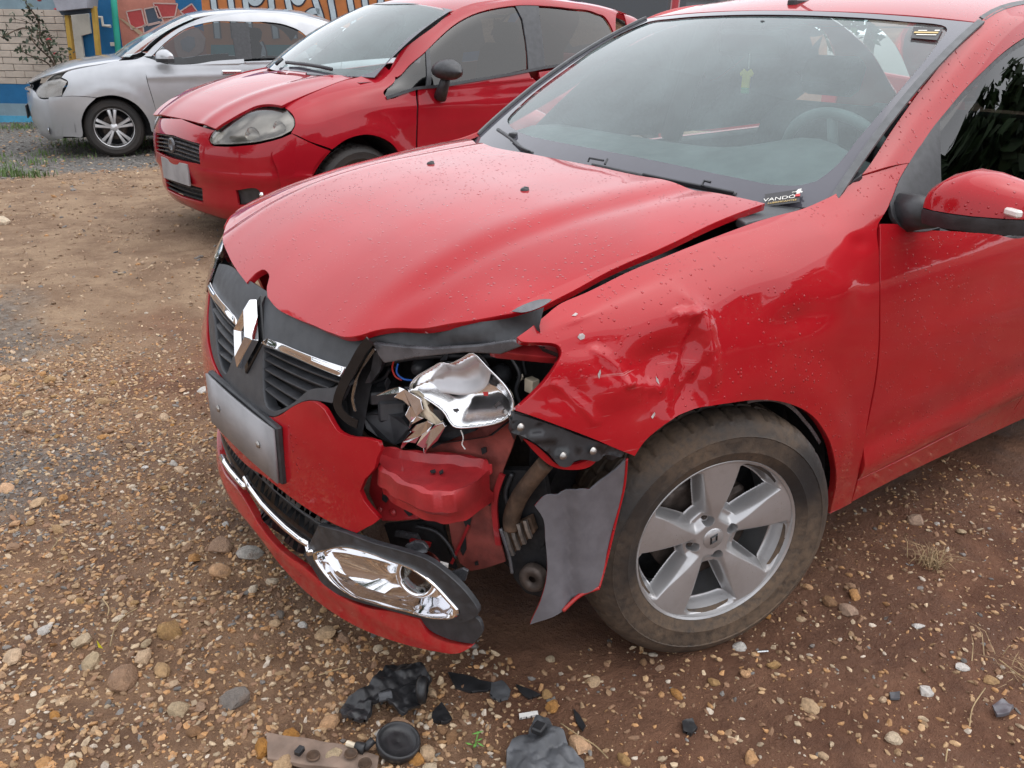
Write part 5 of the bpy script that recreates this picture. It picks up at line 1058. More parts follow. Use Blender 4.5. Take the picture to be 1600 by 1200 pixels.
MB().prism([(0.6034,0.3554,0.3403),(0.5323,0.4798,0.3889),(0.5252,0.4922,0.3157),(0.5162,0.5079,0.2716),(0.5643,0.4237,0.2914),(0.5963,0.3678,0.2943)], -HN, .01).build('radiator_side', M['dark_void'], car)
MB().prism([(0.6034,0.4057,0.3491),(0.5785,0.4494,0.3524),(0.574,0.4571,0.3387),(0.6053,0.4025,0.3353)], -HN, .008).build('bracket_tab', M['bracket_grey'], car)
MB().prism([(0.5923,0.4454,0.3443),(0.5678,0.4882,0.346),(0.5694,0.4854,0.3339),(0.5925,0.445,0.3329)], -HN, .008).build('bracket_tab', RP, car)
# plate bolts
for y in (-.12, .12): MB().lathe([(.0, .004), (.007, .003), (.009, .0)], c=(.782, y, .495), axis='x', n=12).build('plate_bolt', M['steel'], pl_, True)


# ------------------------------------------------------------------ red hatchback parked behind
def mir(half):
    """left-half outline from the centre line round to the centre line, mirrored to a full outline"""
    return list(half)+[(-p[0],)+tuple(p[1:]) for p in half[::-1]]
def mirx(surf):
    return lambda u, v: surf(u, v)*np.array([1, -1, 1])
fx, fy, fz, fa = FRAMES['P']
hatch = empty('red_hatchback', (fx, fy, fz), fa)
tag(hatch, 'red hatchback with black door mirrors parked behind the damaged car', 'car')
RF = M['red_paint_far']
PF = [(0.3933,6.247,1),(0.1458,7.208),(-0.0837,7.792),(-0.1685,8),(-0.3167,7.979),(-0.3236,7.502,1),(-0.3272,6.824),(-0.2044,5.009),(-0.2206,4.752),(-0.4298,5.616,1),(-0.4088,3.433),(-0.397,2.275),(-0.3844,1.211),(-0.3527,0.4004,1),(-0.301,1.258),(-0.2326,2.154),(-0.1339,2.622),(-0.0325,2.838),(0.0898,2.717),(0.2022,2.3,1),(0.3448,2.816),(0.4245,3.451,1),(0.3944,3.864),(0.381,4.491),(0.3864,5.367)]
arch_d = lambda uv, p: .008*sst(.47, .38, np.hypot(p[:, 0], p[:, 2]-.30))
def pcrease(uv, p): return -.010*np.exp(-((p[:, 2]-.60)/.09)**2)*sst(-.15, -.5, p[:, 0])+.006*np.exp(-((p[:, 2]-.80)/.03)**2)*sst(.1, -.4, p[:, 0])
panel('front_fender', PSIDE, PF, RF, hatch, res=.03, sc=SIDE_SC, flange=.012, disp=lambda uv, p: arch_d(uv, p)+pcrease(uv, p))
PD = [(-0.4518,5.557,1),(-0.4233,3.422),(-0.4117,2.267),(-0.3993,1.203),(-0.3679,0.3924,1)]+[(-.55,.4,1),(-1.38,.4,1),(-1.44,2),(-1.46,4)]+[(-1.376,5.981,1),(-1.223,5.964),(-0.8227,5.842),(-0.6245,5.675)]
panel('front_door', PSIDE, PD, RF, hatch, res=.035, sc=SIDE_SC, flange=.012, disp=pcrease)
panel('rear_door', PSIDE, [(-1.39,.4,1),(-2.05,.4,1),(-2.12,1.5),(-2.25,2.5),(-2.4,3.5),(-2.42,5.9,1),(-1.9,5.95),(-1.47,5.95,1),(-1.47,4),(-1.45,2)], RF, hatch, res=.04, sc=SIDE_SC, disp=pcrease)
panel('rear_quarter', PSIDE, [(-2.06,.4,1),(-2.13,1.5),(-2.26,2.55),(-2.5,3.0),(-2.72,2.4),(-2.82,.6,1),(-3.1,.8,1),(-3.12,4),(-3.08,7,1),(-2.8,8),(-2.6,8,1),(-2.55,7.2),(-2.5,6.5),(-2.43,5.9,1),(-2.41,3.5)], RF, hatch, res=.04, sc=SIDE_SC)
panel('sill', PSIDE, [(-.42,.38,1),(-2.08,.38,1),(-2.06,-.1,1),(-.40,-.1,1)], RF, hatch, res=.05, sc=SIDE_SC)
FRM = [(-0.3236,7.502,1),(-0.4088,7.947),(-0.5626,7.966),(-0.7315,7.883),(-0.9077,7.98,1)]+[(-.95,8),(-1.4,8),(-2.0,8),(-2.6,8,1)]+[(-2.321,6.406,1),(-2.325,6.552),(-2.3,6.782),(-2.196,6.932),(-1.901,6.986),(-1.622,7.003),(-1.41,7.056),(-1.233,7.124),(-1.042,7.207),(-0.8433,7.229),(-0.675,7.243),(-0.6018,7.228,1),(-0.4481,7.129),(-0.3308,6.806)]
panel('door_frame', PSIDE, FRM, RF, hatch, res=.03, sc=SIDE_SC, flange=.015)
panel('quarter_light', PSIDE, [(-0.2031,4.951,1),(-0.3308,6.806),(-0.45,7.159),(-0.5899,7.223,1),(-0.5117,5.843,1),(-0.3612,5.272),(-0.2206,4.752)], M['tinted_glass'], hatch, res=.05, sc=SIDE_SC, flange=0, off=-.012)
panel('door_glass', PSIDE, [(-0.6138,7.232,1),(-0.6731,7.221),(-0.8403,7.195),(-1.039,7.171),(-1.23,7.091),(-1.395,7.025),(-1.438,6.933),(-1.438,6.766),(-1.415,6.453),(-1.373,6.076,1),(-0.8265,5.937),(-0.5302,5.83,1)], M['tinted_glass'], hatch, res=.05, sc=SIDE_SC, flange=0, off=-.012)
panel('rear_door_glass', PSIDE, [(-1.617,6.961,1),(-1.895,6.941),(-2.191,6.896),(-2.296,6.753),(-2.312,6.479),(-2.271,6.289,1)]+[(-2.40,6.0,1)]+[(-1.537,6.095,1)], M['tinted_glass'], hatch, res=.05, sc=SIDE_SC, flange=0, off=-.012)
panel('door_post', PSIDE, [(-1.409,7.046,1),(-1.621,6.994,1),(-1.542,6.081,1),(-1.383,6.059,1),(-1.421,6.452),(-1.438,6.766)], M['grey_plastic'], hatch, res=.05, sc=SIDE_SC, flange=.01, off=-.003)
panel('window_divider', PSIDE, [(-0.5858,7.243,1),(-0.6199,7.234,1),(-0.5372,5.677,1),(-0.5046,5.705,1)], M['grey_plastic'], hatch, res=.05, sc=SIDE_SC, flange=.01, off=-.003)
strip('belt_moulding', [PSIDE(u, v)+np.array([0, .004, 0]) for u, v in [p[:2] for p in [(-0.2077,4.768),(-0.4291,5.57),(-0.6256,5.75),(-0.8246,5.893),(-1.225,5.992),(-1.526,6.051),(-1.875,6.068)]]], .018, .006, M['grey_plastic'], hatch, (0, 1, .2))
MS = mirx(PSIDE)
for nm, o in (('front_fender', PF), ('front_door', PD), ('door_frame', FRM)): panel(nm, MS, o, RF, hatch, res=.05, sc=SIDE_SC)
panel('rear_quarter', MS, [(-1.45,.4,1),(-2.05,.4,1),(-2.26,2.5),(-2.5,3),(-2.72,2.4),(-2.8,.6,1),(-3.1,.8,1),(-3.12,4),(-3.08,7,1),(-2.8,8),(-2.6,8,1),(-2.5,6.5),(-2.43,5.9),(-1.47,5.95,1)], RF, hatch, res=.06, sc=SIDE_SC)
panel('door_glass', MS, [(-.45,6.2,1),(-.9,7.0),(-1.4,7.3),(-2.0,7.3),(-2.45,6.9),(-2.42,6.0,1)], M['side_glass'], hatch, res=.06, sc=SIDE_SC, flange=0)
PHH = [(.735,0)]+[(0.7322,0.4679,1),(0.6679,0.4977),(0.5832,0.5174),(0.4999,0.5312),(0.4532,0.583),(0.4168,0.6739,1),(0.1358,0.627),(-0.1235,0.5535),(-0.1948,0.5429,1),(-0.0761,0.4234),(0.0044,0.2509)]+[(-.16,0)]
ph = [(p[0], p[1])+tuple(p[2:]) for p in PHH]
panel('bonnet', PHOOD, ph+[(p[0], -p[1])+tuple(p[2:]) for p in ph[::-1] if abs(p[1]) > 1e-6], RF, hatch, res=.03, flange=.015, disp=lambda uv, p: .008*np.exp(-((np.abs(uv[:, 1])-.40+.12*(uv[:, 0]-.1))/.06)**2))
PB = [(0, .718)]+[(0.1639,0.7074),(0.4176,0.6893,1),(0.3993,0.6743),(0.3935,0.6429),(0.4252,0.614),(0.497,0.6091),(0.6263,0.621),(0.719,0.6417),(0.7583,0.6646),(0.7766,0.6873,1),(0.8165,0.644),(0.86,0.59,1)]+[(.835,.50),(.82,.36),(.80,.24,1),(.66,.185),(.4,.155),(0,.15)]
HG = [(-0.0056,0.6321),(0.3314,0.6113,1),(0.3366,0.4943,1),(0.0472,0.4882)]; gl_ = [(0, HG[1][1]+.018)]+[(HG[1][0], HG[1][1], 1), (HG[2][0], HG[2][1], 1)]+[(0, HG[2][1]-.004)]
HL = [(0.1853,0.3438),(0.2882,0.3476,1),(0.2765,0.259,1),(0.1372,0.2547)]; gl2 = [(0, HL[1][1]+.005), (HL[1][0], HL[1][1], 1), (HL[2][0], HL[2][1], 1), (0, HL[2][1]-.006)]
FG = [(0.5624,0.3645,1),(0.6873,0.3733),(0.6932,0.3438),(0.6553,0.3003),(0.5613,0.2778,1)]; FGR = [(-p[0],)+tuple(p[1:]) for p in FG[::-1]]
pbd = lambda uv, p: .010*np.exp(-((uv[:, 1]-.435)/.02)**2)*sst(.2, .35, np.abs(uv[:, 0]))-.008*np.exp(-((uv[:, 1]-.36)/.05)**2)+.006*np.exp(-((uv[:, 1]-.19)/.02)**2)
panel('bumper', PFRONT, mir(PB), RF, hatch, res=.03, flange=.02, holes=[mir(gl_), mir(gl2), FG, FGR], disp=pbd)
panel('bumper_corner', PSIDE, [(0.4228,3.353,1),(0.3462,2.719),(0.2071,2.223,1),(0.2589,1.875),(0.3061,1.484)]+[(.375,.6),(.38,.2,1),(.50,.1,1),(.52,1.5),(.54,2.6)], RF, hatch, res=.03, sc=SIDE_SC, flange=.02, off=-.002)
panel('grille_back', PFRONT, mir([(0,.66),(.36,.64,1),(.36,.16,1),(0,.15)]), M['dark_void'], hatch, res=.08, flange=0, off=-.05)
for k in range(5):
    z = gl_[2][1]+(gl_[1][1]-gl_[2][1])*(k+.5)/5; strip('grille_slat', [PFRONT(y, z+.018*(1-(y/gl_[1][0])**2))-np.array([.012, 0, 0]) for y in np.linspace(-gl_[1][0], gl_[1][0], 11)], .014, .004, M['bracket_grey'], hatch, (.3, 0, 1))
for k in range(3):
    z = gl2[2][1]+(gl2[1][1]-gl2[2][1])*(k+.5)/3; strip('lower_grille_slat', [PFRONT(y, z)-np.array([.012, 0, 0]) for y in np.linspace(-gl2[1][0], gl2[1][0], 9)], .012, .004, M['black_plastic'], hatch, (.3, 0, 1))
b_ = MB(); q = PFRONT(0, (gl_[1][1]+gl_[2][1])/2+.02); b_.lathe([(.0, .004), (.026, .004), (.028, .007), (.040, .006), (.042, -.004)], c=q, axis='x', n=24); b_.build('badge', M['bracket_grey'], hatch, True)
for o, s in ((FG, 1), (FGR, -1)):
    panel('fog_recess', PFRONT, o, M['black_plastic'], hatch, res=.04, flange=.0, off=-.03)
    c = PFRONT(s*FG[1][0]*.985, FG[2][1]+.002); MB().lathe([(.0, .0), (.018, -.002), (.024, -.012)], c=np.array(c)-np.array([.012, 0, 0]), axis='x', n=18).build('fog_lamp', M['chrome_rough'], hatch, True)
# headlamps: tall tear-drop lens over a reflector
HLO = [(0.412,0.6374),(0.4185,0.6826),(0.4564,0.7388),(0.4852,0.7813),(0.4986,0.8138),(0.5435,0.8238),(0.6295,0.8196),(0.7072,0.7957),(0.7568,0.7539),(0.7703,0.7043),(0.7552,0.6781),(0.7157,0.657),(0.6227,0.6362),(0.4936,0.6228),(0.4331,0.6216)]
def PHL(y, z):
    y, z = np.broadcast_arrays(np.asarray(y, float), np.asarray(z, float)); a = PFRONT(y, z); ay = np.abs(y); return a
for s in (1, -1):
    o = [(s*p[0], p[1]) for p in HLO]; o = o if s > 0 else o[::-1]
    panel('headlamp_lens', PFRONT, o, M['smoky_lens'], hatch, res=.03, flange=.01, off=.002, edge=lambda d: .012*sst(0, .06, d))
    panel('headlamp_bowl', PFRONT, o, M['reflector_matt'], hatch, res=.03, flange=.0, off=-.008, edge=lambda d: -.03*sst(0, .05, d))
HB = [(0.6423,0.6761),(0.625,0.7479),(0.7281,0.7185)]
for s in (1, -1):
    for (k, r_) in ((0, .040), (2, .034)):
        c = np.array(PFRONT(HB[k][0], HB[k][1]))*np.array([1, s, 1])-np.array([.035, s*.02, 0]); MB().lathe([(.0, -.02), (r_*.6, -.012), (r_, .012), (r_*1.15, .014)], c=c, axis='x', n=24, rot=rotm((0, 0, 1), s*.6)).build('headlamp_reflector', M['chrome_rough'], hatch, True)
# windscreen, roof, cowl
PWO = [(-1,.0,1),(0,-.02),(1,.0,1),(1.0,.5),(1.0,1.0,1),(0,1.0),(-1,1.0,1),(-1,.5)]
panel('windscreen_glass', PWS, PWO, M['windscreen'], hatch, res=.06, sc=(.6, .85), flange=0, off=-.003)
panel('black_border', PWS, PWO, M['frit'], hatch, res=.05, sc=(.6, .85), flange=.002, holes=[[(-.95,.06),(0,.05),(.95,.06),(.955,.5),(.95,.95),(0,.96),(-.95,.95),(-.955,.5)]], off=.001)
panel('roof', PROOF, [(-.885,.555,1),(-.84,.25),(-.832,0),(-.84,-.25),(-.885,-.555,1),(-1.4,-.56),(-2.0,-.555),(-2.62,-.54,1),(-2.68,0),(-2.62,.54,1),(-2.0,.555),(-1.4,.56)], RF, hatch, res=.05, flange=.015)
panel('tailgate', PROOF, [(-2.64,.53,1),(-2.69,0),(-2.64,-.53,1),(-3.15,-.55,1),(-3.18,0),(-3.15,.55,1)], M['tinted_glass'], hatch, res=.08, flange=0)
b_ = MB(); b_.add([PWS(u, -.04)+np.array([.0, 0, -.004]) for u in np.linspace(-1, 1, 15)]+[PWS(u, 0.0)+np.array([.10, 0, -.008-.02*abs(u)]) for u in np.linspace(-1, 1, 15)], [(i, i+1, 16+i, 15+i) for i in range(14)]); b_.build('cowl', M['black_plastic'], hatch, True)
for pts in (np.array([(-0.0951,-0.1568,1.008),(-0.0884,0.0919,1.008),(-0.1001,0.271,1),(-0.1126,0.3879,0.9903)]), np.array([(-0.0907,-0.2931,0.9904),(-0.1138,-0.2983,1.006),(-0.1419,-0.2939,1.026)])):
    b_ = MB(); b_.tube(pts+np.array([.02, 0, .015]), .012, 6); b_.build('wiper', M['black_plastic'], hatch, True)
# mirrors (black, on a stalk)
def pod(parent, c, s, mat):
    b_ = MB(); V = []; n = 14
    for i, t in enumerate(np.linspace(0, 1, 9)):
        r = math.sin(math.pi*min(1, max(.02, t)))**.55
        for k in range(n):
            a = 2*math.pi*k/n; V.append((c[0]+.105*r*math.cos(a)*(1.1 if math.cos(a) > 0 else .6), c[1]+s*(t-.5)*.24, c[2]+.062*r*math.sin(a)+.012*math.sin(t*3)))
    b_.add(V, [(i*n+k, i*n+(k+1) % n, (i+1)*n+(k+1) % n, (i+1)*n+k) for i in range(8) for k in range(n)]); o = b_.build('mirror_housing', mat, parent, True)
    b_ = MB(); b_.tube([(c[0]+.0, c[1]-s*.10, c[2]-.16), (c[0], c[1]-s*.06, c[2]-.09), (c[0], c[1]-s*.03, c[2]-.03)], [.042, .034, .03], 10); b_.build('mirror_stalk', mat, parent, True)
pod(hatch, [(-0.594,0.93,1.006)][0], 1, M['black_plastic']); pod(hatch, np.array([(-0.594,0.93,1.006)][0])*np.array([1, -1, 1]), -1, M['black_plastic'])
hq = [(-1.363,0.8298,0.8408)][0]; MB().box(np.array(hq)+np.array([0, .01, 0]), (.075, .012, .012), None, .006).build('door_handle', RF, hatch)
for (x, s) in ((0, 1), (0, -1), (-2.51, 1), (-2.51, -1)): wheel(hatch, (x, s*.79, .298), 0, 'five', M['tyre_far'], M['alloy'], .96, s < 0)
b_ = MB(); b_.box((-1.15, 0, .35), (1.75, .64, .16)); b_.box((-.1, 0, .6), (.40, .52, .2)); b_.build('underbody', M['dark_void'], hatch)
for s in (1, -1):
    for xc in (0, -2.51):
        a = np.linspace(-.1, math.pi+.1, 16); V = []
        for t in a: V += [(xc+.37*math.cos(t), s*.81, .30+.36*math.sin(t)), (xc+.37*math.cos(t), s*.45, .30+.36*math.sin(t))]
        wb = MB(); wb.add(V, [(2*i, 2*i+1, 2*i+3, 2*i+2) for i in range(15)]); wb.build('wheel_housing', M['dark_void'], hatch, True)
b_ = MB(); b_.box((-.55, 0, .90), (.28, .62, .05), None, .03); b_.build('dashboard', M['interior'], hatch)
for y in (.35, -.35):
    b_ = MB(); b_.box((-1.45, y, .80), (.07, .22, .36), rotm((0, 1, 0), -.25), .05); b_.box((-1.56, y, 1.22), (.05, .11, .07), rotm((0, 1, 0), -.25), .03); b_.build('seat', M['seat'], hatch)
b_ = MB(); b_.box((.80+.012, 0, .415), (.006, .20, .065), None, .002); b_.build('number_plate', M['plate'], hatch)

# ------------------------------------------------------------------ silver saloon
fx, fy, fz, fa = FRAMES['E']
sedan = empty('silver_saloon', (fx, fy, fz), fa); tag(sedan, 'silver saloon parked in front of the painted wall', 'car')
SV = M['silver_paint']
EF = [(0.417,4.666,1),(0.3458,5.691),(0.206,5.845),(0.024,6.155),(-0.1358,6.773),(-0.3134,6.68),(-0.3716,6.894,1),(-0.3889,6.741),(-0.3711,3.528),(-0.4046,1.871),(-0.4314,0.8925)]+[(-.44,.3,1)]+[(-0.3536,0.2809),(-0.3457,0.7042),(-0.2836,1.433),(-0.169,2.008),(-0.0306,2.296),(0.1212,2.199,1),(0.249,2.353),(0.4372,2.496,1),(0.3626,3.915)]
panel('front_fender', ESIDE, EF, SV, sedan, res=.04, sc=SIDE_SC, disp=arch_d)
EB = [(0,.60)]+[(0.6058,0.6251),(0.6512,0.5851),(0.7429,0.5877),(0.7927,0.6084,1)]+[(.775,.58,1),(.77,.45),(.765,.3),(.74,.2,1),(.6,.165),(0,.16)]
panel('bumper', EFRONT, mir(EB), SV, sedan, res=.05, flange=.015, holes=[mir([(0,.34),(.30,.33),(.44,.285),(.46,.24),(.40,.215),(0,.21)])])
panel('bumper_corner', ESIDE, [(0.4377,2.467,1),(0.25,2.308),(0.128,2.159,1),(0.2455,1.493),(0.2987,0.8663),(0.3112,0.1082)]+[(.40,.1,1),(.56,.1,1),(.58,1.4),(.56,2.6,1)], SV, sedan, res=.04, sc=SIDE_SC, flange=.004, off=.003)
panel('lower_grille', EFRONT, mir([(0,.36),(.48,.35,1),(.48,.2,1),(0,.19)]), M['black_plastic'], sedan, res=.08, flange=0, off=-.03)
panel('upper_grille', EFRONT, mir([(0,.76),(.3,.75),(.50,.70,1),(.46,.60,1),(0,.59)]), M['black_plastic'], sedan, res=.08, flange=0, off=-.01)
for z in (.64, .70): strip('grille_bar', [EFRONT(y, z)+np.array([.004, 0, 0]) for y in np.linspace(-.46, .46, 13)], .02, .01, M['chrome'], sedan, (1, 0, 0))
EHL = [(0.6057,0.6312),(0.675,0.7388),(0.7495,0.7786,1),(0.7894,0.7564,1),(0.7928,0.6236,1),(0.7431,0.603),(0.6519,0.5974)]
for s in (1, -1):
    o = [(s*p[0],)+tuple(p[1:]) for p in EHL]; o = o if s > 0 else o[::-1]
    panel('headlamp_lens', EFRONT, o, M['clear_lens'], sedan, res=.04, flange=.01, off=.003)
    panel('headlamp_bowl', EFRONT, o, M['orange_lens'], sedan, res=.03, flange=0, off=-.004, edge=lambda d: -.03*sst(0, .05, d))
    c = EFRONT(s*.66, .275); MB().lathe([(.0, .0), (.03, -.002), (.045, -.012)], c=np.array(c)+np.array([.006, 0, 0]), axis='x', n=16).build('fog_lamp', M['chrome_rough'], sedan, True)
eh = [(.775,0),(.77,.3),(.72,.5,1)]+[(0.4072,0.7),(0.3434,0.7),(0.205,0.7),(0.0239,0.7),(-0.1357,0.6528,1)]+[(-.2,.4),(-.13,0)]
panel('bonnet', EHOOD, eh+[(p[0], -p[1])+tuple(p[2:]) for p in eh[::-1] if abs(p[1]) > 1e-6], SV, sedan, res=.04, flange=.012)
ED = [(-0.3941,6.643,1),(-0.3772,3.526),(-0.4107,1.87),(-0.4377,0.8918)]+[(-.47,.4,1),(-1.30,.4,1)]+[(-1.341,3.985),(-1.357,5.999,1),(-1.024,5.931),(-0.6297,5.562)]
panel('front_door', ESIDE, ED, SV, sedan, res=.05, sc=SIDE_SC, disp=lambda uv, p: .006*np.exp(-((p[:, 2]-.80)/.03)**2))
panel('rear_door', ESIDE, [(-1.315,.4,1),(-2.0,.4,1),(-2.1,1.5),(-2.25,2.5),(-2.35,3.5),(-2.4,5.9,1),(-1.345,5.85,1),(-1.34,3)], SV, sedan, res=.06, sc=SIDE_SC)
panel('rear_quarter', ESIDE, [(-2.02,.4,1),(-2.12,1.5),(-2.27,2.55),(-2.5,2.95),(-2.75,2.4),(-2.85,.6,1),(-3.3,.8,1),(-3.35,4),(-3.3,7,1),(-2.8,8),(-2.5,8,1),(-2.45,7),(-2.41,5.9,1),(-2.36,3.5)], SV, sedan, res=.06, sc=SIDE_SC)
panel('sill', ESIDE, [(-.42,.38,1),(-2.05,.38,1),(-2.03,0,1),(-.4,0,1)], SV, sedan, res=.08, sc=SIDE_SC)
EFR = [(-0.3716,6.894,1),(-0.4835,7.67),(-0.6904,8),(-0.8578,7.968)]+[(-1.0,8),(-1.4,8),(-2.0,8),(-2.5,8,1)]+[(-2.111,6.37,1),(-2.077,6.493),(-2.018,6.633),(-1.865,6.782),(-1.667,6.838),(-1.442,6.856),(-1.26,6.941),(-1.105,7.065),(-0.9488,7.2),(-0.75,7.465),(-0.5637,7.258),(-0.4445,6.663,1)]
panel('door_frame', ESIDE, EFR, SV, sedan, res=.04, sc=SIDE_SC)
panel('door_glass', ESIDE, [(-0.455,6.514,1),(-0.5628,7.197),(-0.7479,7.325),(-0.9468,7.113),(-1.104,7.019),(-1.258,6.9),(-1.301,6.828),(-1.303,6.648),(-1.278,6.012,1),(-0.6297,5.562),(-0.4558,5.237,1)], M['side_glass'], sedan, res=.06, sc=SIDE_SC, flange=0, off=-.01)
panel('door_post', ESIDE, [(-1.272,6.904,1),(-1.454,6.829,1),(-1.442,5.985,1),(-1.277,5.952,1)], M['black_plastic'], sedan, res=.06, sc=SIDE_SC, off=-.003)
panel('rear_door_glass', ESIDE, [(-1.44,6.823,1),(-1.665,6.804),(-1.863,6.75),(-2.016,6.602),(-2.087,6.432,1)]+[(-2.38,6.0,1)]+[(-1.436,6.014,1)], M['side_glass'], sedan, res=.06, sc=SIDE_SC, flange=0, off=-.01)
MS = mirx(ESIDE)
for nm, o in (('front_fender', EF), ('front_door', ED), ('door_frame', EFR)): panel(nm, MS, o, SV, sedan, res=.07, sc=SIDE_SC)
panel('rear_quarter', MS, [(-1.35,.4,1),(-2.0,.4,1),(-2.27,2.5),(-2.5,2.95),(-2.75,2.4),(-2.85,.6,1),(-3.3,.8,1),(-3.35,4),(-3.3,7,1),(-2.8,8),(-2.5,8,1),(-2.45,7),(-2.41,5.9),(-1.35,5.85,1)], SV, sedan, res=.07, sc=SIDE_SC)
panel('windscreen_glass', EWS, PWO, M['windscreen'], sedan, res=.08, sc=(.6, .85), flange=0)
panel('roof', EROOF, [(-.905,.56,1),(-.86,.25),(-.85,0),(-.86,-.25),(-.905,-.56,1),(-1.4,-.565),(-2.0,-.56),(-2.4,-.56,1),(-2.44,0),(-2.4,.56,1),(-2.0,.56),(-1.4,.565)], SV, sedan, res=.06)
panel('rear_screen', EROOF, [(-2.42,.55,1),(-2.45,0),(-2.42,-.55,1),(-2.95,-.6,1),(-2.97,0),(-2.95,.6,1)], M['side_glass'], sedan, res=.08, flange=0)
panel('boot_lid', EROOF, [(-2.97,.6,1),(-2.99,0),(-2.97,-.6,1),(-3.38,-.58,1),(-3.38,0),(-3.38,.58,1)], SV, sedan, res=.08)
mc = [(-0.5399,0.9,1.008)][0]
for s in (1, -1):
    c_, h_ = mirror_shell(sedan, (mc[0], mc[1]*s-(.03 if s > 0 else .17), mc[2]-.03), M['chrome_rough'] if False else SV, M['black_plastic'], .20)
hq = [(-1.216,0.8325,0.8363)][0]; MB().box(np.array(hq)+np.array([0, .012, 0]), (.10, .012, .022), None, .01).build('door_handle', M['chrome_rough'], sedan)
for (x, s) in ((0, 1), (0, -1), (-2.55, 1), (-2.55, -1)): wheel(sedan, (x, s*.765, .295), 0, 'ten', M['tyre_far'], M['alloy_bright'], .95, s < 0)
b_ = MB(); b_.box((-1.3, 0, .35), (1.9, .62, .16)); b_.box((-.05, 0, .6), (.42, .52, .2)); b_.build('underbody', M['dark_void'], sedan)
for s in (1, -1):
    for xc in (0, -2.55):
        a = np.linspace(-.1, math.pi+.1, 16); V = []
        for t in a: V += [(xc+.37*math.cos(t), s*.80, .30+.36*math.sin(t)), (xc+.37*math.cos(t), s*.45, .30+.36*math.sin(t))]
        wb = MB(); wb.add(V, [(2*i, 2*i+1, 2*i+3, 2*i+2) for i in range(15)]); wb.build('wheel_housing', M['dark_void'], sedan, True)
b_ = MB(); b_.box((-.55, 0, .88), (.28, .62, .05), None, .03); b_.build('dashboard', M['interior'], sedan)
for y in (.35, -.35):
    b_ = MB(); b_.box((-1.45, y, .80), (.07, .22, .36), rotm((0, 1, 0), -.25), .05); b_.box((-1.56, y, 1.20), (.05, .11, .07), rotm((0, 1, 0), -.25), .03); b_.build('seat', M['seat'], sedan)
b_ = MB(); b_.box((.835, 0, .42), (.006, .20, .065), None, .002); b_.build('number_plate', M['card_black'], sedan)

# ------------------------------------------------------------------ third red car, only its cab shows
tc = empty('red_pickup', (-6.75, -4.75, 0), 2.35); tag(tc, 'red vehicle half hidden behind the red hatchback, only its cab showing', 'car')
RT = M['red_paint_third']
def cab(name, pts, mat, hw, t=.05):
    b_ = MB(); b_.prism([(x, -hw, z) for x, z in pts], (0, 1, 0), 2*hw); return b_.build(name, mat, tc, False, .03)
cab('lower_body', [(-2.3,.35),(2.1,.35),(2.2,.55),(2.15,.85),(1.0,1.02),(.7,1.08),(-2.35,1.08),(-2.4,.7)], RT, .84)
cab('roof', [(-.02,1.66),(-.3,1.72),(-1.6,1.72),(-1.85,1.64),(-1.85,1.60),(-.02,1.60)], RT, .66)
for s in (1, -1):
    for a, b in (((.72,1.06),(.0,1.64)), ((-.75,1.06),(-.72,1.64)), ((-1.95,1.06),(-1.82,1.64))):
        b_ = MB(); b_.tube([(a[0], s*.79, a[1]), (b[0], s*.65, b[1])], .045, 8); b_.build('pillar', RT, tc)
    b_ = MB(); b_.add([(.62, s*.785, 1.09), (-.70, s*.785, 1.09), (-.68, s*.655, 1.60), (-.02, s*.655, 1.60)], [(0, 1, 2, 3)]); b_.build('door_glass', M['side_glass'], tc)
    b_ = MB(); b_.add([(-.8, s*.785, 1.09), (-1.9, s*.785, 1.09), (-1.8, s*.655, 1.60), (-.77, s*.655, 1.60)], [(0, 1, 2, 3)]); b_.build('door_glass', M['side_glass'], tc)
b_ = MB(); b_.add([(.72, -.74, 1.09), (.72, .74, 1.09), (.02, .62, 1.62), (.02, -.62, 1.62)], [(0, 1, 2, 3)]); b_.build('windscreen_glass', M['windscreen'], tc)
for (x, s) in ((1.3, 1), (1.3, -1), (-1.5, 1), (-1.5, -1)): wheel(tc, (x, s*.80, .33), 0, 'five', M['tyre_far'], M['alloy'], 1.05, s < 0)


# ------------------------------------------------------------------ ground
def gh(x, y):
    """ground height"""
    x = np.asarray(x, float); y = np.asarray(y, float)
    h = .05*fbm(x*.35, y*.35, 3, 1)+.022*fbm(x*1.7, y*1.7, 4, 2)+.012*fbm(x*7, y*7, 3, 3)+.006*fbm(x*28, y*28, 2, 4)
    far = sst(2.2, 5, np.hypot(x-.4, y-.3)); h = h*(.45+.55*far)
    h = h+.075*sst(-2.0, -3.3, y)*sst(-7.6, -6.2, y)-.01*sst(-7.0, -8, y)
    h = h+.05*np.exp(-(((x-.75)/.55)**2+((y+6.4)/.8)**2))*(fbm(x*4, y*4, 3, 9)+.6)       # small heap at the far left
    for (cx, cy) in ((0, .70), (0, -.70), (-2.635, .72), (-2.635, -.72)):
        q = np.exp(-((((x-cx)/.22)**2+((y-cy)/.17)**2)**1.5)); h = h*(1-q)-.004*q
    for (lx, ly) in ((0, .72), (0, -.72), (-2.5, .72), (-2.5, -.72)):
        for fr_, zz in (('P', .075), ('E', -.01)):
            fx, fy, fz, fa = FRAMES[fr_]; cx, cy = fx+math.cos(fa)*lx-math.sin(fa)*ly, fy+math.sin(fa)*lx+math.cos(fa)*ly
            q = np.exp(-((((x-cx)/.3)**2+((y-cy)/.3)**2)**1.5)); h = h*(1-q)+zz*q
    return h
def graded(lo, hi, step, growth, far):
    a = list(np.arange(lo, hi, step)); s = step; L = [lo]; 
    while L[-1] > -far: s *= growth; L.append(L[-1]-s)
    s = step; H = [a[-1]]
    while H[-1] < far: s *= growth; H.append(H[-1]+s)
    return np.array(L[1:][::-1]+a+H[1:])
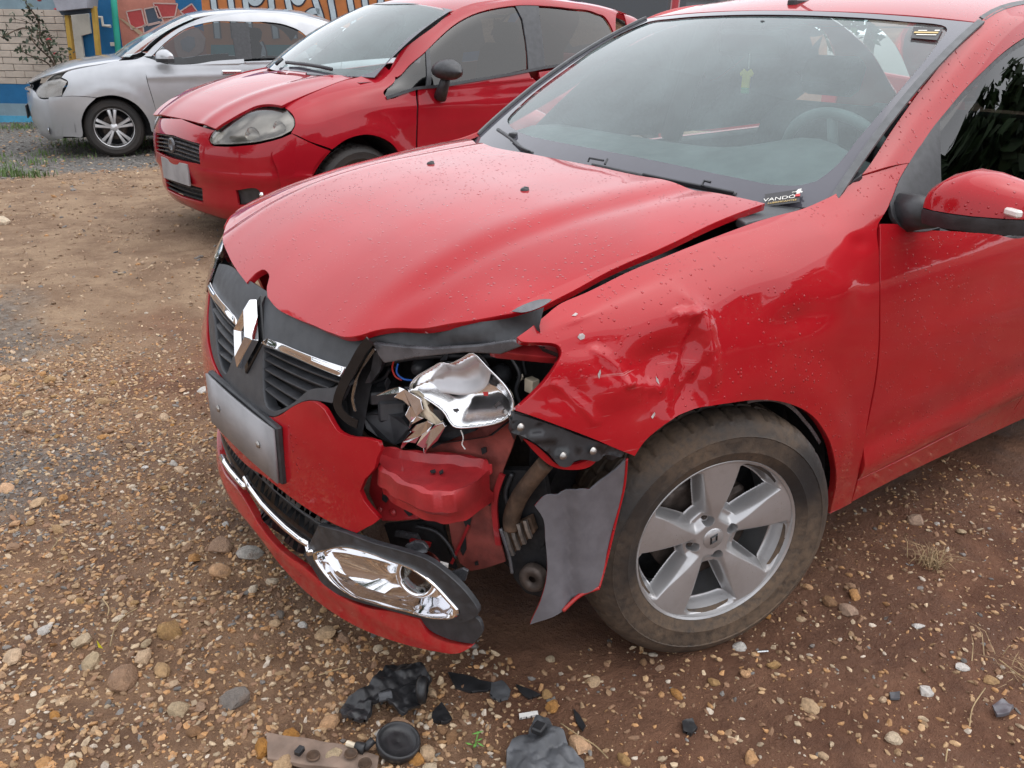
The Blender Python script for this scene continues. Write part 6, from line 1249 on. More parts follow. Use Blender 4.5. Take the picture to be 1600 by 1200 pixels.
gx = graded(-1.2, 1.7, .018, 1.055, 160); gy = graded(-2.6, 1.9, .018, 1.055, 160)
GX, GY = np.meshgrid(gx, gy, indexing='ij'); GZ = gh(GX, GY)
nx, ny = GX.shape
idx = np.arange(nx*ny).reshape(nx, ny)
gF = np.stack([idx[:-1, :-1], idx[1:, :-1], idx[1:, 1:], idx[:-1, 1:]], -1).reshape(-1, 4)
def np_mesh(name, V, F, mat, smooth=False, cols=None):
    V = np.asarray(V, np.float32); F = np.asarray(F, np.int32); k = F.shape[1]
    me = bpy.data.meshes.new(name); me.vertices.add(len(V)); me.vertices.foreach_set('co', V.ravel()); me.loops.add(F.size); me.loops.foreach_set('vertex_index', F.ravel())
    me.polygons.add(len(F)); me.polygons.foreach_set('loop_start', np.arange(0, F.size, k, dtype=np.int32)); me.polygons.foreach_set('loop_total', np.full(len(F), k, np.int32))
    me.polygons.foreach_set('use_smooth', np.full(len(F), smooth)); me.update(calc_edges=True)
    if cols is not None:
        ca = me.color_attributes.new('tone', 'FLOAT_COLOR', 'POINT'); ca.data.foreach_set('color', np.asarray(cols, np.float32).ravel())
    if mat: me.materials.append(mat)
    return bpy.data.objects.new(name, me)
def _ground():
    t = NT('ground_dirt'); co = t.co(); sp = t.new('SeparateXYZ'); t.l(co, sp.inputs[0]); X, Y = sp.outputs[0], sp.outputs[1]
    wob = t.math('MULTIPLY', t.math('SUBTRACT', t.noise(co, 1.6, 5, .6), .5), 1.6); Yw = t.math('ADD', Y, wob)
    wob2 = t.math('MULTIPLY', t.math('SUBTRACT', t.noise(co, 2.3, 4, .6), .5), 1.2); Xw = t.math('ADD', X, wob2)
    mud = t.mix(t.ramp(t.noise(co, 5, 8, .65), .35, .65), (.145, .066, .038), (.265, .132, .078))
    mud = t.mix(t.math('MULTIPLY', t.ramp(t.noise(co, 1.1, 3), .52, .66), .6), mud, (.25, .095, .05))
    grav = t.mix(t.ramp(t.noise(co, 6, 8, .7), .35, .65), (.19, .105, .060), (.36, .215, .125))
    sand = t.mix(t.ramp(t.noise(co, 4, 8, .65), .35, .68), (.25, .158, .098), (.40, .275, .175))
    sand = t.mix(t.math('MULTIPLY', t.ramp(t.noise(co, 9, 5, .6), .52, .68), .45), sand, (.19, .11, .065))
    grey = t.mix(t.ramp(t.noise(co, 30, 6, .7), .4, .62), (.10, .095, .088), (.26, .245, .225))
    c = t.mix(t.ramp(Xw, .25, .75), mud, grav)
    c = t.mix(t.ramp(Yw, -1.75, -2.6), c, sand)
    # grey chippings: along the far edge and in two patches by the left border
    far = t.ramp(Yw, -6.3, -7.3)
    def blob(cx, cy, r):
        d = t.math('SQRT', t.math('ADD', t.math('POWER', t.math('SUBTRACT', Xw, cx), 2.0), t.math('POWER', t.math('SUBTRACT', Yw, cy), 2.0))); return t.ramp(d, r, r*.45)
    g = t.math('MAXIMUM', far, t.math('MAXIMUM', t.math('MULTIPLY', blob(1.25, -1.15, .45), .6), t.math('MULTIPLY', blob(1.15, -2.7, .6), .6)))
    c = t.mix(g, c, grey)
    wet = t.ramp(t.noise(co, 2.6, 5, .6), .40, .62)
    wet = t.math('MULTIPLY', wet, t.ramp(Yw, -1.9, -.9))
    c = t.mix(t.math('MULTIPLY', wet, .35), c, (.085, .038, .021))
    b = t.bsdf(**{'Base Color': c, 'Roughness': t.ramp(wet, 0, 1, .92, .52), 'Specular IOR Level': .35})
    hh = t.math('ADD', t.noise(co, 60, 8, .7), t.math('MULTIPLY', t.noise(co, 240, 4, .6), .5))
    vv = t.ramp(t.voro(co, 55).outputs['Distance'], .5, .0)
    mid = t.math('MULTIPLY', t.noise(co, 14, 6, .7), 2.2)
    t.l(t.bump(t.math('ADD', t.math('ADD', hh, mid), t.math('MULTIPLY', vv, .35)), .9, .014), b.inputs['Normal']); M['ground'] = t.m
_ground()
grd = np_mesh('ground', np.stack([GX, GY, GZ], -1).reshape(-1, 3), gF, M['ground'], True); link(grd); tag(grd, 'brown earth yard strewn with gravel', 'ground', kind='structure')

# ------------------------------------------------------------------ stones
def ico(sub):
    import bmesh
    bm = bmesh.new(); bmesh.ops.create_icosphere(bm, subdivisions=sub, radius=1.0); V = np.array([v.co[:] for v in bm.verts]); F = np.array([[v.index for v in f.verts] for f in bm.faces]); bm.free(); return V, F
I1, J1 = ico(1); I2, J2 = ico(2)
def stone_shape(V, seed, rough=.35):
    r = np.random.default_rng(seed); P = V.copy()
    # chop by a few random planes for facets
    for k in range(7):
        n = r.normal(size=3); n /= np.linalg.norm(n); d = r.uniform(.55, .9); s = P@n; P = P-np.outer(np.maximum(s-d, 0), n)
    P = P*(1+rough*(r.random((len(P), 1))-.5)*.35)
    return P*np.array([1, r.uniform(.6, .95), r.uniform(.42, .7)])
STONE_COL = [((.50, .32, .165), 'tan'), ((.53, .275, .105), 'orange-brown'), ((.60, .47, .32), 'cream'), ((.34, .20, .115), 'brown'), ((.22, .19, .165), 'grey'), ((.58, .54, .49), 'whitish')]
def _stone(name, col):
    t = NT(name); co = t.co(); oi = t.new('ObjectInfo'); n = t.noise(co, 2.2, 6, .65)
    c = t.mix(t.ramp(n, .3, .7), tuple(x*.72 for x in col), tuple(min(1, x*1.18) for x in col))
    c = t.mix(t.math('MULTIPLY', t.ramp(t.noise(co, 1.2, 3), .5, .7), .55), c, (.15, .085, .05))
    hv = t.new('HueSaturation'); t.l(c, hv.inputs['Color']); t.l(t.ramp(oi.outputs['Random'], 0, 1, .78, 1.2), hv.inputs['Value']); t.l(t.ramp(oi.outputs['Random'], 0, 1, 1.15, .8), hv.inputs['Saturation'])
    b = t.bsdf(**{'Base Color': hv.outputs[0], 'Roughness': .72}); t.l(t.bump(t.noise(co, 9, 5, .6), .5, .05), b.inputs['Normal']); return t.m
for c, nm in STONE_COL: M['stone_'+nm] = _stone('stone_'+nm, c)
SHAPES = []
for k in range(16):
    P = stone_shape(I2, 100+k, .4); SHAPES.append(P)
stone_mesh = {}
def stone_obj(k, cn):
    if (k, cn) not in stone_mesh:
        me = bpy.data.meshes.new('stone'); me.from_pydata([tuple(p) for p in SHAPES[k]], [], [tuple(int(i) for i in f) for f in J2]); me.materials.append(M['stone_'+cn]); me.update(); stone_mesh[(k, cn)] = me
    return stone_mesh[(k, cn)]
placed = []
def put_stone(x, y, r, cn, label, group, k=None, flat=1.0, sink=.25):
    k = int(rng.integers(0, 16)) if k is None else k
    o = bpy.data.objects.new('stone', stone_obj(k, cn)); s = r
    o.scale = (s*rng.uniform(.9, 1.2), s*rng.uniform(.85, 1.1), s*flat*rng.uniform(.8, 1.1))
    o.rotation_euler = (rng.normal()*.22, rng.normal()*.22, rng.uniform(0, 6.28))
    o.location = (x, y, float(gh(x, y))+s*flat*(.5-sink)*.55); link(o); tag(o, label, 'stone', group); placed.append((x, y, r)); return o
# stones picked out in the photograph: ground point, half size (m), colour, what sets it apart
PICK = [
 ([(0.7068,-0.2216,0.01)], .036, 'whitish', 'squarish whitish stone beside the hanging red bumper lip'),
 ([(0.7659,-0.3047,0.01)], .040, 'brown', 'broad brown stone left of the whitish square stone by the bumper lip'),
 ([(0.8071,-0.1807,0.01)], .032, 'orange-brown', 'orange-brown stone just below the bumper lip'),
 ([(0.9564,0.3026,0.01)], .045, 'grey', 'flat grey slab of stone at the lower left'),
 ([(1.134,0.0877,0.01)], .042, 'brown', 'large brown stone right of the yellow petal'),
 ([(1.077,0.0421,0.01)], .030, 'tan', 'upright tan stone right of the yellow petal'),
 ([(1.176,-0.0043,0.01)], .026, 'cream', 'cream stone just below the yellow petal'),
 ([(1.178,-0.0951,0.01)], .028, 'cream', 'pointed cream stone left of the yellow petal'),
 ([(1.234,-0.1949,0.01)], .022, 'whitish', 'round whitish stone near the left border'),
 ([(1.313,-0.133,0.01)], .030, 'tan', 'long tan stone at the left border below the dark twig'),
 ([(-0.0724,0.8453,0.01)], .020, 'whitish', 'whitish stone touching the front of the muddy tyre'),
 ([(-0.4805,0.8888,0.01)], .026, 'orange-brown', 'crumbly orange-brown stone right of the wheel'),
 ([(-0.5068,0.8624,0.01)], .014, 'brown', 'dark brown stone behind the crumbly orange stone'),
 ([(-0.4902,1.06,0.01)], .017, 'whitish', 'oval whitish stone below the dry grass tuft'),
 ([(-0.0964,1.229,0.01)], .026, 'cream', 'flat pitted cream stone at the bottom right'),
 ([(-0.2885,1.193,0.01)], .022, 'whitish', 'jagged white stone in the mud at the right'),
 ([(-0.4333,1.202,0.01)], .018, 'whitish', 'small jagged white stone above the jagged white one'),
 ([(-1.02,0.8974,0.01)], .020, 'cream', 'flat cream stone behind the dry grass tuft'),
 ([(-0.0331,1.066,0.01)], .022, 'tan', 'tan stone alone in the mud below the wheel'),
 ([(-0.0813,0.9365,0.01)], .022, 'tan', 'tan stone in the mud just below the tyre'),
 ([(-0.0079,0.912,0.01)], .016, 'orange-brown', 'orange-brown stone left of the tan stone below the tyre'),
 ([(0.0729,0.8866,0.01)], .016, 'tan', 'rounded tan stone below the tyre, left of the orange-brown one'),
 ([(0.1672,0.8628,0.01)], .018, 'orange-brown', 'orange stone in the mud below the bumper flap'),
 ([(-0.4437,1.264,0.01)], .018, 'tan', 'tan stone near the right border'),
 ([(0.6246,0.3365,0.01)], .016, 'cream', 'cream stone under the end of the bumper lip'),
 ([(0.6991,0.2141,0.01)], .030, 'tan', 'tan stone under the middle of the bumper lip'),
 ([(0.6713,0.2495,0.01)], .024, 'brown', 'brown stone under the middle of the bumper lip'),
 ([(0.7264,0.1483,0.01)], .014, 'whitish', 'whitish stone left below the bumper lip'),
 ([(0.9035,0.4697,0.01)], .024, 'orange-brown', 'orange stone behind the bent metal strip'),
 ([(0.7557,0.5729,0.01)], .016, 'whitish', 'white stone beside the black lamp cap'),
 ([(0.7762,0.5907,0.01)], .018, 'orange-brown', 'orange stone touching the black lamp cap'),
 ([(0.7078,0.6779,0.01)], .022, 'tan', 'tan stone right of the black lamp cap'),
 ([(0.7322,0.6806,0.01)], .018, 'orange-brown', 'orange stone under the rim of the black lamp cap'),
 ([(0.9547,0.5375,0.01)], .030, 'tan', 'long tan stone in front of the bent metal strip'),
 ([(0.7221,0.7169,0.01)], .020, 'cream', 'cream stone at the bottom border right of the lamp cap'),
 ([(0.4166,0.7272,0.01)], .020, 'orange-brown', 'orange stone right of the thin black shards'),
 ([(0.4017,0.6941,0.01)], .014, 'tan', 'small tan stone behind the orange stone by the shards'),
 ([(0.4444,0.8483,0.01)], .030, 'orange-brown', 'crumbly orange stone behind the grey rag'),
 ([(0.3211,0.6087,0.01)], .014, 'cream', 'cream stone in the shade of the bumper flap'),
 ([(1.114,-0.866,0.01)], .032, 'tan', 'tan stone in the grey chippings at the left border'),
 ([(0.5437,-4.81,0.01)], .07, 'cream', 'large pale stone cut by the left border on the sand'),
]
for pt, r, cn, lab in PICK: put_stone(pt[0][0], pt[0][1], r, cn, lab, 'stones picked out in the gravel')
# the next largest stones: left gravel bed, then thinner over the mud
def in_car(x, y): return (-3.4 < x < .55) and abs(y) < .70
camxy = np.array([1.42022, 1.85371]); fwd = np.array([math.cos(_y), math.sin(_y)]); rgt = np.array([math.sin(_y), -math.cos(_y)])
def in_view(x, y, margin=.06):
    d = np.stack([np.asarray(x, float)-camxy[0], np.asarray(y, float)-camxy[1]], -1); dep = (d@fwd)*math.cos(_p)+1.376*math.sin(_p); s = d@rgt
    up = -1.376*math.cos(_p)+(d@fwd)*math.sin(_p)
    return (dep > .3) & (np.abs(s/dep) < .581+margin) & (np.abs(up/dep) < .436+margin)
def gravel_density(x, y):
    """0..1: how stony the yard is"""
    w = x+.35*(fbm(np.asarray(x)*1.3, np.asarray(y)*1.3, 3, 31)); left = sst(.25, .8, w)
    q = .24+.76*left; q = q*(1-.93*sst(-1.9, -2.7, y+.8*fbm(np.asarray(x)*1.1, np.asarray(y)*1.1, 3, 33)))
    return q
n_big = 0; tries = 0
def zone(x, y):
    d = np.array([x-camxy[0], y-camxy[1]]); f_ = float(d@fwd); dep = f_*math.cos(_p)+1.376*math.sin(_p); u = .5+.5*float(d@rgt)/dep/.581; v = .5+.5*(1.376*math.cos(_p)-f_*math.sin(_p))/dep/.436
    if v < .58: return 'at the edge of the sandy track left of the grille'
    if u < .14: return 'by the left border below the lower grille level' if v > .75 else 'by the left border level with the number plate'
    if u < .33: return 'left of the hanging bumper lip' if v < .82 else 'in the gravel between the left border and the metal strip'
    if u < .62 and v > .85: return 'among the black plastic debris'
    if u < .48: return 'right under the hanging bumper lip'
    if u < .80: return 'in the mud just below the muddy tyre' if v > .8 else 'in the shade behind the bumper flap'
    return 'in the mud round the dry grass tuft' if v < .84 else 'in the mud at the lower right corner'
while n_big < 250 and tries < 20000:
    tries += 1; x, y = rng.uniform(-1.2, 1.5), rng.uniform(-2.2, 1.6)
    if in_car(x, y) or not in_view(x, y) or rng.random() > float(gravel_density(x, y))**1.3: continue
    r = .0115+.020*rng.random()**2.6
    if any((x-a)**2+(y-b)**2 < ((r+c)*.95)**2 for a, b, c in placed): continue
    left = x > .45; cn = rng.choice(['tan', 'orange-brown', 'cream', 'brown', 'grey', 'whitish'], p=[.36, .25, .17, .13, .03, .06])
    zn = zone(x, y); sz = 'larger' if r > .021 else 'mid-sized' if r > .0145 else 'small'; kk = int(rng.integers(0, 16)); fl = [.65, 1.0, 1.15][n_big % 3]; shp = ['flat', 'rounded', 'upright'][n_big % 3]
    put_stone(x, y, r, cn, '%s %s %s stone %s' % (sz, shp, cn, zn), 'loose %s stones %s' % (cn, zn), kk, fl); n_big += 1
# all smaller stones and grit, too many to count
def _grit():
    t = NT('grit'); at = t.new('Attribute'); at.attribute_name = 'tone'; co = t.co()
    c = t.mix(t.math('MULTIPLY', t.ramp(t.noise(co, 70, 4), .45, .7), .5), at.outputs['Color'], (.14, .085, .055))
    b = t.bsdf(**{'Base Color': c, 'Roughness': .75}); M['grit'] = t.m
_grit()
PAL = np.array([(.50, .32, .17), (.52, .28, .12), (.58, .44, .29), (.31, .175, .10), (.21, .195, .18), (.60, .51, .41), (.40, .245, .135)])
def scatter(name, n, box, rmin, rmax, dens, power, label, base, seed, greyf=None):
    r_ = np.random.default_rng(seed); x = r_.uniform(box[0], box[1], n); y = r_.uniform(box[2], box[3], n)
    k = (r_.random(n) < dens(x, y)) & in_view(x, y, .12) & ~((x > -3.4) & (x < .40) & (np.abs(y) < .62))
    x, y = x[k], y[k]; m = len(x); s = rmin+(rmax-rmin)*r_.random(m)**power
    V0, F0 = base; variants = [stone_shape(V0, seed*50+i, .6) for i in range(10)]; vi = r_.integers(0, 10, m)
    P = np.stack(variants)[vi]*(s[:, None, None]*np.stack([r_.uniform(.8, 1.3, m), r_.uniform(.7, 1.1, m), r_.uniform(.7, 1.1, m)], -1)[:, None, :])
    a = r_.uniform(0, 6.28, m); ca, sa = np.cos(a)[:, None], np.sin(a)[:, None]; tl = r_.normal(0, .35, m)[:, None]
    Z = P[..., 2]+tl*P[..., 0]; Xr = ca*P[..., 0]-sa*P[..., 1]; Yr = sa*P[..., 0]+ca*P[..., 1]
    V = np.stack([Xr+x[:, None], Yr+y[:, None], Z+(gh(x, y)+s*.06)[:, None]], -1).reshape(-1, 3)
    F = (F0[None]+(np.arange(m)*len(V0))[:, None, None]).reshape(-1, 3)
    ci = r_.choice(7, m, p=[.28, .18, .14, .19, .03, .05, .13])
    if greyf is not None: g = r_.random(m) < greyf(x, y); ci = np.where(g, 4, ci)
    C_ = PAL[ci]*r_.uniform(.55, 1.12, m)[:, None]; C4 = np.concatenate([C_, np.ones((m, 1))], 1).repeat(len(V0), 0)
    o = np_mesh(name, V, F, M['grit'], False, C4); link(o); tag(o, label, 'gravel', kind='stuff'); return m
def greyf(x, y): return .75*np.exp(-(((x-1.25)/.35)**2+((y+1.15)/.4)**2)*1.2)+.7*np.exp(-(((x-1.1)/.4)**2+((y+2.7)/.5)**2))+.02
scatter('gravel', 95000, (-1.5, 1.6, -3.2, 1.75), .0035, .0125, lambda x, y: gravel_density(x, y), 2.0, 'tan and brown gravel covering the yard', (I1, J1), 3, greyf)
scatter('grit', 60000, (-1.5, 1.6, -2.4, 1.75), .0014, .0045, lambda x, y: .25+.5*gravel_density(x, y), 1.8, 'fine grit in the wet earth', (np.array([(1, 0, -.4), (-.5, .87, -.4), (-.5, -.87, -.4), (0.1, 0, .9)]), np.array([(0, 1, 3), (1, 2, 3), (2, 0, 3), (0, 2, 1)])), 4, greyf)
CLOD = PAL.copy(); PAL = np.array([(.40, .275, .175), (.36, .245, .155), (.43, .30, .20), (.30, .195, .12), (.34, .26, .19), (.46, .34, .23), (.37, .25, .16)])
scatter('earth_clods', 26000, (-3.6, 1.6, -7.4, -1.7), .003, .019, lambda x, y: (.15+.85*sst(-.1, .25, fbm(x*1.9, y*1.9, 3, 51)))*sst(-7.2, -6.4, y), 3.0, 'crumbs of dry sandy earth in the open yard', (I1, J1), 8)
PAL = CLOD
scatter('far_gravel', 26000, (-9, 2.5, -13, -3.0), .008, .030, lambda x, y: .10+.75*sst(-6.2, -7.2, y), 2.6, 'grey chippings around the silver car', (I1, J1), 5, lambda x, y: .35+.3*sst(-6, -7, y))


# ------------------------------------------------------------------ painted wall behind the cars
wx, wy, wz, wa = FRAMES['W']
def wallpaint(name, col, var=.12, rough=.8, vs=3):
    t = NT(name); co = t.co(); n = t.noise(co, vs, 7, .65); st_ = t.noise(co, 9, 4, .6)
    c = t.mix(t.ramp(n, .35, .65), tuple(x*(1-var) for x in col), tuple(min(1, x*(1+var)) for x in col))
    c = t.mix(t.math('MULTIPLY', t.ramp(st_, .55, .75), .25), c, tuple(x*.55+.05 for x in col))
    b = t.bsdf(**{'Base Color': c, 'Roughness': rough}); t.l(t.bump(t.noise(co, 40, 5), .3, .01), b.inputs['Normal']); M[name] = t.m
for nm, c in (('wall_blue', (.012, .13, .30)), ('wall_lightblue', (.08, .34, .52)), ('wall_greyblue', (.22, .31, .36)), ('wall_beige', (.52, .44, .37)), ('wall_orange', (.52, .18, .055)), ('letter_white', (.50, .58, .62)), ('letter_line', (.035, .028, .04)), ('mural_pink', (.50, .19, .14)), ('mural_red', (.42, .06, .06)), ('mural_dark', (.06, .08, .11)), ('mural_line', (.55, .38, .34)), ('wall_yellow', (.48, .30, .06)), ('door_white', (.60, .57, .50)), ('pole_green', (.02, .30, .22)), ('porch_grey', (.33, .33, .37)), ('brick_red', (.38, .10, .06)), ('mural_wood', (.42, .30, .20)), ('mural_teal', (.04, .28, .30))): wallpaint(nm, c)
wall = empty('painted_wall', (wx, wy, wz), wa); tag(wall, 'yard wall painted with a bright mural behind the silver saloon', 'wall')
def wp(name, pts, mat, lift=.0, parent=None, th=.004):
    """flat painted patch on the wall: pts in wall coordinates (x along, z up)"""
    b_ = MB(); b_.prism([(p[0], -lift, p[2]) for p in pts], (0, -1, 0), th); return b_.build(name, mat, parent or wall)
b_ = MB(); b_.box((1.5, .13, .95), (7.5, .12, 1.15)); b_.build('wall_body', M['wall_blue'], wall)
def brickwall():
    # beige painted block wall on the left with its base bands
    x1 = [(0.9468,0,1.069)][0][0]; b_ = MB(); b_.box((x1/2-2.5, -.03, 1.22), (x1/2+2.5, .03, .36+.0), None, .01); o = b_.build('render_panel', M['wall_beige'], wall)
    z0 = [(0.2762,0,1.414)][0][2]; z1 = [(0.0916,0,0.4887)][0][2]
    o.location = (0, 0, 0); bpy.data.objects.remove(o)
    # blocks laid in courses, joints recessed
    hgt = (z0-z1); rows = 11; bh = hgt/rows; bw = .26
    me = None; k = 0
    for r in range(rows):
        x = -3.2+(bw/2 if r % 2 else 0)
        while x < x1-.02:
            w = min(bw, x1-x)
            if w > .08:
                b_ = MB(); b_.box((x+w/2, -.035+.004*math.sin(k*1.7), z1+bh*(r+.5)), (w/2-.003, .03, bh/2-.003), None, .004); b_.build('block', M['wall_beige'], wall)
            x += bw; k += 1
    wp('base_band', [(-3.2, 0, z1), (x1, 0, z1), (x1, 0, [(0.0424,0,0.2423)][0][2]), (-3.2, 0, [(0.0424,0,0.2423)][0][2])], M['wall_blue'], .0, None, .06)
    za, zb, zc = [(0.0424,0,0.2423)][0][2], [(0.0109,0,0.0842)][0][2], -.2
    wp('base_band', [(-3.2, 0, za), (x1, 0, za), (x1, 0, zb), (-3.2, 0, zb)], M['wall_greyblue'], .0, None, .064); wp('base_band', [(-3.2, 0, zb), (x1, 0, zb), (x1, 0, zc), (-3.2, 0, zc)], M['wall_lightblue'], .0, None, .07)
    wp('coping', [(-3.2, 0, z0), (x1, 0, z0), (x1, 0, z0+.4), (-3.2, 0, z0+.4)], M['wall_greyblue'], .0, None, .05)
brickwall()
# porch: posts, door, canopy
porch = empty('porch', (wx, wy, wz), wa); tag(porch, 'small yellow-posted porch with a white door against the wall', 'porch')
def onwall(name, pts, mat, parent, y=0.0, th=.05, bev=.004):
    b_ = MB(); b_.prism([(p[0], y, p[2]) for p in pts], (0, -1, 0), th); return b_.build(name, mat, parent, False, bev)
onwall('post', [(1.113,-0.3,1.349),(1.162,-0.3,1.35),(1.139,-0.3,0.7918),(1.081,-0.3,0.7908)], M['wall_yellow'], porch, -.3, .08); onwall('post', [(1.464,-0.3,1.459),(1.513,-0.3,1.46),(1.475,-0.3,0.8206),(1.425,-0.3,0.8198)], M['wall_yellow'], porch, -.3, .08)
onwall('door', [(1.022,-0.02,1.349),(1.276,-0.02,1.376),(1.269,-0.02,1.137),(1.138,-0.02,1.103),(1.133,-0.02,0.82),(0.9941,-0.02,0.8019)], M['door_white'], porch, -.02, .04)
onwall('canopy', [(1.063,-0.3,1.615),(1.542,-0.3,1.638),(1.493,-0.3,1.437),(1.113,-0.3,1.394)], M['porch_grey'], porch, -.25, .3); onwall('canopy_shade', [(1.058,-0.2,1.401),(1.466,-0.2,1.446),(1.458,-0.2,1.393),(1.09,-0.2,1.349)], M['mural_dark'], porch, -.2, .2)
onwall('plinth', [(1.074,-0.3,0.7985),(1.494,-0.3,0.8364),(1.496,-0.3,0.6961),(1.052,-0.3,0.6731)], M['brick_red'], porch, -.25, .25)
pole = empty('green_pole', (wx, wy, wz), wa); tag(pole, 'green painted pole standing against the blue wall', 'pole')
pp = [(1.721,-0.25,1.686),(1.675,-0.25,0.9153)]; b_ = MB(); b_.tube([pp[0], (pp[0][0]*.5+pp[1][0]*.5, pp[0][1], pp[0][2]*.5+pp[1][2]*.5), pp[1], (pp[1][0]+.1, pp[1][1], -.1)], .038, 10); b_.build('shaft', M['pole_green'], pole, True)
pv = [(1.365,-0.05,1.331),(1.44,-0.05,1.333),(1.44,-0.05,1.233),(1.539,-0.05,1.226)]; b_ = MB(); b_.tube(pv, .02, 8); b_.build('waste_pipe', M['door_white'], porch)
onwall('meter_box', [(1.504,-0.02,1.031),(1.563,-0.02,1.032),(1.564,-0.02,0.9851),(1.505,-0.02,0.9841)], M['door_white'], porch, -.02, .05)
# mural: pink ground with gift boxes, orange field with big pale letters
wp('mural_field', [(1.644,0,1.768),(2.417,0,1.78),(2.582,0,1.251),(2.9,0,1.101),(2.752,0,0.5409),(1.638,0,0.5224),(1.637,0,1.08)], M['mural_pink'], .0)
wp('mural_field', [(2.384,0,1.78),(2.779,0,1.786),(2.744,0,1.346),(2.512,0,1.358),(2.411,0,1.478)], M['wall_blue'], .004)
for k, (q, c) in enumerate((([(1.754,0,1.407),(1.958,0,1.441),(1.98,0,1.241),(1.788,0,1.192)], 'mural_red'), ([(1.991,0,1.441),(2.162,0,1.474),(2.22,0,1.291),(2.013,0,1.242)], 'mural_dark'), ([(2.117,0,1.512),(2.432,0,1.509),(2.379,0,1.355),(2.16,0,1.337)], 'mural_red'), ([(2.453,0,1.418),(2.614,0,1.512),(2.699,0,1.391),(2.558,0,1.328)], 'mural_red'), ([(1.946,0,1.24),(2.17,0,1.29),(2.258,0,1.199),(2.096,0,1.119),(1.945,0,1.116)], 'mural_dark'))):
    wp('painted_box', q, M[c], .008); c0 = np.mean(np.array(q), 0)
    for i in range(len(q)):
        a, b = np.array(q[i]), np.array(q[(i+1) % len(q)]); d = unit(b-a); n_ = np.array([-d[2], 0, d[0]])*.008; wp('painted_line', [a-n_, b-n_, b+n_, a+n_], M['mural_line'], .012)
wp('painted_beam', [(1.642,0,1.328),(1.69,0,1.314),(1.95,0,1.147),(1.91,0,1.108)], M['mural_wood'], .012)
wp('painted_figure', [(2.328,0,1.091),(2.457,0,1.187),(2.662,0,1.221),(2.748,0,1.098),(2.696,0,0.94),(2.532,0,0.8423),(2.365,-0,0.8554),(2.328,0,0.9656)], M['mural_line'], .010); wp('painted_figure', [(2.408,0,1.061),(2.517,0,1.125),(2.599,0,1.111),(2.602,0,1.002),(2.508,0,0.9211),(2.428,0,0.9514)], M['porch_grey'], .014)
wp('mural_field', [(2.755,0,1.86),(5.318,-0,1.901),(5.361,0,1.45),(5.401,0,0.5036),(2.743,0,0.4594),(2.733,0,1.253)], M['wall_orange'], .006)
wp('mural_field', [(2.807,0,1.021),(5.417,0,1.063),(5.483,0,0.3413),(2.724,0,0.2953)], M['mural_teal'], .010)
def stroke(px, w):
    P = crv(px, 8); t = np.gradient(P, axis=0); t /= np.linalg.norm(t, axis=1)[:, None]; n_ = np.stack([-t[:, 2], 0*t[:, 0], t[:, 0]], -1)
    for ww, mt, lf in ((w+.035, 'letter_line', .014), (w, 'letter_white', .020)):
        V = np.concatenate([P+n_*ww/2, P-n_*ww/2]); V[:, 1] = -lf; m = len(P); b_ = MB(); b_.add(V, [(i, i+1, m+i+1, m+i) for i in range(m-1)])
        o = b_.build('painted_letter', M[mt], wall); so = o.modifiers.new('t', 'SOLIDIFY'); so.thickness = .003
for px in ([(2.902,0,1.863),(2.901,0,1.562),(2.909,0,1.333),(2.908,0,1.101)], [(3.116,0,1.866),(3.125,0,1.566),(3.134,0,1.337),(3.135,0,1.104)], [(3.321,0,1.869),(3.315,0,1.569),(3.329,0,1.371),(3.337,0,1.108)], [(3.342,0,1.675),(3.396,0,1.548),(3.479,0,1.549),(3.554,0,1.648)], [(3.64,0,1.874),(3.646,0,1.574),(3.66,0,1.345),(3.673,0,1.113)], [(3.845,0,1.877),(3.861,0,1.578),(3.894,0,1.365),(3.908,0,1.117)], [(3.886,0,1.684),(3.96,0,1.564),(4.026,0,1.565),(4.101,0,1.687)], [(4.164,0,1.883),(4.217,0,1.583),(4.277,0,1.371),(4.306,-0,1.045)], [(4.266,0,1.447),(4.166,0,1.446),(4.077,0,1.367),(4.102,0,1.244),(4.253,0,1.262)], [(4.385,0,1.886),(4.416,0,1.587),(4.444,0,1.373),(4.47,0,0.969)], [(4.631,0,1.89),(4.664,0,1.591),(4.694,0,1.377),(4.723,0,1.13)], [(4.827,0,1.893),(4.854,0,1.594),(4.878,0,1.396),(4.902,0,1.211)], [(4.865,0,1.487),(4.964,0,1.481),(5.049,0,1.521),(5.075,0,1.748)], [(3.363,0,1.03),(3.302,0,0.9183),(3.38,0,0.8562),(3.488,0,0.9213),(3.45,0,1.062)]): stroke(px, .068)

# ------------------------------------------------------------------ rose bush against the wall, trees round the yard
def leaf_mat(name, col):
    t = NT(name); oi = t.noise(t.co(), 3.5, 4)
    c = t.mix(t.ramp(oi, .3, .7), tuple(x*.55 for x in col), tuple(x*1.35 for x in col)); t.bsdf(**{'Base Color': c, 'Roughness': .6}); M[name] = t.m
leaf_mat('leaf_dark', (.045, .085, .03)); leaf_mat('leaf_bush', (.065, .085, .05)); leaf_mat('leaf_grass', (.10, .17, .04)); simple('bark', (.12, .085, .06), .9, var=.35, vs=12, bump=.4, bs=40); simple('petal', (.50, .04, .06), .6)
def leaves(centers, size, n_per, spread, seed, aspect=.5):
    r_ = np.random.default_rng(seed); C_ = np.repeat(np.asarray(centers), n_per, 0); m = len(C_)
    P = C_+r_.normal(0, 1, (m, 3))*spread; a = r_.normal(size=(m, 3)); a /= np.linalg.norm(a, axis=1)[:, None]; b = np.cross(a, r_.normal(size=(m, 3))); b /= np.linalg.norm(b, axis=1)[:, None]
    s = size*r_.uniform(.6, 1.3, (m, 1)); V = np.stack([P-a*s, P+b*s*aspect, P+a*s, P-b*s*aspect], 1).reshape(-1, 3)
    return V, np.arange(m*4).reshape(-1, 4)
